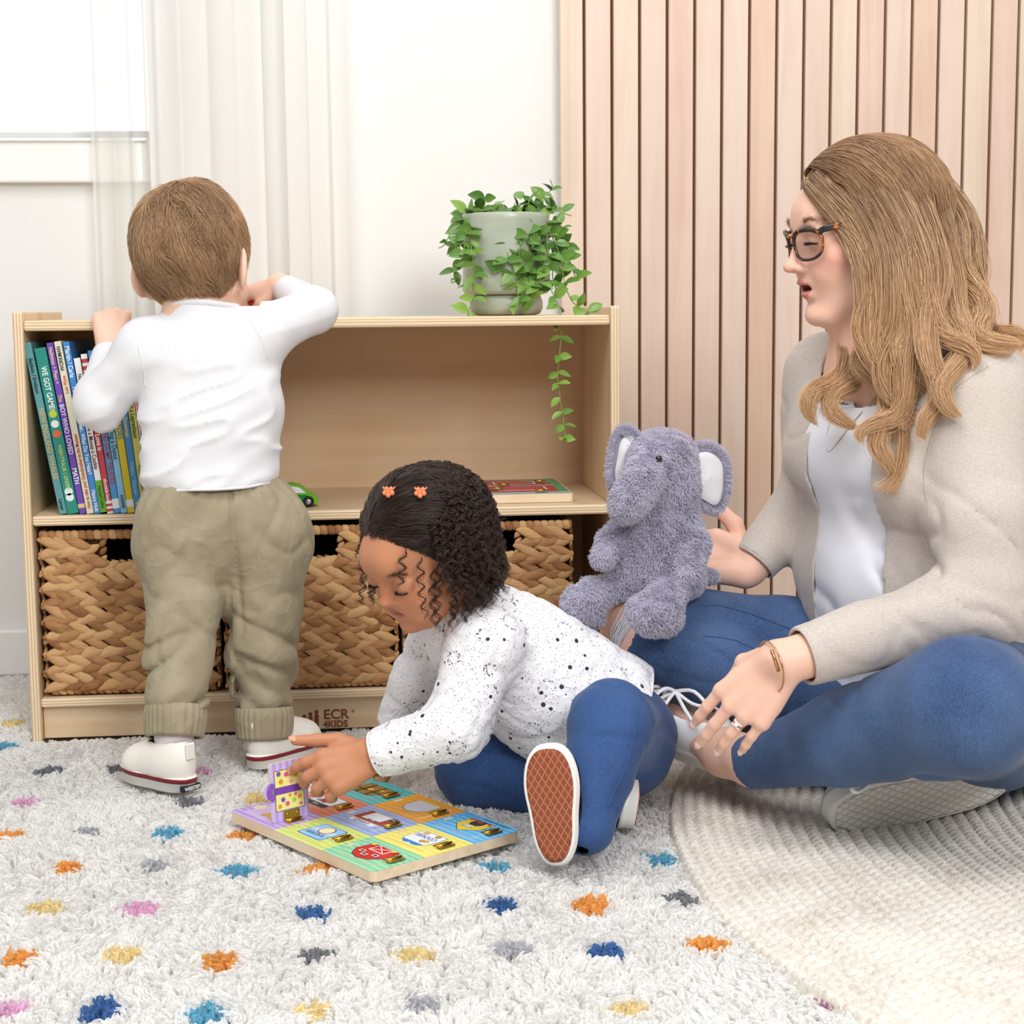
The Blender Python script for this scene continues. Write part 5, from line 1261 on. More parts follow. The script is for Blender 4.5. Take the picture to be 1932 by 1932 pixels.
rim('collar', tv_, tq_, neck_cut[0], m_knit, boy, .0046, 3, .075)
rim('hem', tv_, tq_, hem_cut[0], m_knit, boy, .0022, 2, .16); rim('cuff', tv_, tq_, cuffL[0], m_knit, boy, .0024, 3, .045); rim('cuff', tv_, tq_, cuffR[0], m_knit, boy, .0024, 3, .045)
def seam(name, px, n, v, mat, parent, r=.0009, lift=.0004):
    pts = snap_px([tuple(q_) for q_ in spline(px, n)], v, lift)
    for _ in range(3): pts[1:-1] = (pts[:-2]+2*pts[1:-1]+pts[2:])/4
    mb = MB(); mb.tube([tuple(p_) for p_ in pts-parent_loc(parent)], r, mat, 6); return mb.build(name, parent)
seam('armhole_seam', [(258, 655), (268, 690), (272, 730)], 20, tv_, m_knit, boy); seam('armhole_seam', [(474, 604), (492, 636), (508, 680)], 20, tv_, m_knit, boy)
# trousers
s = Sdf(); k = .03
s.rc(j(362, 958, -.178), j(456, 952, -.165), .068, .064, k); s.rc(j(340, 1005, -.180), j(494, 1002, -.162), .066, .070, k)
s.rc(j(345, 1050, -.186), j(350, 1140, -.215), .066, .054, .025); s.rc(j(350, 1140, -.215), j(337, 1235, -.25), .054, .048, .010); s.rc(j(337, 1235, -.25), j(334, 1312, -.288), .048, .045, .010)
s.rc(j(498, 1045, -.170), j(500, 1140, -.182), .068, .056, .025); s.rc(j(500, 1140, -.182), j(498, 1240, -.195), .056, .055, .010); s.rc(j(498, 1240, -.195), j(497, 1312, -.208), .057, .047, .010)
def pants_disp(p):
    z = p[:, 2]; x = p[:, 0]
    w1 = vnoise(np.stack([x*.7+z*.5, p[:, 1]*.6, z*2.1-np.where(x < .325, 1.3, -.8)*x], 1), .085, 71); w2 = vnoise(np.stack([x*1.5-z*.7, p[:, 1], z*1.1+x*.9], 1), .075, 72); w3 = vnoise(p, .022, 73)
    low = np.clip((.27-z)/.12, 0, 1)
    r1, r2_ = np.clip(1-np.abs(w1)*2.2, 0, 1)**2, np.clip(1-np.abs(w2)*2.6, 0, 1)**2
    f = -r1*(.0012+.0105*low)-r2_*.0035+.0015*w1+.0004*w3
    a = np.arctan2(p[:, 1]+.17, x-.325)
    gat = np.clip(1-np.abs(z-.402)/.045, 0, 1)*.0020*np.sin(a*30+3*w2)         # gathers under the waistband
    seam = -.004*np.exp(-((x-.334-.06*(.33-z))/.0035)**2)*(p[:, 1] < -.17)*(z > .2)
    return (f+gat+seam).astype(F)
m_khaki, nt, b = newmat('khaki_twill', rgb(160, 148, 122), 0.82, spec=0.2, sheen=0.1)
n = nt.noise(nt.coord((1, 1, 1)), 22, 4); nt.link(nt.ramp(n, [(.3, rgb(148, 136, 110)), (.7, rgb(168, 157, 131))]), b.inputs['Base Color'])
def crumple(nt, b, sc, strength, dist, fine=900):
    n1 = nt.noise(nt.coord((1, 1, 1)), sc, 2, .5, 1.6); n2 = nt.noise(nt.coord((1, 1, 1)), sc*2.1, 2, .5, 1.2); n3 = nt.noise(nt.coord((fine, fine, fine)), 1.0, 2)
    r_ = lambda n: nt.math('POWER', nt.math('SUBTRACT', 1.0, nt.math('MULTIPLY', nt.math('ABSOLUTE', nt.math('SUBTRACT', n, .5)), 2.0)), 6.0)
    h = nt.math('ADD', nt.math('ADD', r_(n1), nt.math('MULTIPLY', r_(n2), .45)), nt.math('MULTIPLY', n3, .05)); nt.link(nt.bump(h, strength, dist), b.inputs['Normal'])
crumple(nt, b, 9, .30, .004)
cloth_mesh('trousers', s, (.12, -.42, .0), (.56, .0, .48), 0.0032, m_khaki, boy, ((j(415, 903, -.17), (-0.05, 0, 1), .16), (j(334, 1336, -.290), (0, -.06, -1), .07), (j(498, 1338, -.210), (0, -.06, -1), .07)), pants_disp)
def cuff_ring(name, c0, c1, r0, r1, mat, parent, pleats=26, amp=.0014, th=.0016):
    c0, c1 = np.asarray(c0), np.asarray(c1); z = unit(c1-c0); x = unit(np.cross(z, (0.2, 1, 0.1))); y = np.cross(z, x); L = parent_loc(parent); n = pleats*6
    a = np.linspace(0, 2*PI, n+1)[:-1]; prof = [(0, .93), (.06, 1.0), (.3, 1.03), (.6, 1.02), (.9, 1.0), (1.0, .95), (.97, .86)]; VV = []
    for t, sc in prof:
        r = (r0+(r1-r0)*t)*sc+amp*np.sin(a*pleats+2*np.sin(3*a))*(1-.5*abs(2*t-1))
        VV.append(c0+(c1-c0)*t+np.outer(r*np.cos(a), x)+np.outer(r*np.sin(a), y)-L)
    idx = np.arange(len(prof)*n).reshape(len(prof), n); q = np.stack([idx[:-1].ravel(), np.roll(idx, -1, 1)[:-1].ravel(), np.roll(idx, -1, 1)[1:].ravel(), idx[1:].ravel()], 1)
    return np_mesh(name, np.concatenate(VV), q, mat, parent)
cuff_ring('trouser_cuff', j(332, 1330, -.291), j(329, 1392, -.306), .0415, .0395, m_khaki, boy)
cuff_ring('trouser_cuff', j(498, 1333, -.209), j(499, 1394, -.217), .0405, .0390, m_khaki, boy)
# socks
m_sock = newmat('pale_pink_rib_sock', rgb(232, 220, 222), 0.85)[0]
for a_, t_ in ((ankL, BOY['heelL']), (ankR, BOY['heelR'])):
    mb = MB(); mb.tube([a_+np.array([0, 0, .02])-parent_loc(boy), a_-parent_loc(boy), a_*.35+(t_+np.array([0, .02, .0]))*.65-parent_loc(boy)], [.026, .0265, .026], m_sock, 20); mb.build('sock', boy)
# canvas shoes: sole slab, upper, rubber stripe, heel tab
def shoe(parent, heel, d, L, Wd, ht, up_mat, sole_mat, stripe_mat=None, sole_h=0.016, R=None, open_=0.4):
    """heel: ground point at the back of the heel; d: heel to toe; R: extra world rotation about the heel"""
    Fm = np.eye(3); x = unit(d); z = np.array([0, 0, 1.0]) if R is None else unit(R); Fm = frame(x, z); h0 = np.asarray(heel)
    T = lambda a, b_, c: h0+Fm@np.array([a, b_, c])
    e = empty_part('shoe', parent)
    e_loc = parent_loc(parent)
    outl = []
    for t in np.linspace(0, 2*PI, 49)[:-1]:
        cx_, sy_ = math.cos(t), math.sin(t); xx = L/2-cx_*L/2
        wid = Wd/2*(0.80+0.28*np.clip(xx/L, 0, 1)-0.10*math.exp(-((xx/L-.42)/.18)**2))
        outl.append((xx, np.sign(sy_)*abs(sy_)**0.72*wid))
    mb = MB(); i1, i2 = mb.mi(sole_mat), mb.mi(stripe_mat or sole_mat)
    lv = [(0.0, .94), (.002, 1.0), (sole_h*.62, 1.0), (sole_h*.64, 1.025), (sole_h*.92, 1.025), (sole_h, .985)]
    rings = [[mb.bm.verts.new(tuple(T(L/2+(x_-L/2)*s_, y_*s_, z_)-e_loc)) for x_, y_ in outl] for z_, s_ in lv]
    for a in range(len(rings)-1):
        for b_ in range(48):
            f = mb.bm.faces.new([rings[a][b_], rings[a][(b_+1) % 48], rings[a+1][(b_+1) % 48], rings[a+1][b_]]); f.smooth = True; f.material_index = i2 if a in (2, 3) and stripe_mat else i1
    mb.bm.faces.new(rings[-1]); mb.bm.faces.new(rings[0][::-1]); so = mb.build('sole', e)
    s = Sdf(); yv = Fm[:, 1]
    s.el(T(L*.74, 0, sole_h+.002), np.array([L*.25, Wd*.475, ht*.55]), Fm, .012); s.el(T(L*.26, 0, sole_h+ht*.30), np.array([L*.255, Wd*.40, ht*.78]), Fm, .02); s.el(T(L*.48, 0, sole_h+ht*.2), np.array([L*.26, Wd*.42, ht*.62]), Fm, .02)
    pl0, pn = T(L*.18, 0, sole_h+ht*.80), Fm[:, 2]
    s.fn(lambda q, p0=T(0, 0, sole_h-.003).astype(F), n_=Fm[:, 2].astype(F): -((q-p0)@n_), 0, 'i')
    cuts = [(T(L*.26, 0, sole_h+ht*.86), Fm[:, 2]*1.0+Fm[:, 0]*0.12, L*(.05+open_))]
    allp = np.array([T(a, b_, c) for a in (-.02, L+.02) for b_ in (-Wd*.7, Wd*.7) for c in (-.01, ht*1.3+sole_h)])
    up, v_, q_ = cloth_mesh('upper', s, allp.min(0), allp.max(0), 0.0024, up_mat, e, cuts, None, .0018)
    return e, T, so, up
def empty_part(name, parent):
    o = bpy.data.objects.new(name, None); o.empty_display_size = .01; return link(o, parent)
m_canvas, nt, b = newmat('cream_canvas', rgb(240, 235, 226), 0.85, spec=.15); weave_bump(m_canvas, nt, b, 1400, .3, .0004)
m_rub, m_red, m_kb = flat(238, 236, 230, .5), flat(128, 30, 40, .5), flat(30, 34, 40, .6)
for side_, hl, d in (('L', P(361, 1482, -.345), (-.64, .68, 0)), ('R', P(474, 1444, -.245), (.60, .72, 0))):
    hl = np.array([hl[0], hl[1], 0.006])
    e, T, so, up = shoe(boy, hl, d, .138, .064, .052, m_canvas, m_rub, m_red, .021)
    mb = MB(); Fm = frame(unit(d), (0, 0, 1)); el_ = parent_loc(e)
    pts = [T(-.001, y, .050) for y in (-.007, .007)]
    mb.box((-.0025, -.0065, .046), (.002, .0065, .068), m_canvas, .001, 1, Matrix(((Fm[0, 0], Fm[0, 1], 0, hl[0]-el_[0]), (Fm[1, 0], Fm[1, 1], 0, hl[1]-el_[1]), (0, 0, 1, .006-el_[2]), (0, 0, 0, 1)))); mb.build('heel_tab', e)
    Mx = Matrix(((-Fm[0, 1], 0, -Fm[0, 0], hl[0]-el_[0]-Fm[0, 0]*.0022), (-Fm[1, 1], 0, -Fm[1, 0], hl[1]-el_[1]-Fm[1, 0]*.0022), (0, 1, 0, .0125-el_[2]), (0, 0, 0, 1)))
    mb = MB(); Mt = Matrix(((Fm[0, 0], Fm[0, 1], 0, hl[0]-el_[0]), (Fm[1, 0], Fm[1, 1], 0, hl[1]-el_[1]), (0, 0, 1, .006-el_[2]), (0, 0, 0, 1)))
    if side_ == 'L':
        mb.box((-.0012, -.0150, .0025), (.006, .0150, .0105), m_kb, .0008, 1, Mt); tb = mb.build('heel_label', e)
        text_obj('heel_lettering', 'WEESTEP', .0068, flat(250, 250, 250), e, Mx, 'CENTER', sx=.9, bold=.0002)
# hair
rg = np.random.default_rng(77); hc, hr = Hb.w(0, -.10, .065), np.array([.372, .448, .440])*Hb.h
N = 26000; d0 = unit(rg.normal(0, 1, (N*3, 3)))
z_, y_, x_ = d0[:, 2], d0[:, 1], d0[:, 0]
okm = (z_ > -.86+0.72*np.clip(y_*1.2, 0, 1)+.28*np.clip(np.abs(x_)-.62, 0, 1)*(y_ > -.5)) & ~((y_ > .55) & (z_ < .35))
d0 = d0[okm][:N]; N = len(d0)
whorl = unit(np.array([-.26, -.52, .80]))
def flow(L, t):
    l = unit(L/hr); a = l-whorl; a[:, 2] -= .35+.5*t; sw = np.cross(np.broadcast_to(whorl, l.shape), l)*.55
    n1 = np.stack([vnoise(L, .022, 81+k) for k in range(3)], 1)
    return unit(a)+sw*(1-t)*.8+n1*.75
ln = rg.uniform(.6, 1.15, N)
pts = ell_strands(hc, Hb.R, hr, d0, flow, 9, ln*.0082*np.where(d0[:, 2] < -.3, rg.uniform(.5, 1.25, N), 1), .0005, rg.uniform(.002, .012, N), rg, .16)
tone = np.clip(.5+.42*vnoise(pts[:, 0], .016, 90)+rg.normal(0, .14, N), 0, 1)[:, None]
cols = np.array(lin((.50, .37, .27)))*(1-tone)+np.array(lin((.86, .71, .54)))*tone
mh = hair_mat('toddler_hair')
sc_ = Sdf(); sc_.el(hc, hr-.0015, Hb.R)
p0, n0 = Hb.w(0, -.10, -.26), Hb.R@np.array([0, .55, -1.0])
sc_.fn(lambda q, p0=p0.astype(F), n_=unit(n0).astype(F): (q-p0)@n_, .0, 'i')
p1, n1_ = Hb.w(0, .30, .26), Hb.R@np.array([0, 1, -.25]); sc_.fn(lambda q, p0=p1.astype(F), n_=unit(n1_).astype(F): (q-p0)@n_, .0, 'i')
v, q = polygonise(sc_, hc-.13, hc+.13, .004); hb = np_mesh('hair', v-parent_loc(boy), q, newmat('hair_cap_brown', rgb(104, 76, 54), .8)[0], boy)  # solid hair-coloured cap under the strands, closes gaps
hair_obj('hair_strands', pts-parent_loc(boy), .00036, mh, hb, cols, np.array([1, 1, 1, 1, .95, .9, .75, .55, .25]))
# red-orange toy in the right hand
tc = P(484, 562, .025)
mb = MB(); mb.lathe([(0, -.016), (.010, -.015), (.015, -.008), (.0155, .004), (.011, .012), (.004, .0155), (0, .016)], flat(236, 84, 34, .35), 24); o = mb.build('toy_block'); o.location = tc; o.rotation_euler = (.5, .9, .2)
tag(o, 'small red-orange toy held in the toddler\'s right hand', 'toy')
# ================================================================ the girl sitting on the rug
girl = empty('person', tuple(P(1080, 1420, -.45))); girl.location.z = 0.0
tag(girl, 'girl with dark curls, star-print blouse and jeans sitting on the rug, reaching to the puzzle', 'person')
gl = parent_loc(girl)
def ang(yaw, pitch): y, p = math.radians(yaw), math.radians(pitch); return np.array([-math.cos(y)*math.cos(p), -math.sin(y)*math.cos(p), -math.sin(p)])
def head_at(fwd, up, h, local, px, Y):
    H = Head((0, 0, 0), fwd, up, h); H.c = P(px[0], px[1], Y)-H.R@np.array(local)*h; return H
Hg = head_at(ang(33, 28), (0.05, 0, 1), .182, (0, .385, -.46), (769, 1196), -.515)
SK_G = rgb(196, 134, 98)
nb_g = j(886, 1142, -.445); shN, shF = j(915, 1215, -.53), j(842, 1195, -.365); elN, wrN = j(862, 1372, -.565), j(700, 1428, -.545); elF, wrF = j(790, 1285, -.345), j(742, 1372, -.325)
pel = j(1138, 1368, -.435); che = j(960, 1240, -.44)
hipN, hipF = j(1164, 1390, -.475), j(1105, 1395, -.385); knN, ankN = j(1152, 1366, -.60), j(1104, 1562, -.685); knF, ankF = j(905, 1442, -.40), j(1120, 1500, -.50)
s = Sdf(); add_head(s, Hg, child=True, ears=True)
s.rc(Hg.w(0, -.16, -.32), nb_g+np.array([.01, 0, -.015]), .037, .042, .02)
s.rc(che, pel, .055, .06, .03); s.rc(shN, shF, .035, .035, .03); s.rc(nb_g, che, .04, .055, .03); s.rc(shN, elN, .027, .024, .01); s.rc(elN, wrN, .024, .0200, .01); s.rc(shF, elF, .027, .024, .01); s.rc(elF, wrF, .024, .019, .01)
s.rc(pel, hipN, .05, .05, .03); s.rc(pel, hipF, .05, .05, .03); s.rc(hipN, knN, .048, .036, .01); s.rc(knN, ankN, .034, .022, .01); s.rc(hipF, knF, .048, .036, .01); s.rc(knF, ankF, .034, .022, .01)
tg = hand(s, wrN, P(600, 1466, -.557)-wrN, (.10, -.80, .60), .112, -1, [(12, 26, 16), (26, 42, 26), (34, 50, 30), (40, 52, 30)], rk=1.14, thumb=((0.08, 0.16, -0.05), (0.26, 0.33, -0.05), (0.48, 0.42, -0.06), (0.70, 0.50, -0.04)))
hand(s, wrF, P(705, 1432, -.32)-wrF, (-.5, -.1, .85), .112, 1, [(20, 20, 10)]*4, rk=1.1)
v, q = polygonise(s, (.30, -.80, -.03), (.98, -.25, .52), .0021); v = relax(v, q, 1)
gskin = skin_mat('girl_skin', SK_G); gb = np_mesh('body', v-gl, q, gskin, girl)
tint_attr(gb, face_tint(v, Hg, SK_G, rgb(176, 98, 88), rgb(204, 122, 92), True, blush_amt=.4)); nails(tg, flat(214, 158, 128, .3), gb, 0)
# lashes and brows
def arc_hairs(H, pts_l, n, length, direc, rad_, rgb_, parent, name, rg, spread=.012, curl=0.0):
    P0 = spline(pts_l, n); d = np.array(direc)[None]+rg.normal(0, .18, (n, 3)); d = unit(d); t = np.linspace(0, 1, 5)
    L = length*rg.uniform(.7, 1.2, n)
    pp = P0[:, None]+(rg.normal(0, spread, (n, 3))*np.array([.3, .15, 1]))[:, None]+d[:, None]*(L[:, None]*t[None])[..., None]; pp[..., 2] += curl*t[None]**2
    wpts = H.c+(pp*H.h)@H.R.T
    return hair_obj(name, wpts-parent_loc(parent), rad_, mat_lash, parent, np.tile(np.array(rgb_), (n, 1)), [1, 1, .85, .6, .2])
mat_lash = hair_mat('lash_and_brow_hair', .6)
def lid_arc(H, ex, ey, ez, r, zo, n=9, yo=.0):
    out = []
    for sx in (-1, 1):
        a = np.linspace(-.95, .95, n); out.append(np.stack([sx*ex+np.sin(a)*.070, ey-.022+np.cos(a)*.082*.985+yo-.006*np.sin(a)*sx*0, ez+zo-.012*(np.abs(np.sin(a))**2)], 1))
    return out
rg = np.random.default_rng(5)
for arc in lid_arc(Hg, .155, .335, -.055, .082, -.030):
    arc_hairs(Hg, arc, 110, .028, (0, .9, -.45), .00016, (.008, .006, .006), gb, 'eyelashes', rg, .002, .012)
for sx in (-1, 1):
    arc_hairs(Hg, [(sx*.07, .405, .035), (sx*.13, .402, .055), (sx*.19, .37, .055), (sx*.235, .325, .035)], 230, .040, (sx*.85, .05, .18), .00014, (.07, .035, .022), gb, 'eyebrow', rg, .007)
# blouse
def print_stars(name):
    m, nt, b = newmat(name, rgb(240, 238, 242), .8, spec=.15)
    co = nt.coord((1, 1, 1)); base = rgb(240, 238, 242)
    def vor(scale, feat='F1'):
        vn = nt.add('ShaderNodeTexVoronoi'); vn.feature = feat; vn.inputs['Scale'].default_value = scale; nt.link(co, vn.inputs['Vector']); return vn
    v1 = vor(250); d1 = nt.math('LESS_THAN', v1.outputs['Distance'], .22)
    v2 = vor(85); sp = nt.add('ShaderNodeSeparateColor'); nt.link(v2.outputs['Color'], sp.inputs[0]); th_ = nt.math('MULTIPLY', sp.outputs[0], .27)
    d2 = nt.math('MULTIPLY', nt.math('LESS_THAN', v2.outputs['Distance'], th_), nt.math('GREATER_THAN', sp.outputs[1], .45))
    v3 = vor(26); ring = nt.math('LESS_THAN', nt.math('ABSOLUTE', nt.math('SUBTRACT', v3.outputs['Distance'], .30)), .035)
    v4 = vor(330); dash = nt.math('LESS_THAN', v4.outputs['Distance'], .42); sp3 = nt.add('ShaderNodeSeparateColor'); nt.link(v3.outputs['Color'], sp3.inputs[0])
    half = nt.math('GREATER_THAN', nt.noise(co, 28, 1), .46)
    d3_ = nt.math('MULTIPLY', nt.math('MULTIPLY', ring, dash), nt.math('MULTIPLY', half, nt.math('GREATER_THAN', sp3.outputs[0], .25)))
    c = nt.mix(nt.math('MULTIPLY', d1, .6), base, rgb(60, 60, 76)); c = nt.mix(nt.math('MULTIPLY', d2, .95), c, rgb(22, 22, 34)); c = nt.mix(nt.math('MULTIPLY', d3_, .85), c, rgb(40, 40, 54))
    nt.link(c, b.inputs['Base Color']); crumple(nt, b, 20, .30, .003, 700); return m
m_star = print_stars('star_print_cotton')
s = Sdf(); k = .04
s.rc(j(905, 1190, -.445), j(985, 1258, -.438), .068, .084, k); s.rc(j(985, 1258, -.445), j(1085, 1328, -.448), .084, .086, k); s.rc(j(1085, 1328, -.448), j(1190, 1400, -.45), .086, .094, k)
s.rc(shN, shF, .045, .043, .035); s.rc(nb_g, j(930, 1200, -.44), .040, .055, .03)
s.rc(shN, elN, .045, .0415, .022); s.rc(elN, wrN+(elN-wrN)*.16, .0415, .033, .014); s.rc(wrN+(elN-wrN)*.16, wrN+(elN-wrN)*.04, .031, .0275, .006)
s.rc(shF, elF, .044, .040, .02); s.rc(elF, wrF, .040, .029, .012)
tax = unit(j(1085, 1328, -.425)-j(985, 1258, -.438))
def blouse_disp(p):
    w1 = vnoise(np.stack([p[:, 0]*1.3+p[:, 2]*.5, p[:, 1]*1.1, p[:, 2]*1.9-p[:, 0]*.4], 1), .085, 101); w2 = vnoise(np.stack([p[:, 0]*2-p[:, 2]*1.0, p[:, 1]*1.6, p[:, 2]*1.2], 1), .055, 102)
    along = (p-np.asarray(che, F))@tax.astype(F); hemf = np.clip((along-.06)/.14, 0, 1)
    r1, r2_ = np.clip(1-np.abs(w1)*2.4, 0, 1)**2, np.clip(1-np.abs(w2)*2.4, 0, 1)**2
    wl = np.asarray(wrN, F); dw = np.linalg.norm(p-wl, axis=1); cuff = np.clip(1-np.abs(dw-.03)/.02, 0, 1)*.0012*np.sin(p[:, 2]*700)
    w3 = vnoise(np.stack([p[:, 0]*1.0+p[:, 2]*1.6, p[:, 1]*1.2, p[:, 2]*.5-p[:, 0]*.8], 1), .032, 103); r3 = np.clip(1-np.abs(w3)*2.4, 0, 1)**2
    return (.0015*w1+.009*hemf*w2-r1*.0030-r2_*.0026-r3*.0016+cuff).astype(F)
hem_c = j(1138, 1366, -.42)
blouse, bv_, bq_ = cloth_mesh('blouse', s, (.45, -.68, .0), (1.0, -.24, .40), .003, m_star, girl, ((nb_g+np.array([-.012, 0, .020]), unit(np.array([-.45, -.05, .9])), .07), (hem_c, tax+np.array([0, -.10, 0.0]), .17), (wrN+(elN-wrN)*.05, wrN-elN, .05), (wrF, wrF-elF, .05)), blouse_disp)
mb = MB(); cc = wrN+(elN-wrN)*.07; bp_ = cc+np.array([.0, -.012, -.026])-gl
mb.ball(tuple(bp_), (.0052, .003, .0045), flat(150, 118, 92, .35), 12); mb.build('cuff_button', girl)
for t in (.12, .34, .56):
    q0 = j(806+t*6, 1190+t*90, -.452+.02*t)
    mb = MB(); mb.ball(tuple(q0-gl), (.003, .0045, .0045), flat(176, 150, 122, .35), 10); mb.build('blouse_button', girl)
rim('collar', bv_, bq_, nb_g+np.array([-.012, 0, .020]), m_star, girl, .0045, 3, .07); rim('hem', bv_, bq_, hem_c, m_star, girl, .0016, 2, .17); rim('cuff', bv_, bq_, wrN, m_star, girl, .0020, 3, .05)
# jeans
def denim(name, light, dark, sc=1.0):
    m, nt, b = newmat(name, light, .8, spec=.2, sheen=.12)
    n1 = nt.noise(nt.coord((900*sc, 900*sc, 160*sc)), 1.0, 2); n2 = nt.noise(nt.coord((1, 1, 1)), 9, 4); n3 = nt.noise(nt.coord((160*sc, 900*sc, 900*sc)), 1.0, 2)
    f = nt.math('ADD', nt.math('MULTIPLY', n1, .35), nt.math('ADD', nt.math('MULTIPLY', n2, .55), nt.math('MULTIPLY', n3, .3)))
    nt.link(nt.ramp(f, [(.42, dark), (.58, tuple((a+b_)/2 for a, b_ in zip(light, dark))), (.78, light)]), b.inputs['Base Color'])
    nt.link(nt.bump(n1, .25, .0005), b.inputs['Normal']); return m
m_djg = denim('girl_denim', rgb(62, 94, 146), rgb(32, 54, 98))
s = Sdf(); k = .035
s.rc(hipN, hipF, .066, .068, k); s.rc(pel, hipN, .064, .066, k); s.rc(hipN+np.array([.006, 0, -.01]), knN, .066, .0515, .02); s.rc(knN, knN*.55+ankN*.45, .051, .043, .012); s.rc(knN*.55+ankN*.45, ankN, .043, .034, .01)
s.rc(hipF, knF, .066, .056, .012); s.rc(knF, knF+np.array([-.006, .0, -.005]), .057, .055, .01); s.rc(knF+np.array([0, -.01, -.012]), ankF, .048, .034, .012)
def jeans_disp(p):
    w1 = vnoise(np.stack([p[:, 0]*1.2, p[:, 1]*1.2, p[:, 2]*2.2+p[:, 0]*.5], 1), .07, 111); r1 = np.clip(1-np.abs(w1)*2.6, 0, 1)**2
    dk = np.exp(-(np.linalg.norm(p-np.asarray(knN*.55+hipN*.45, F), axis=1)/.06)**2)
    return (.0015*w1-r1*(.0022+.004*dk)).astype(F)
gj, jv, jq = cloth_mesh('jeans', s, (.46, -.82, -.06), (1.02, -.24, .30), .003, m_djg, girl, ((ankN+unit(ankN-knN)*.030, ankN-knN, .06), (ankF+(ankF-knF)*.05, ankF-knF, .05)), jeans_disp)
m_thread = flat(70, 88, 128, .7)
seam('side_seam', [(872, 1408), (930, 1416), (985, 1430), (1030, 1446)], 40, jv, m_djg, girl, .0013); seam('side_seam', [(1206, 1340), (1196, 1400), (1176, 1460), (1150, 1520)], 40, jv, m_djg, girl, .0012)
def seam_line(name, pts, mat, parent, r=.0009):
    mb = MB(); mb.tube([tuple(p-parent_loc(parent)) for p in spline(pts, 40)], r, mat, 6); return mb.build(name, parent)
# slip-on shoes, soles showing
m_blackc, nt, b = newmat('black_canvas', rgb(26, 27, 32), .85, spec=.15); weave_bump(m_blackc, nt, b, 1200, .3, .0004)
m_whr = newmat('white_rubber', rgb(236, 234, 230), .5)[0]
m_gum, nt, b = newmat('gum_rubber_tread', rgb(166, 96, 66), .7, spec=.25)
def waffle(nt, b, sc, lo, hi):
    at = nt.add('ShaderNodeAttribute', attribute_name='tread'); sp = nt.add('ShaderNodeSeparateXYZ'); nt.link(at.outputs['Vector'], sp.inputs[0])
    u = nt.math('ADD', nt.math('MULTIPLY', sp.outputs[0], sc), nt.math('MULTIPLY', sp.outputs[1], sc*1.6)); v_ = nt.math('SUBTRACT', nt.math('MULTIPLY', sp.outputs[0], sc), nt.math('MULTIPLY', sp.outputs[1], sc*1.6))
    fa = nt.math('ABSOLUTE', nt.math('SUBTRACT', nt.math('FRACT', u), .5)); fb = nt.math('ABSOLUTE', nt.math('SUBTRACT', nt.math('FRACT', v_), .5))
    h = nt.math('MINIMUM', fa, fb); nt.link(nt.ramp(h, [(.06, lo), (.16, hi)]), b.inputs['Base Color']); nt.link(nt.bump(nt.math('MINIMUM', h, .2), 1.0, .004), b.inputs['Normal'])
waffle(nt, b, 75, rgb(186, 116, 84), rgb(140, 74, 50))
def tread(T, L, Wd, mat, parent, inset=.004, depth=.0012):
    """patterned outsole plate, a little proud of the slab"""
    e_loc = parent_loc(parent); outl = []
    for t in np.linspace(0, 2*PI, 49)[:-1]:
        cx_, sy_ = math.cos(t), math.sin(t); xx = L/2-cx_*L/2; wid = Wd/2*(0.80+0.28*np.clip(xx/L, 0, 1)-0.10*math.exp(-((xx/L-.42)/.18)**2))
        outl.append((L/2+(xx-L/2)*(1-2*inset/L), np.sign(sy_)*abs(sy_)**0.72*(wid-inset)))
    VV, UV = [], []
    for sc, z in ((1.0, 0.0008), (1.0, -depth), (.9, -depth), (.55, -depth), (.02, -depth)):
        for x_, y_ in outl: a, b_ = L/2+(x_-L/2)*sc, y_*sc; VV.append(T(a, b_, z)-e_loc); UV.append((a, b_, 0))
    q = np.array([[r*48+i, r*48+(i+1) % 48, (r+1)*48+(i+1) % 48, (r+1)*48+i] for r in range(4) for i in range(48)])
    o = np_mesh('tread', np.array(VV), q, mat, parent, smooth=False); a = o.data.attributes.new('tread', 'FLOAT_VECTOR', 'POINT'); a.data.foreach_set('vector', np.array(UV, dtype=F).ravel()); return o
hN = P(1050, 1634, -.735)
e, T, so, up = shoe(girl, hN, np.array([-.05, .22, .97]), .136, .066, .046, m_blackc, m_whr, None, .020, R=(.30, .93, -.2)); tread(T, .136, .066, m_gum, e)
hF = np.array([P(1212, 1512, -.55)[0], -.455, P(1212, 1512, -.55)[2]])
e, T, so, up = shoe(girl, hF, np.array([-.10, -1, -.02]), .136, .066, .046, m_blackc, m_whr, None, .020, R=(-1, .1, .16)); tread(T, .136, .066, m_gum, e)
# hair
hcg, hrg = Hg.w(0, -.085, .125), np.array([.372, .450, .390])*Hg.h
sc_ = Sdf(); sc_.el(hcg, hrg-.0015, Hg.R)
for pl_, nl_ in ((Hg.w(0, .25, .20), Hg.R@np.array([0, 1, -.72])), (Hg.w(0, -.02, -.22), Hg.R@np.array([0, .75, -1.0]))):
    sc_.fn(lambda q, p0=pl_.astype(F), n_=unit(nl_).astype(F): (q-p0)@n_, .0, 'i')
v, q = polygonise(sc_, hcg-.13, hcg+.13, .004); ghair = np_mesh('hair', v-gl, q, newmat('hair_cap_black', rgb(34, 25, 22), .8)[0], girl)  # cap in the dark hair colour, fills holes between curls
mgh = hair_mat('girl_hair', .38); rg = np.random.default_rng(31)
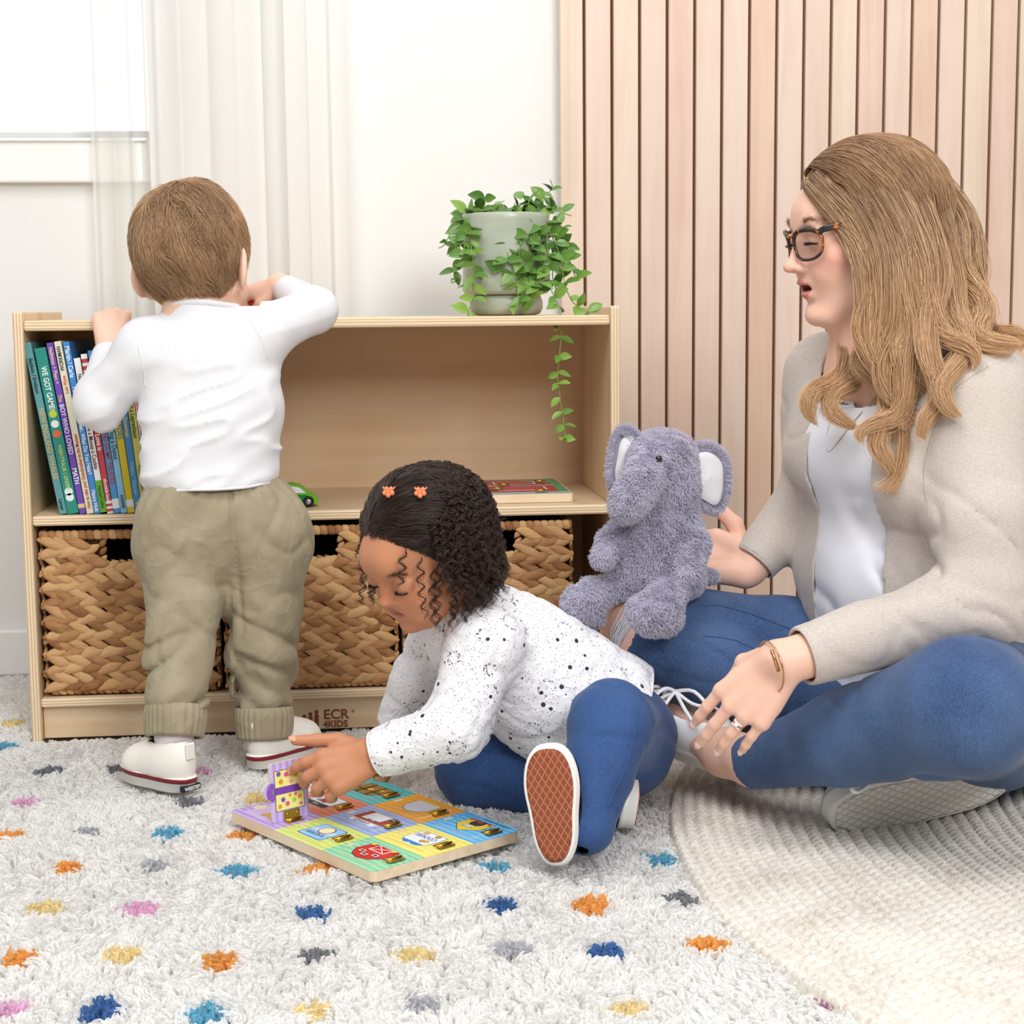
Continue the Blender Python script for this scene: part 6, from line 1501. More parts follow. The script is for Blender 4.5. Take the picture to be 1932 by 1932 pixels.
# smooth roots combed back from the hairline on both sides of a parting
N = 17000; d0 = unit(rg.normal(0, 1, (N*5, 3))); x_, y_, z_ = d0.T; lp = np.array([0, -.085, .125])+d0*np.array([.372, .450, .390])
okm = (y_ > -.35) & ((lp[:, 1]-.25)-.72*(lp[:, 2]-.20) < .004) & ((lp[:, 1]+.02)*.75-(lp[:, 2]+.22) < .0) & (np.abs(x_-.10) > .018)
d0 = d0[okm][:N]; N = len(d0)
def flow_g(L, t):
    l = unit(L/hrg); f = np.stack([np.sign(l[:, 0]-.10)*(.35+.3*t), np.full(len(l), -1.0), np.full(len(l), -.25-.2*t)], 1); return f+.65*np.stack([vnoise(L, .012, 131+k) for k in range(3)], 1)
pts = ell_strands(hcg, Hg.R, hrg, d0, flow_g, 9, .0095*rg.uniform(.6, 1.1, N), .0005, rg.uniform(.002, .009, N), rg, .13)
dk = np.array(lin((.15, .11, .10))); br = np.array(lin((.34, .24, .19)))
tone = np.clip(.28+.5*vnoise(pts[:, 0], .008, 133)+rg.normal(0, .2, N), 0, 1)[:, None]
hair_obj('combed_hair', pts-gl, .00030, mgh, ghair, dk*(1-tone)+br*tone, [1]*6+[.8, .6, .3])
# spiral curls
def curls(starts, outd, length, rad_, turns, nst, rg, gravity=1.0, K=46, out_len=.03, fan=None):
    fan = np.full(len(starts), .28) if fan is None else fan
    n = len(starts); t = np.linspace(0, 1, K); S_ = []
    for i in range(n):
        L = length[i]; d = unit(outd[i]); g = np.array([0, 0, -1.0])
        w_ = np.clip(t*L/out_len, 0, 1)
        dirs = unit(d[None]*(1-w_[:, None])*.9+g[None]*(w_[:, None]**.7)*gravity+d[None]*fan[i]+rg.normal(0, .22, 3)[None]*t[:, None])
        c = starts[i]+np.concatenate([np.zeros((1, 3)), np.cumsum(dirs[:-1]*(L/(K-1)), 0)])
        a0 = rg.uniform(0, 6.28); hand_ = rg.choice([-1, 1]); a = a0+hand_*2*PI*turns[i]*t**1.1
        e1 = unit(np.cross(dirs, np.array([.3, 1, .2]))); e2 = np.cross(dirs, e1); rr_ = rad_[i]*np.clip(t*5, 0, 1)*(1-.3*t)
        hel = c+(e1*np.cos(a)[:, None]+e2*np.sin(a)[:, None])*rr_[:, None]
        for k_ in range(nst):
            ph = rg.normal(0, .30); o = rg.normal(0, .0011, 3)
            S_.append(c+(e1*np.cos(a+ph)[:, None]+e2*np.sin(a+ph)[:, None])*(rr_*rg.uniform(.75, 1.2))[:, None]+o*np.clip(t*4, 0, 1)[:, None]+rg.normal(0, .0003, (K, 3)))
    return np.array(S_)
NC = 1150; d0 = unit(rg.normal(0, 1, (NC*5, 3))); x_, y_, z_ = d0.T
okm = (y_ < .30-.35*(z_ > .5)) & (z_ > -.72) & ~((y_ > .0) & (np.abs(x_) < .5) & (z_ > .4)) & ~((y_ > .0) & (z_ < -.1))
d0 = d0[okm][:NC]; NC = len(d0); st = hcg+(d0*(hrg+.003))@Hg.R.T; od = d0@Hg.R.T+np.array([.10, -.05, .0])
top_ = np.clip((st[:, 2]-hcg[2])/.085, 0, 1); od = od*(1-.75*top_[:, None])+np.array([.65, 0, .0])*top_[:, None]
P_ = curls(st, od, rg.uniform(.045, .088, NC), rg.uniform(.0032, .0055, NC), rg.uniform(3.0, 6.0, NC), 8, rg, .95, 46, .013, .12*(1-top_))
tone = np.clip(rg.normal(.3, .25, len(P_)), 0, 1)[:, None]; cg = dk*(1-tone)+br*tone
hair_obj('curls', P_-gl, .00026, mgh, ghair, cg, np.concatenate([np.ones(36), np.linspace(1, .3, 10)]))
# loose ringlets beside the face
sl = [(Hg.w(-.30, .20, .10), .075, 4.5), (Hg.w(-.33, .12, .0), .085, 5), (Hg.w(-.31, .16, -.02), .07, 4), (Hg.w(-.34, .04, -.08), .075, 4.5), (Hg.w(-.34, -.02, -.05), .09, 5), (Hg.w(-.26, .26, .20), .05, 3), (Hg.w(.30, .20, .08), .075, 4.5), (Hg.w(.32, .16, .0), .07, 4.5), (Hg.w(.33, .20, -.05), .05, 3.5), (Hg.w(-.36, -.08, -.1), .08, 5), (Hg.w(-.35, -.04, -.16), .07, 4)]
S0 = np.array([a for a, _, _ in sl]); P_ = curls(S0, np.tile(Hg.R@np.array([0, .35, -.3]), (len(sl), 1))+(S0-Hg.c)*2.0, np.array([b_ for _, b_, _ in sl]), np.full(len(sl), .0048), np.array([c for _, _, c in sl]), 9, rg, 1.0, 46, .014)
hair_obj('ringlets', P_-gl, .00022, mgh, ghair, np.tile(dk*1.2, (len(P_), 1)), np.concatenate([np.ones(36), np.linspace(1, .3, 10)]))
# orange flower clips
m_clip = flat(236, 138, 92, .4)
for (px, py, Y) in ((793, 929, -.51), (733, 928, -.475)):
    d_ = P(px, py, Y)-CAM; o_ = ((CAM-hcg)@Hg.R)/(hrg+.016); dd_ = (d_@Hg.R)/(hrg+.016); A_, B_, C_ = dd_@dd_, 2*o_@dd_, o_@o_-1; c = CAM+d_*((-B_-math.sqrt(max(B_*B_-4*A_*C_, 0)))/(2*A_))-gl; mb = MB(); n = unit(np.array([-.1, -.8, .6])); x = unit(np.cross(n, (0, 0, 1))); y = np.cross(n, x)
    for k_ in range(5):
        a = 2*PI*k_/5+.3; q0 = c+(x*math.cos(a)+y*math.sin(a))*.0046; mb.ball(tuple(q0), .0031, m_clip, 10)
    mb.ball(tuple(c+n*.001), .0026, m_clip, 10)
    for k_ in range(4):
        a = PI*(.15+.23*k_); mb.tube([tuple(c-y*.004+x*.006*math.cos(a)), tuple(c-y*.009+x*.008*math.cos(a)-n*.004)], .0011, m_clip, 6)
    mb.build('hair_clip', ghair)
# ================================================================ the woman sitting cross-legged at the right
wom = empty('person', tuple(P(1720, 1400, -.52))); wom.location.z = 0.0
tag(wom, 'woman in tortoiseshell glasses, beige cardigan and jeans sitting cross-legged, holding the plush elephant', 'person')
wl_ = parent_loc(wom)
Hw = head_at(ang(4, 8), (0, 0, 1), .223, (0, .385, -.44), (1523, 602), -.485)
SK_W = rgb(238, 192, 170)
nb_w = j(1662, 700, -.47); shWL, shWR = j(1846, 752, -.60), j(1560, 712, -.345)
elWL, wrWL = j(1858, 1130, -.665), j(1478, 1250, -.715); elWR, wrWR = j(1534, 930, -.300), j(1414, 1072, -.330)
cheW, belW, pelW = j(1715, 860, -.455), j(1728, 1080, -.435), j(1760, 1290, -.42)
sax = unit(shWL-shWR); fwd_w = unit(np.array([sax[1], -sax[0], 0])*(1 if sax[1]*-1 < 0 else 1)); fwd_w = fwd_w if fwd_w[0] < 0 else -fwd_w
hWL, hWR = j(1850, 1330, -.53), j(1680, 1290, -.33); kWR, aWR = j(1222, 1188, -.375), j(1740, 1452, -.50); kWL, aWL = j(1822, 1335, -.80), j(1424, 1436, -.55)
s = Sdf(); info = add_head(s, Hw, child=False, mouth=.013, ears=False)
s.rc(Hw.w(0, -.10, -.34), nb_w, .054, .056, .03); s.rc(nb_w, cheW, .06, .09, .05); s.rc(cheW-sax*.05, cheW+sax*.05, .09, .09, .05); s.rc(cheW, belW, .09, .10, .05); s.rc(belW, pelW, .10, .10, .05)
s.rc(shWL, shWR, .045, .045, .04); s.rc(shWL, elWL, .045, .037, .02); s.rc(elWL, wrWL, .036, .0255, .01); s.rc(shWR, elWR, .044, .036, .02); s.rc(elWR, wrWR, .035, .0255, .01)
s.rc(hWL, kWL, .07, .055, .03); s.rc(kWL, aWL, .05, .031, .01); s.rc(hWR, kWR, .075, .0605, .03); s.rc(kWR, aWR, .058, .03, .02)
toeL = j(1384, 1452, -.470)+unit(np.array([-.72, .62, .28]))*.10+np.array([0, -.005, .03])
s.rc(aWL, j(1368, 1420, -.50), .0315, .031, .012); s.rc(j(1368, 1420, -.50), toeL, .028, .018, .012); s.el(j(1392, 1424, -.54), (.013, .009, .013), None, .014)
tL = hand(s, wrWL, P(1398, 1335, -.700)-wrWL, (-.42, -.86, .30), .150, -1, [(13, 12, 6), (12, 10, 6), (13, 12, 6), (14, 12, 8)], spread=.25, rk=.84, thumb=((0.10, 0.17, -0.06), (0.25, 0.26, -0.14), (0.42, 0.24, -0.22), (0.56, 0.20, -0.27)))
tR = hand(s, wrWR, j(1350, 1056, -.312)-wrWR, (.15, .62, -.80), .172, 1, [(20, 25, 15)]*4, rk=.92, thumb=((0.08, 0.18, 0.06), (0.22, 0.36, -0.06), (0.42, 0.44, -0.16), (0.60, 0.46, -0.20)))
v, q = polygonise(s, (.72, -1.0, -.03), (1.55, -.15, .88), .0023); v = relax(v, q, 1)
wskin = skin_mat('woman_skin', SK_W); wb = np_mesh('body', v-wl_, q, wskin, wom)
tint_attr(wb, face_tint(v, Hw, SK_W, rgb(206, 122, 116), rgb(226, 146, 130), False, mouth=.013, blush_amt=.55, inner=rgb(120, 60, 58))); nails(tL, flat(246, 208, 198, .2), wb, 0)
rg = np.random.default_rng(8)
for arc in lid_arc(Hw, .155, .318, .002, .082, -.022): arc_hairs(Hw, arc, 130, .030, (0, .9, -.40), .00022, (.02, .012, .01), wb, 'eyelashes', rg, .002, .010)
for sx in (-1, 1): arc_hairs(Hw, [(sx*.06, .372, .082), (sx*.12, .378, .100), (sx*.18, .350, .105), (sx*.235, .300, .085)], 240, .040, (sx*.8, .05, .2), .00015, (.28, .16, .09), wb, 'eyebrow', rg, .008)
mb = MB(); c = Hw.w(0, .362, -.243)-wl_
mb.prism([(-.010, -.0022), (.010, -.0022), (.0108, .002), (-.0108, .002)], -.003, .001, flat(244, 240, 232, .25), Matrix([list(Hw.R[i, [0, 2, 1]])+[c[i]] for i in range(3)]+[[0, 0, 0, 1]])); mb.build('teeth', wb)
# white tee
m_tee, nt, b = newmat('white_slub_jersey', rgb(232, 233, 240), .85, spec=.15); weave_bump(m_tee, nt, b, 260, .25, .0008, (1, 1, 5))
s = Sdf(); k = .06
s.rc(cheW-sax*.065, cheW+sax*.065, .100, .100, k); s.rc(cheW+fwd_w*.045-sax*.06, cheW+fwd_w*.045+sax*.06, .078, .078, .03); s.rc(belW-sax*.055, belW+sax*.055, .108, .112, k); s.rc(belW+fwd_w*.02, pelW+fwd_w*.02, .115, .125, k); s.rc(nb_w+np.array([0, 0, -.02]), cheW, .068, .098, k); s.rc(shWR, shWL, .048, .048, .05)
def tee_disp(p):
    w1 = vnoise(np.stack([p[:, 0]*1.2, p[:, 1]*1.2, p[:, 2]*2.2+p[:, 0]*1.2], 1), .11, 141); r1 = np.clip(1-np.abs(w1)*2.4, 0, 1)**2
    return (.003*w1-r1*.006*np.clip((.62-p[:, 2])/.2, .1, 1)).astype(F)
tee, tv, tq = cloth_mesh('tee', s, (.85, -.85, .10), (1.5, -.15, .72), .004, m_tee, wom, ((nb_w+np.array([-.012, -.008, -.012]), unit(np.array([-.40, -.25, .9])), .095), (pelW+np.array([0, 0, -.02]), (0, 0, -1), .25)), tee_disp)
# cardigan with a wide open front
m_card, nt, b = newmat('beige_fine_knit', rgb(202, 192, 184), .88, spec=.15, sheen=.2)
n = nt.noise(nt.coord((260, 260, 900)), 1.0, 2); nt.link(nt.bump(n, .35, .0008), b.inputs['Normal']); nt.link(nt.ramp(n, [(.3, rgb(190, 179, 171)), (.7, rgb(208, 198, 190))]), b.inputs['Base Color'])
s = Sdf(); k = .05
s.rc(cheW-sax*.075, cheW+sax*.085, .108, .112, k); s.rc(cheW+fwd_w*.03-sax*.06, cheW+fwd_w*.03+sax*.06, .090, .090, .04); s.rc(belW-sax*.07, belW+sax*.08, .118, .124, k); s.rc(belW, pelW+np.array([.02, 0, -.05]), .13, .165, k); s.rc(pelW+np.array([.05, -.02, -.06]), pelW+np.array([.06, .04, -.10]), .15, .16, k)
s.rc(shWR, shWL, .056, .060, .05); s.rc(nb_w+np.array([.02, .005, -.01]), cheW, .070, .10, .05)
s.rc(shWL, shWL*.4+elWL*.6, .063, .0635, .025); s.rc(shWL*.4+elWL*.6, elWL, .0625, .055, .02); s.rc(elWL, wrWL, .054, .0345, .02); s.rc(shWR, elWR, .056, .046, .02); s.rc(elWR, wrWR, .046, .034, .018)
nbF, saxF, fwF = nb_w.astype(F), sax.astype(F), fwd_w.astype(F)
def front_gap(q):
    e = q-nbF; lat = e@saxF; fw_ = e@fwF; dz = -e[:, 2]
    wl2 = np.interp(dz, [0, .08, .2, .35, .5], [.034, .060, .060, .064, .076]).astype(F); cen = np.interp(dz, [0, .2, .5], [.020, .020, .030]).astype(F)
    return np.maximum(np.maximum(np.maximum(np.abs(lat-cen)-wl2, -(fw_-F(.012))), -(dz+F(.10))), fw_-F(.19))
armax = unit(elWR-shWR)
def card_disp(p):
    w1 = vnoise(np.stack([p[:, 0]*1.1, p[:, 1]*1.1, p[:, 2]*1.6+p[:, 0]*.6], 1), .09, 151)
    de = np.exp(-(np.linalg.norm(p-np.asarray(elWL*.8+wrWL*.2+np.array([0, -.02, .05]), F), axis=1)/.09)**2)
    w2 = vnoise(np.stack([p[:, 0]*2.0+p[:, 2]*2.0, p[:, 1], p[:, 2]*.8-p[:, 0]*.5], 1), .07, 152); r2_ = np.clip(1-np.abs(w2)*2.2, 0, 1)**2
    r1 = np.clip(1-np.abs(w1)*2.6, 0, 1)**2
    arm = -.007*np.exp(-((np.linalg.norm(p-np.asarray(shWL+np.array([-.062, -.02, -.17]), F), axis=1)-.0)/.05)**2)*0
    return (.0028*w1-r1*.0022-de*r2_*.009+arm).astype(F)
card, cv, cq = cloth_mesh('cardigan', s, (.78, -.95, -.02), (1.65, -.1, .74), .004, m_card, wom, ((nb_w+np.array([.012, .006, .008]), unit(np.array([-.30, -.15, .95])), .085), (wrWL+(elWL-wrWL)*.09, wrWL-elWL, .07), (wrWR+(elWR-wrWR)*.07, wrWR-elWR, .06), (pelW+np.array([0, 0, -.085]), (-.10, -.05, -1), .40)), card_disp, .0035, 2, (front_gap,))
rim('cuff', cv, cq, wrWL+(elWL-wrWL)*.09, m_card, wom, .0022, 3, .06); rim('cuff', cv, cq, wrWR+(elWR-wrWR)*.07, m_card, wom, .0022, 3, .06); rim('neckline', tv, tq, nb_w+np.array([-.012, -.008, -.012]), m_tee, wom, .0028, 3, .085)
# jeans
m_djw = denim('woman_denim', rgb(82, 108, 148), rgb(38, 58, 98))
s = Sdf(); k = .05
s.rc(pelW+np.array([0, 0, -.03]), hWL, .125, .11, k); s.rc(pelW+np.array([0, 0, -.03]), hWR, .12, .105, k)
s.rc(hWL, kWL, .098, .076, .03); s.rc(kWL, kWL*.45+aWL*.55, .076, .056, .02); s.rc(kWL*.45+aWL*.55, aWL, .056, .036, .012)
s.rc(hWR, kWR*.45+hWR*.55, .098, .085, .03); s.rc(kWR*.45+hWR*.55, kWR, .085, .0655, .02); s.rc(kWR+np.array([.015, 0, -.012]), kWR*.55+aWR*.45, .064, .062, .012); s.rc(kWR*.55+aWR*.45, aWR, .062, .038, .012)
# torn knee: an opening over the right kneecap
kcap = kWR+np.array([-.058, -.012, .018])
def knee_hole(q):
    e = q-kcap.astype(F); return (np.sqrt((e[:, 0]/1.0)**2+(e[:, 1]/1.25)**2+(e[:, 2]/1.15)**2)-F(.047)+F(.0035)*vnoise(q, .008, 161)).astype(F)
def djw_disp(p):
    w1 = vnoise(np.stack([p[:, 0]*1.1, p[:, 1]*1.1, p[:, 2]*2.4+p[:, 0]*.6], 1), .085, 162); r1 = np.clip(1-np.abs(w1)*2.6, 0, 1)**2
    dk = np.exp(-(np.linalg.norm(p-np.asarray(kWL+np.array([-.05, .03, -.05]), F), axis=1)/.10)**2)+np.exp(-(np.linalg.norm(p-np.asarray(kWR*.72+aWR*.28, F), axis=1)/.10)**2)*.5
    return (.0018*w1-r1*(.0014+.0055*dk)).astype(F)
jw, jwv, jwq = cloth_mesh('jeans', s, (.70, -1.0, -.06), (1.55, -.18, .42), .0036, m_djw, wom, ((aWL+(aWL-kWL)*.03, aWL-kWL, .06),), djw_disp, .0022, 2, (knee_hole,))
mb = MB()
def on_surf(pts, vv, off=.001):
    out = []
    for p in pts:
        d_ = ((vv-p)**2).sum(1); i = np.argpartition(d_, 6)[:6]; c = vv[i].mean(0); out.append(c)
    return np.array(out)
# frayed white threads across the torn knee
rgk = np.random.default_rng(3); thr = []
for k_ in range(26):
    a = rgk.uniform(-.9, .9); y0 = kcap+np.array([.0, -.05, .035+.0*a]); p0 = kWR+np.array([-.030+.01*rgk.normal(), -.03-.045*rgk.random(), .055-.01*rgk.random()]); p1 = kWR+np.array([-.058, -.02-.03*rgk.random(), -.03-.02*rgk.random()])
    mid = kWR+unit((p0+p1)/2-kWR)*.0655; p0 = kWR+unit(p0-kWR)*.066; p1 = kWR+unit(p1-kWR)*.066
    thr.append(spline([p0, mid+rgk.normal(0, .001, 3), p1], 12))
# keep the threads in one strap-like bundle
hair_obj('frayed_threads', np.array(thr)-wl_, .0007, flat(222, 226, 234, .8), jw)
seam('side_seam', [(1300, 1142), (1360, 1140), (1430, 1160), (1520, 1196)], 50, jwv, m_djw, wom, .0013); seam('side_seam', [(1330, 1196), (1390, 1206), (1450, 1236), (1490, 1266)], 40, jwv, m_djw, wom, .0013)
seam('armhole_seam', [(1866, 690), (1800, 735), (1756, 820), (1742, 900), (1752, 980)], 50, cv, flat(176, 167, 159, .9), wom, .0007, 0)
# sneakers
m_wcan, nt, b = newmat('white_canvas', rgb(240, 240, 242), .8, spec=.15); weave_bump(m_wcan, nt, b, 1200, .25, .0004)
m_grey, nt, b = newmat('pale_grey_tread', rgb(206, 202, 194), .65, spec=.3); waffle(nt, b, 58, rgb(214, 209, 200), rgb(234, 230, 222))
hl = j(1384, 1452, -.470)
e, T, so, up = shoe(wom, hl, np.array([-.72, .62, .28]), .225, .082, .052, m_wcan, m_whr, None, .024, R=(.12, -.58, .80), open_=.22)
el_ = parent_loc(e); mb = MB()
for k_ in range(4):
    x0 = .105+.021*k_; zt = .024+.050-.006*k_
    mb.tube([tuple(T(x0, -.024, zt-.008)-el_), tuple(T(x0+.004, 0, zt+.006)-el_), tuple(T(x0, .024, zt-.008)-el_)], .0026, m_wcan, 6); mb.tube([tuple(T(x0+.016, -.022, zt-.010)-el_), tuple(T(x0+.006, 0, zt+.004)-el_), tuple(T(x0-.006, .024, zt-.006)-el_)], .0022, m_wcan, 6)
bx = T(.098, -.004, .080)
for pl_ in ([(0, 0, 0), (-.018, -.018, .008), (-.040, -.028, -.006), (-.030, -.012, -.010), (0, 0, 0)], [(0, 0, 0), (.020, -.020, .004), (.034, -.034, -.012), (.018, -.022, -.012), (0, 0, 0)], [(0, 0, 0), (-.02, -.03, -.012), (-.034, -.05, -.034)], [(0, 0, 0), (.006, -.03, -.016), (.016, -.052, -.034)]):
    mb.tube([tuple(p) for p in spline([bx+np.array([a, b_, c])-el_ for a, b_, c in pl_], 16)], .0026, m_wcan, 6)
mb.build('laces', e)
hl2 = j(1905, 1478, -.60)
e, T, so, up = shoe(wom, hl2, np.array([-.985, -.06, -.13]), .235, .088, .05, m_wcan, m_whr, None, .026, R=(-.10, .93, .36)); tread(T, .235, .088, m_grey, e, .006, .0016)
el_ = parent_loc(e); mb = MB()
mb.tube([tuple(p) for p in spline([j(1648, 1468, -.66)-el_, j(1625, 1472, -.67)-el_, j(1607, 1486, -.68)-el_, j(1618, 1494, -.68)-el_, j(1640, 1480, -.67)-el_], 20)], .0028, m_wcan, 6); mb.build('laces', e)
# glasses
m_tort, nt, b = newmat('tortoiseshell', rgb(60, 34, 20), .18, spec=.6)
n = nt.noise(nt.coord((1, 1, 1)), 70, 2, .5); nt.link(nt.ramp(n, [(.40, rgb(26, 18, 16)), (.56, rgb(60, 34, 20)), (.66, rgb(196, 112, 38))]), b.inputs['Base Color'])
m_lens, nt, b = newmat('lens_glass', (1, 1, 1, 1), .0, spec=.5); _tp = nt.add('ShaderNodeBsdfTransparent'); _gs = nt.add('ShaderNodeBsdfGlossy'); _gs.inputs['Roughness'].default_value = .02; _mx = nt.add('ShaderNodeMixShader'); _mx.inputs[0].default_value = .06; nt.link(_tp.outputs[0], _mx.inputs[1]); nt.link(_gs.outputs[0], _mx.inputs[2]); nt.link(_mx.outputs[0], nt.n['Material Output'].inputs['Surface'])
gls = empty_part('glasses', wom); G_ = lambda a, b_, c: Hw.w(a, b_, c)-wl_
fr = MB(); ln_ = []
for sx in (-1, 1):
    cx_ = sx*.155; pts = []
    for a in np.linspace(0, 2*PI, 33):
        ux, uz = math.cos(a), math.sin(a); rx = .112; rz = .074 if uz > 0 else .092
        px_ = cx_+rx*np.sign(ux)*abs(ux)**.8; pz_ = .0-.018+rz*np.sign(uz)*abs(uz)**.85
        pts.append((px_, .425-.10*(abs(px_)/.29)**2+.03*(pz_), pz_))
    fr.tube([tuple(G_(*p)) for p in pts], [.0021+.0013*max(0, math.sin(a)) for a in np.linspace(0, 2*PI, 33)], m_tort, 8, cap=False); ln_.append(pts)
fr.tube([tuple(G_(*p)) for p in spline([(-.035, .420, .022), (0, .428, .036), (.035, .420, .022)], 9)], .0023, m_tort, 8)
fr.build('frame', gls)
for sx, pts in zip((-1, 1), ln_):
    c = np.mean([G_(*p) for p in pts[:-1]], 0); mb = MB(); mb.poly([tuple(c+(np.array(G_(*p))-c)*.97) for p in pts[:-1]], m_lens); mb.build('lens', gls)
    mb = MB(); x1 = sx*.264
    tp = spline([(x1, .345, .030), (sx*.300, .315, .040), (sx*.338, .15, .046), (sx*.345, -.04, .030), (sx*.345, -.12, -.03)], 16)
    Mw = []
    mb.tube([tuple(G_(*p)) for p in tp], .0028, m_tort, 8); mb.tube([tuple(G_(p[0], p[1], p[2]+.012)) for p in tp[:11]], .0028, m_tort, 8); mb.build('temple', gls)
# jewellery
m_gold = newmat('rose_gold', rgb(214, 160, 116), .22, 1.0)[0]; m_gem = newmat('clear_stone', rgb(236, 236, 240), .05, .0, .9)[0]
fa = unit(wrWL-elWL)
bw = band('bracelet', wrWL+fa*.016, fa+np.array([.15, 0, .1]), .0295, .0011, m_gold, wom)
mb = MB(); c = wrWL+fa*.014+np.array([-.004, -.027, .012])-wl_; mb.tube([tuple(c+np.array([-.004, 0, .012])), tuple(c+np.array([.004, 0, -.012]))], .0022, m_gold, 8); mb.build('bracelet_bar', bw)
pts, rad_, d, nz = tL[2]; rc_ = np.asarray(pts[0])*.55+np.asarray(pts[1])*.45; ra = unit(np.asarray(pts[1])-np.asarray(pts[0]))
rgo = band('ring', rc_, ra, rad_[1]*1.04, .0013, m_gold, wom, 30); rn = unit(nz-ra*np.dot(nz, ra)); mb = MB(); rs = np.cross(ra, rn)
for k_ in range(-2, 3):
    for m_ in (-1, 1): mb.ball(tuple(rc_+rn*(rad_[1]*1.05-.0006*k_*k_*.5)+rs*.0024*k_+ra*.0026*m_-wl_), .0014, m_gem, 8)
mb.ball(tuple(rc_+rn*rad_[1]*1.12-wl_), .0026, m_gem, 10); mb.build('ring_stones', rgo)
ncl = spline([nb_w+np.array([-.03, -.050, .0]), cheW+fwd_w*.118+np.array([0, 0, .055])-sax*.012, cheW+fwd_w*.126+np.array([0, 0, .01])-sax*.01, cheW+fwd_w*.118+np.array([0, 0, .055])+sax*.03, nb_w+np.array([.0, -.07, .0])], 30)
mb = MB(); mb.tube([tuple(p-wl_) for p in ncl], .0006, m_gold, 5); mb.build('necklace', wom)
# hair: long loose waves
hcw, hrw = Hw.w(0, -.055, .124), np.array([.345, .442, .392])*Hw.h
sc_ = Sdf(); sc_.el(hcw, hrw-.0015, Hw.R); sc_.rc(Hw.w(0, -.14, -.12), Hw.w(0, -.24, -.48), .062, .055, .03)
for pl_, nl_ in ((Hw.w(0, .20, .28), Hw.R@np.array([0, 1, -.85])), (Hw.w(0, .04, -.05), Hw.R@np.array([0, 1.0, -.45]))):
    sc_.fn(lambda q, p0=pl_.astype(F), n_=unit(nl_).astype(F): (q-p0)@n_, .01, 'i')
v, q = polygonise(sc_, hcw-.22, hcw+.15, .004); whair = np_mesh('hair', v-wl_, q, newmat('hair_cap_blonde', rgb(120, 90, 62), .8)[0], wom)  # cap in the root colour, keeps the scalp from showing through
mwh = hair_mat('woman_hair', .36); rg = np.random.default_rng(17)
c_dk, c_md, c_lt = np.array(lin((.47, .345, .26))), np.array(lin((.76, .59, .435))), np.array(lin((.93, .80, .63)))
def lock(path, n, r0, r1, wave, seed, tone0=0., K=26, wn=2.4):
    rg = np.random.default_rng(seed); P0 = spline([P(x, y, Y) for x, y, Y in path], K); t = np.linspace(0, 1, K)
    tg = unit(np.gradient(P0, axis=0)); e1 = unit(np.cross(tg, np.array([.15, .95, .25]))); e2 = np.cross(tg, e1)
    a = rg.uniform(0, 2*PI, n); r = np.sqrt(rg.random(n)); R_ = (r0+(r1-r0)*t**1.2)
    ph = rg.uniform(0, .9, n)+seed; w_ = wave*np.clip(t*1.8-.45, 0, 1)
    wv = w_[None]*np.sin(2*PI*wn*t[None]+ph[:, None]); wv2 = w_[None]*.7*np.cos(2*PI*wn*t[None]+ph[:, None])
    spr = 1+.5*rg.normal(0, .3, n)[:, None]*t[None]
    pts = P0[None]+((r*np.cos(a))[:, None]*R_[None]*spr+wv)[..., None]*e1[None]+((r*np.sin(a))[:, None]*R_[None]*.62*spr+wv2*.5)[..., None]*e2[None]
    fl_ = rg.normal(0, .0016, (n, 4, 3)); pts += np.einsum('kj,njc->nkc', np.stack([np.sin(PI*t*(j_+1)) for j_ in range(4)], 1), fl_)
    cut = 1-.55*rg.random(n)**1.7
    # shorten some strands by re-sampling
    idx = t[None]*cut[:, None]*(K-1); i0 = np.minimum(idx.astype(int), K-2); f = (idx-i0)[..., None]; ar = np.arange(n)[:, None]
    pts = pts[ar, i0]*(1-f)+pts[ar, i0+1]*f
    b_ = np.clip(rg.normal(.5+tone0, .2, n)+.26*np.sin(a*4+seed)*np.sin(r*9+seed), 0, 1)[:, None, None]; tt_ = t[None, :, None]
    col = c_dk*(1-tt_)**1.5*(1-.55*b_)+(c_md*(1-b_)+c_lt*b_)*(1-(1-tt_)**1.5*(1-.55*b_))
    return pts, col
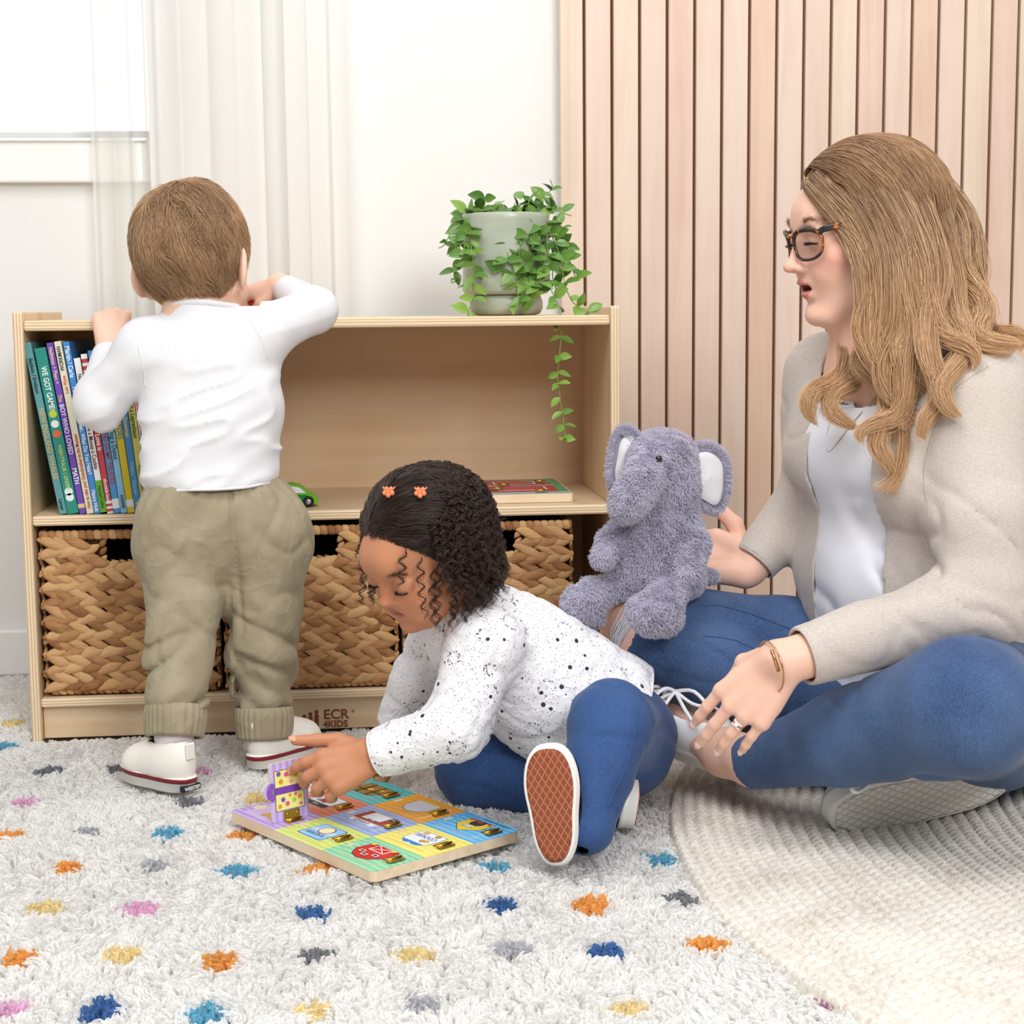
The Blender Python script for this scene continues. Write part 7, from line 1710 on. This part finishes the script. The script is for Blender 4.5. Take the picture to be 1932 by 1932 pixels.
LK = [([(1532, 338, -.50), (1580, 392, -.535), (1622, 470, -.562), (1640, 560, -.570), (1632, 640, -.565), (1668, 720, -.575), (1690, 780, -.585), (1652, 840, -.595), (1668, 900, -.60)], .013, .009, .007),
      ([(1556, 318, -.50), (1620, 390, -.55), (1662, 480, -.575), (1668, 570, -.58), (1650, 650, -.58), (1690, 740, -.585), (1722, 800, -.592), (1690, 870, -.60), (1660, 925, -.605)], .015, .010, .008),
      ([(1580, 302, -.50), (1656, 380, -.555), (1700, 490, -.582), (1694, 600, -.59), (1676, 690, -.59), (1716, 770, -.595), (1728, 830, -.60), (1700, 900, -.605)], .016, .008, .008),
      ([(1605, 290, -.495), (1692, 380, -.552), (1735, 500, -.582), (1724, 610, -.595), (1712, 690, -.60), (1742, 760, -.605), (1722, 820, -.605)], .017, .010, .008),
      ([(1632, 282, -.49), (1724, 380, -.54), (1764, 500, -.575), (1758, 610, -.61), (1748, 690, -.635), (1768, 770, -.645), (1744, 830, -.64)], .018, .006, .006),
      ([(1655, 278, -.48), (1755, 390, -.52), (1790, 510, -.56), (1808, 600, -.60), (1812, 660, -.635), (1790, 730, -.655), (1800, 790, -.665)], .018, .006, .005),
      ([(1675, 276, -.47), (1785, 400, -.49), (1814, 510, -.53), (1842, 580, -.575), (1866, 630, -.630), (1908, 672, -.645)], .018, .010, .007),
      ([(1690, 276, -.455), (1806, 410, -.455), (1828, 520, -.485), (1848, 590, -.53), (1888, 632, -.59), (1925, 662, -.62)], .018, .009, .007),
      ([(1700, 280, -.44), (1816, 420, -.42), (1832, 530, -.44), (1830, 610, -.47), (1800, 680, -.50)], .018, .012, .007),
      ([(1700, 285, -.42), (1800, 420, -.37), (1812, 540, -.38), (1800, 640, -.41)], .018, .012, .007),
      ([(1640, 290, -.49), (1700, 420, -.565), (1706, 540, -.59), (1730, 640, -.605), (1700, 740, -.605), (1660, 800, -.605), (1630, 840, -.60)], .014, .006, .008),
      ([(1545, 330, -.43), (1575, 480, -.36), (1588, 590, -.40), (1592, 670, -.50), (1556, 740, -.535), (1524, 795, -.54)], .015, .008, .008),
      ([(1560, 320, -.42), (1600, 500, -.34), (1612, 600, -.42), (1606, 690, -.51), (1584, 760, -.54), (1592, 815, -.55)], .016, .006, .008),
      ([(1590, 310, -.41), (1640, 480, -.34), (1640, 620, -.47), (1640, 690, -.535), (1652, 745, -.56)], .018, .010, .006),
      ([(1668, 290, -.50), (1742, 450, -.57), (1752, 570, -.60), (1800, 640, -.63), (1842, 690, -.66)], .014, .004, .005)]
LK.append(([(1519, 342, -.492), (1546, 372, -.522), (1586, 420, -.550), (1622, 472, -.564), (1642, 545, -.572), (1634, 625, -.572), (1664, 710, -.580), (1696, 780, -.59), (1664, 850, -.598)], .007, .005, .006))
LK.append(([(1530, 332, -.480), (1575, 368, -.530), (1622, 425, -.558), (1650, 500, -.572), (1656, 590, -.578), (1646, 680, -.582), (1690, 760, -.59), (1710, 830, -.598)], .009, .005, .006))
PP, CCs = [], []
for i, (path, r0, r1, wv) in enumerate(LK):
    p_, c_ = lock(path, 1150, r0, r1, wv*1.7, 200+i, tone0=(.10 if i in (0, 3, 6) else -.06 if i in (8, 9, 13) else 0)); PP.append(p_); CCs.append(c_)
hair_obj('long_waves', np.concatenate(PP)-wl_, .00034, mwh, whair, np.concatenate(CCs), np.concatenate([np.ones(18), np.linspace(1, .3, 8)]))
# hair over the crown, swept back from a side parting
N = 22000; d0 = unit(rg.normal(0, 1, (N*4, 3))); lp = np.array([0, -.055, .124])+d0*np.array([.345, .442, .392])
okm = ((lp[:, 1]-.20)-.85*(lp[:, 2]-.28) < .004) & ((lp[:, 1]-.04)-.45*(lp[:, 2]+.05) < .02) & (lp[:, 2] > -.15)
d0 = d0[okm][:N]; N = len(d0)
def flow_w(L, t):
    l = unit(L/hrw); return np.stack([np.sign(l[:, 0]-.20)*(.75-.5*t), np.full(len(l), -.55+.15*t), -.25-.95*np.clip(1-l[:, 2], 0, 1.2)], 1)+.25*np.stack([vnoise(L, .02, 171+k) for k in range(3)], 1)
pts = ell_strands(hcw, Hw.R, hrw, d0, flow_w, 12, .0115*rg.uniform(.7, 1.1, N), .0005, rg.uniform(.002, .011, N), rg, .07)
b_ = np.clip(.32+.5*vnoise(pts[:, 0], .010, 174)+rg.normal(0, .20, N), 0, 1)[:, None, None]; tt_ = np.linspace(0, 1, 12)[None, :, None]
col = (c_dk*(1-b_)+c_md*b_)*(1-.55*tt_)+(c_md*(1-b_)+c_lt*b_)*.55*tt_
hair_obj('crown_hair', pts-wl_, .00034, mwh, whair, col, [1]*9+[.8, .6, .3])
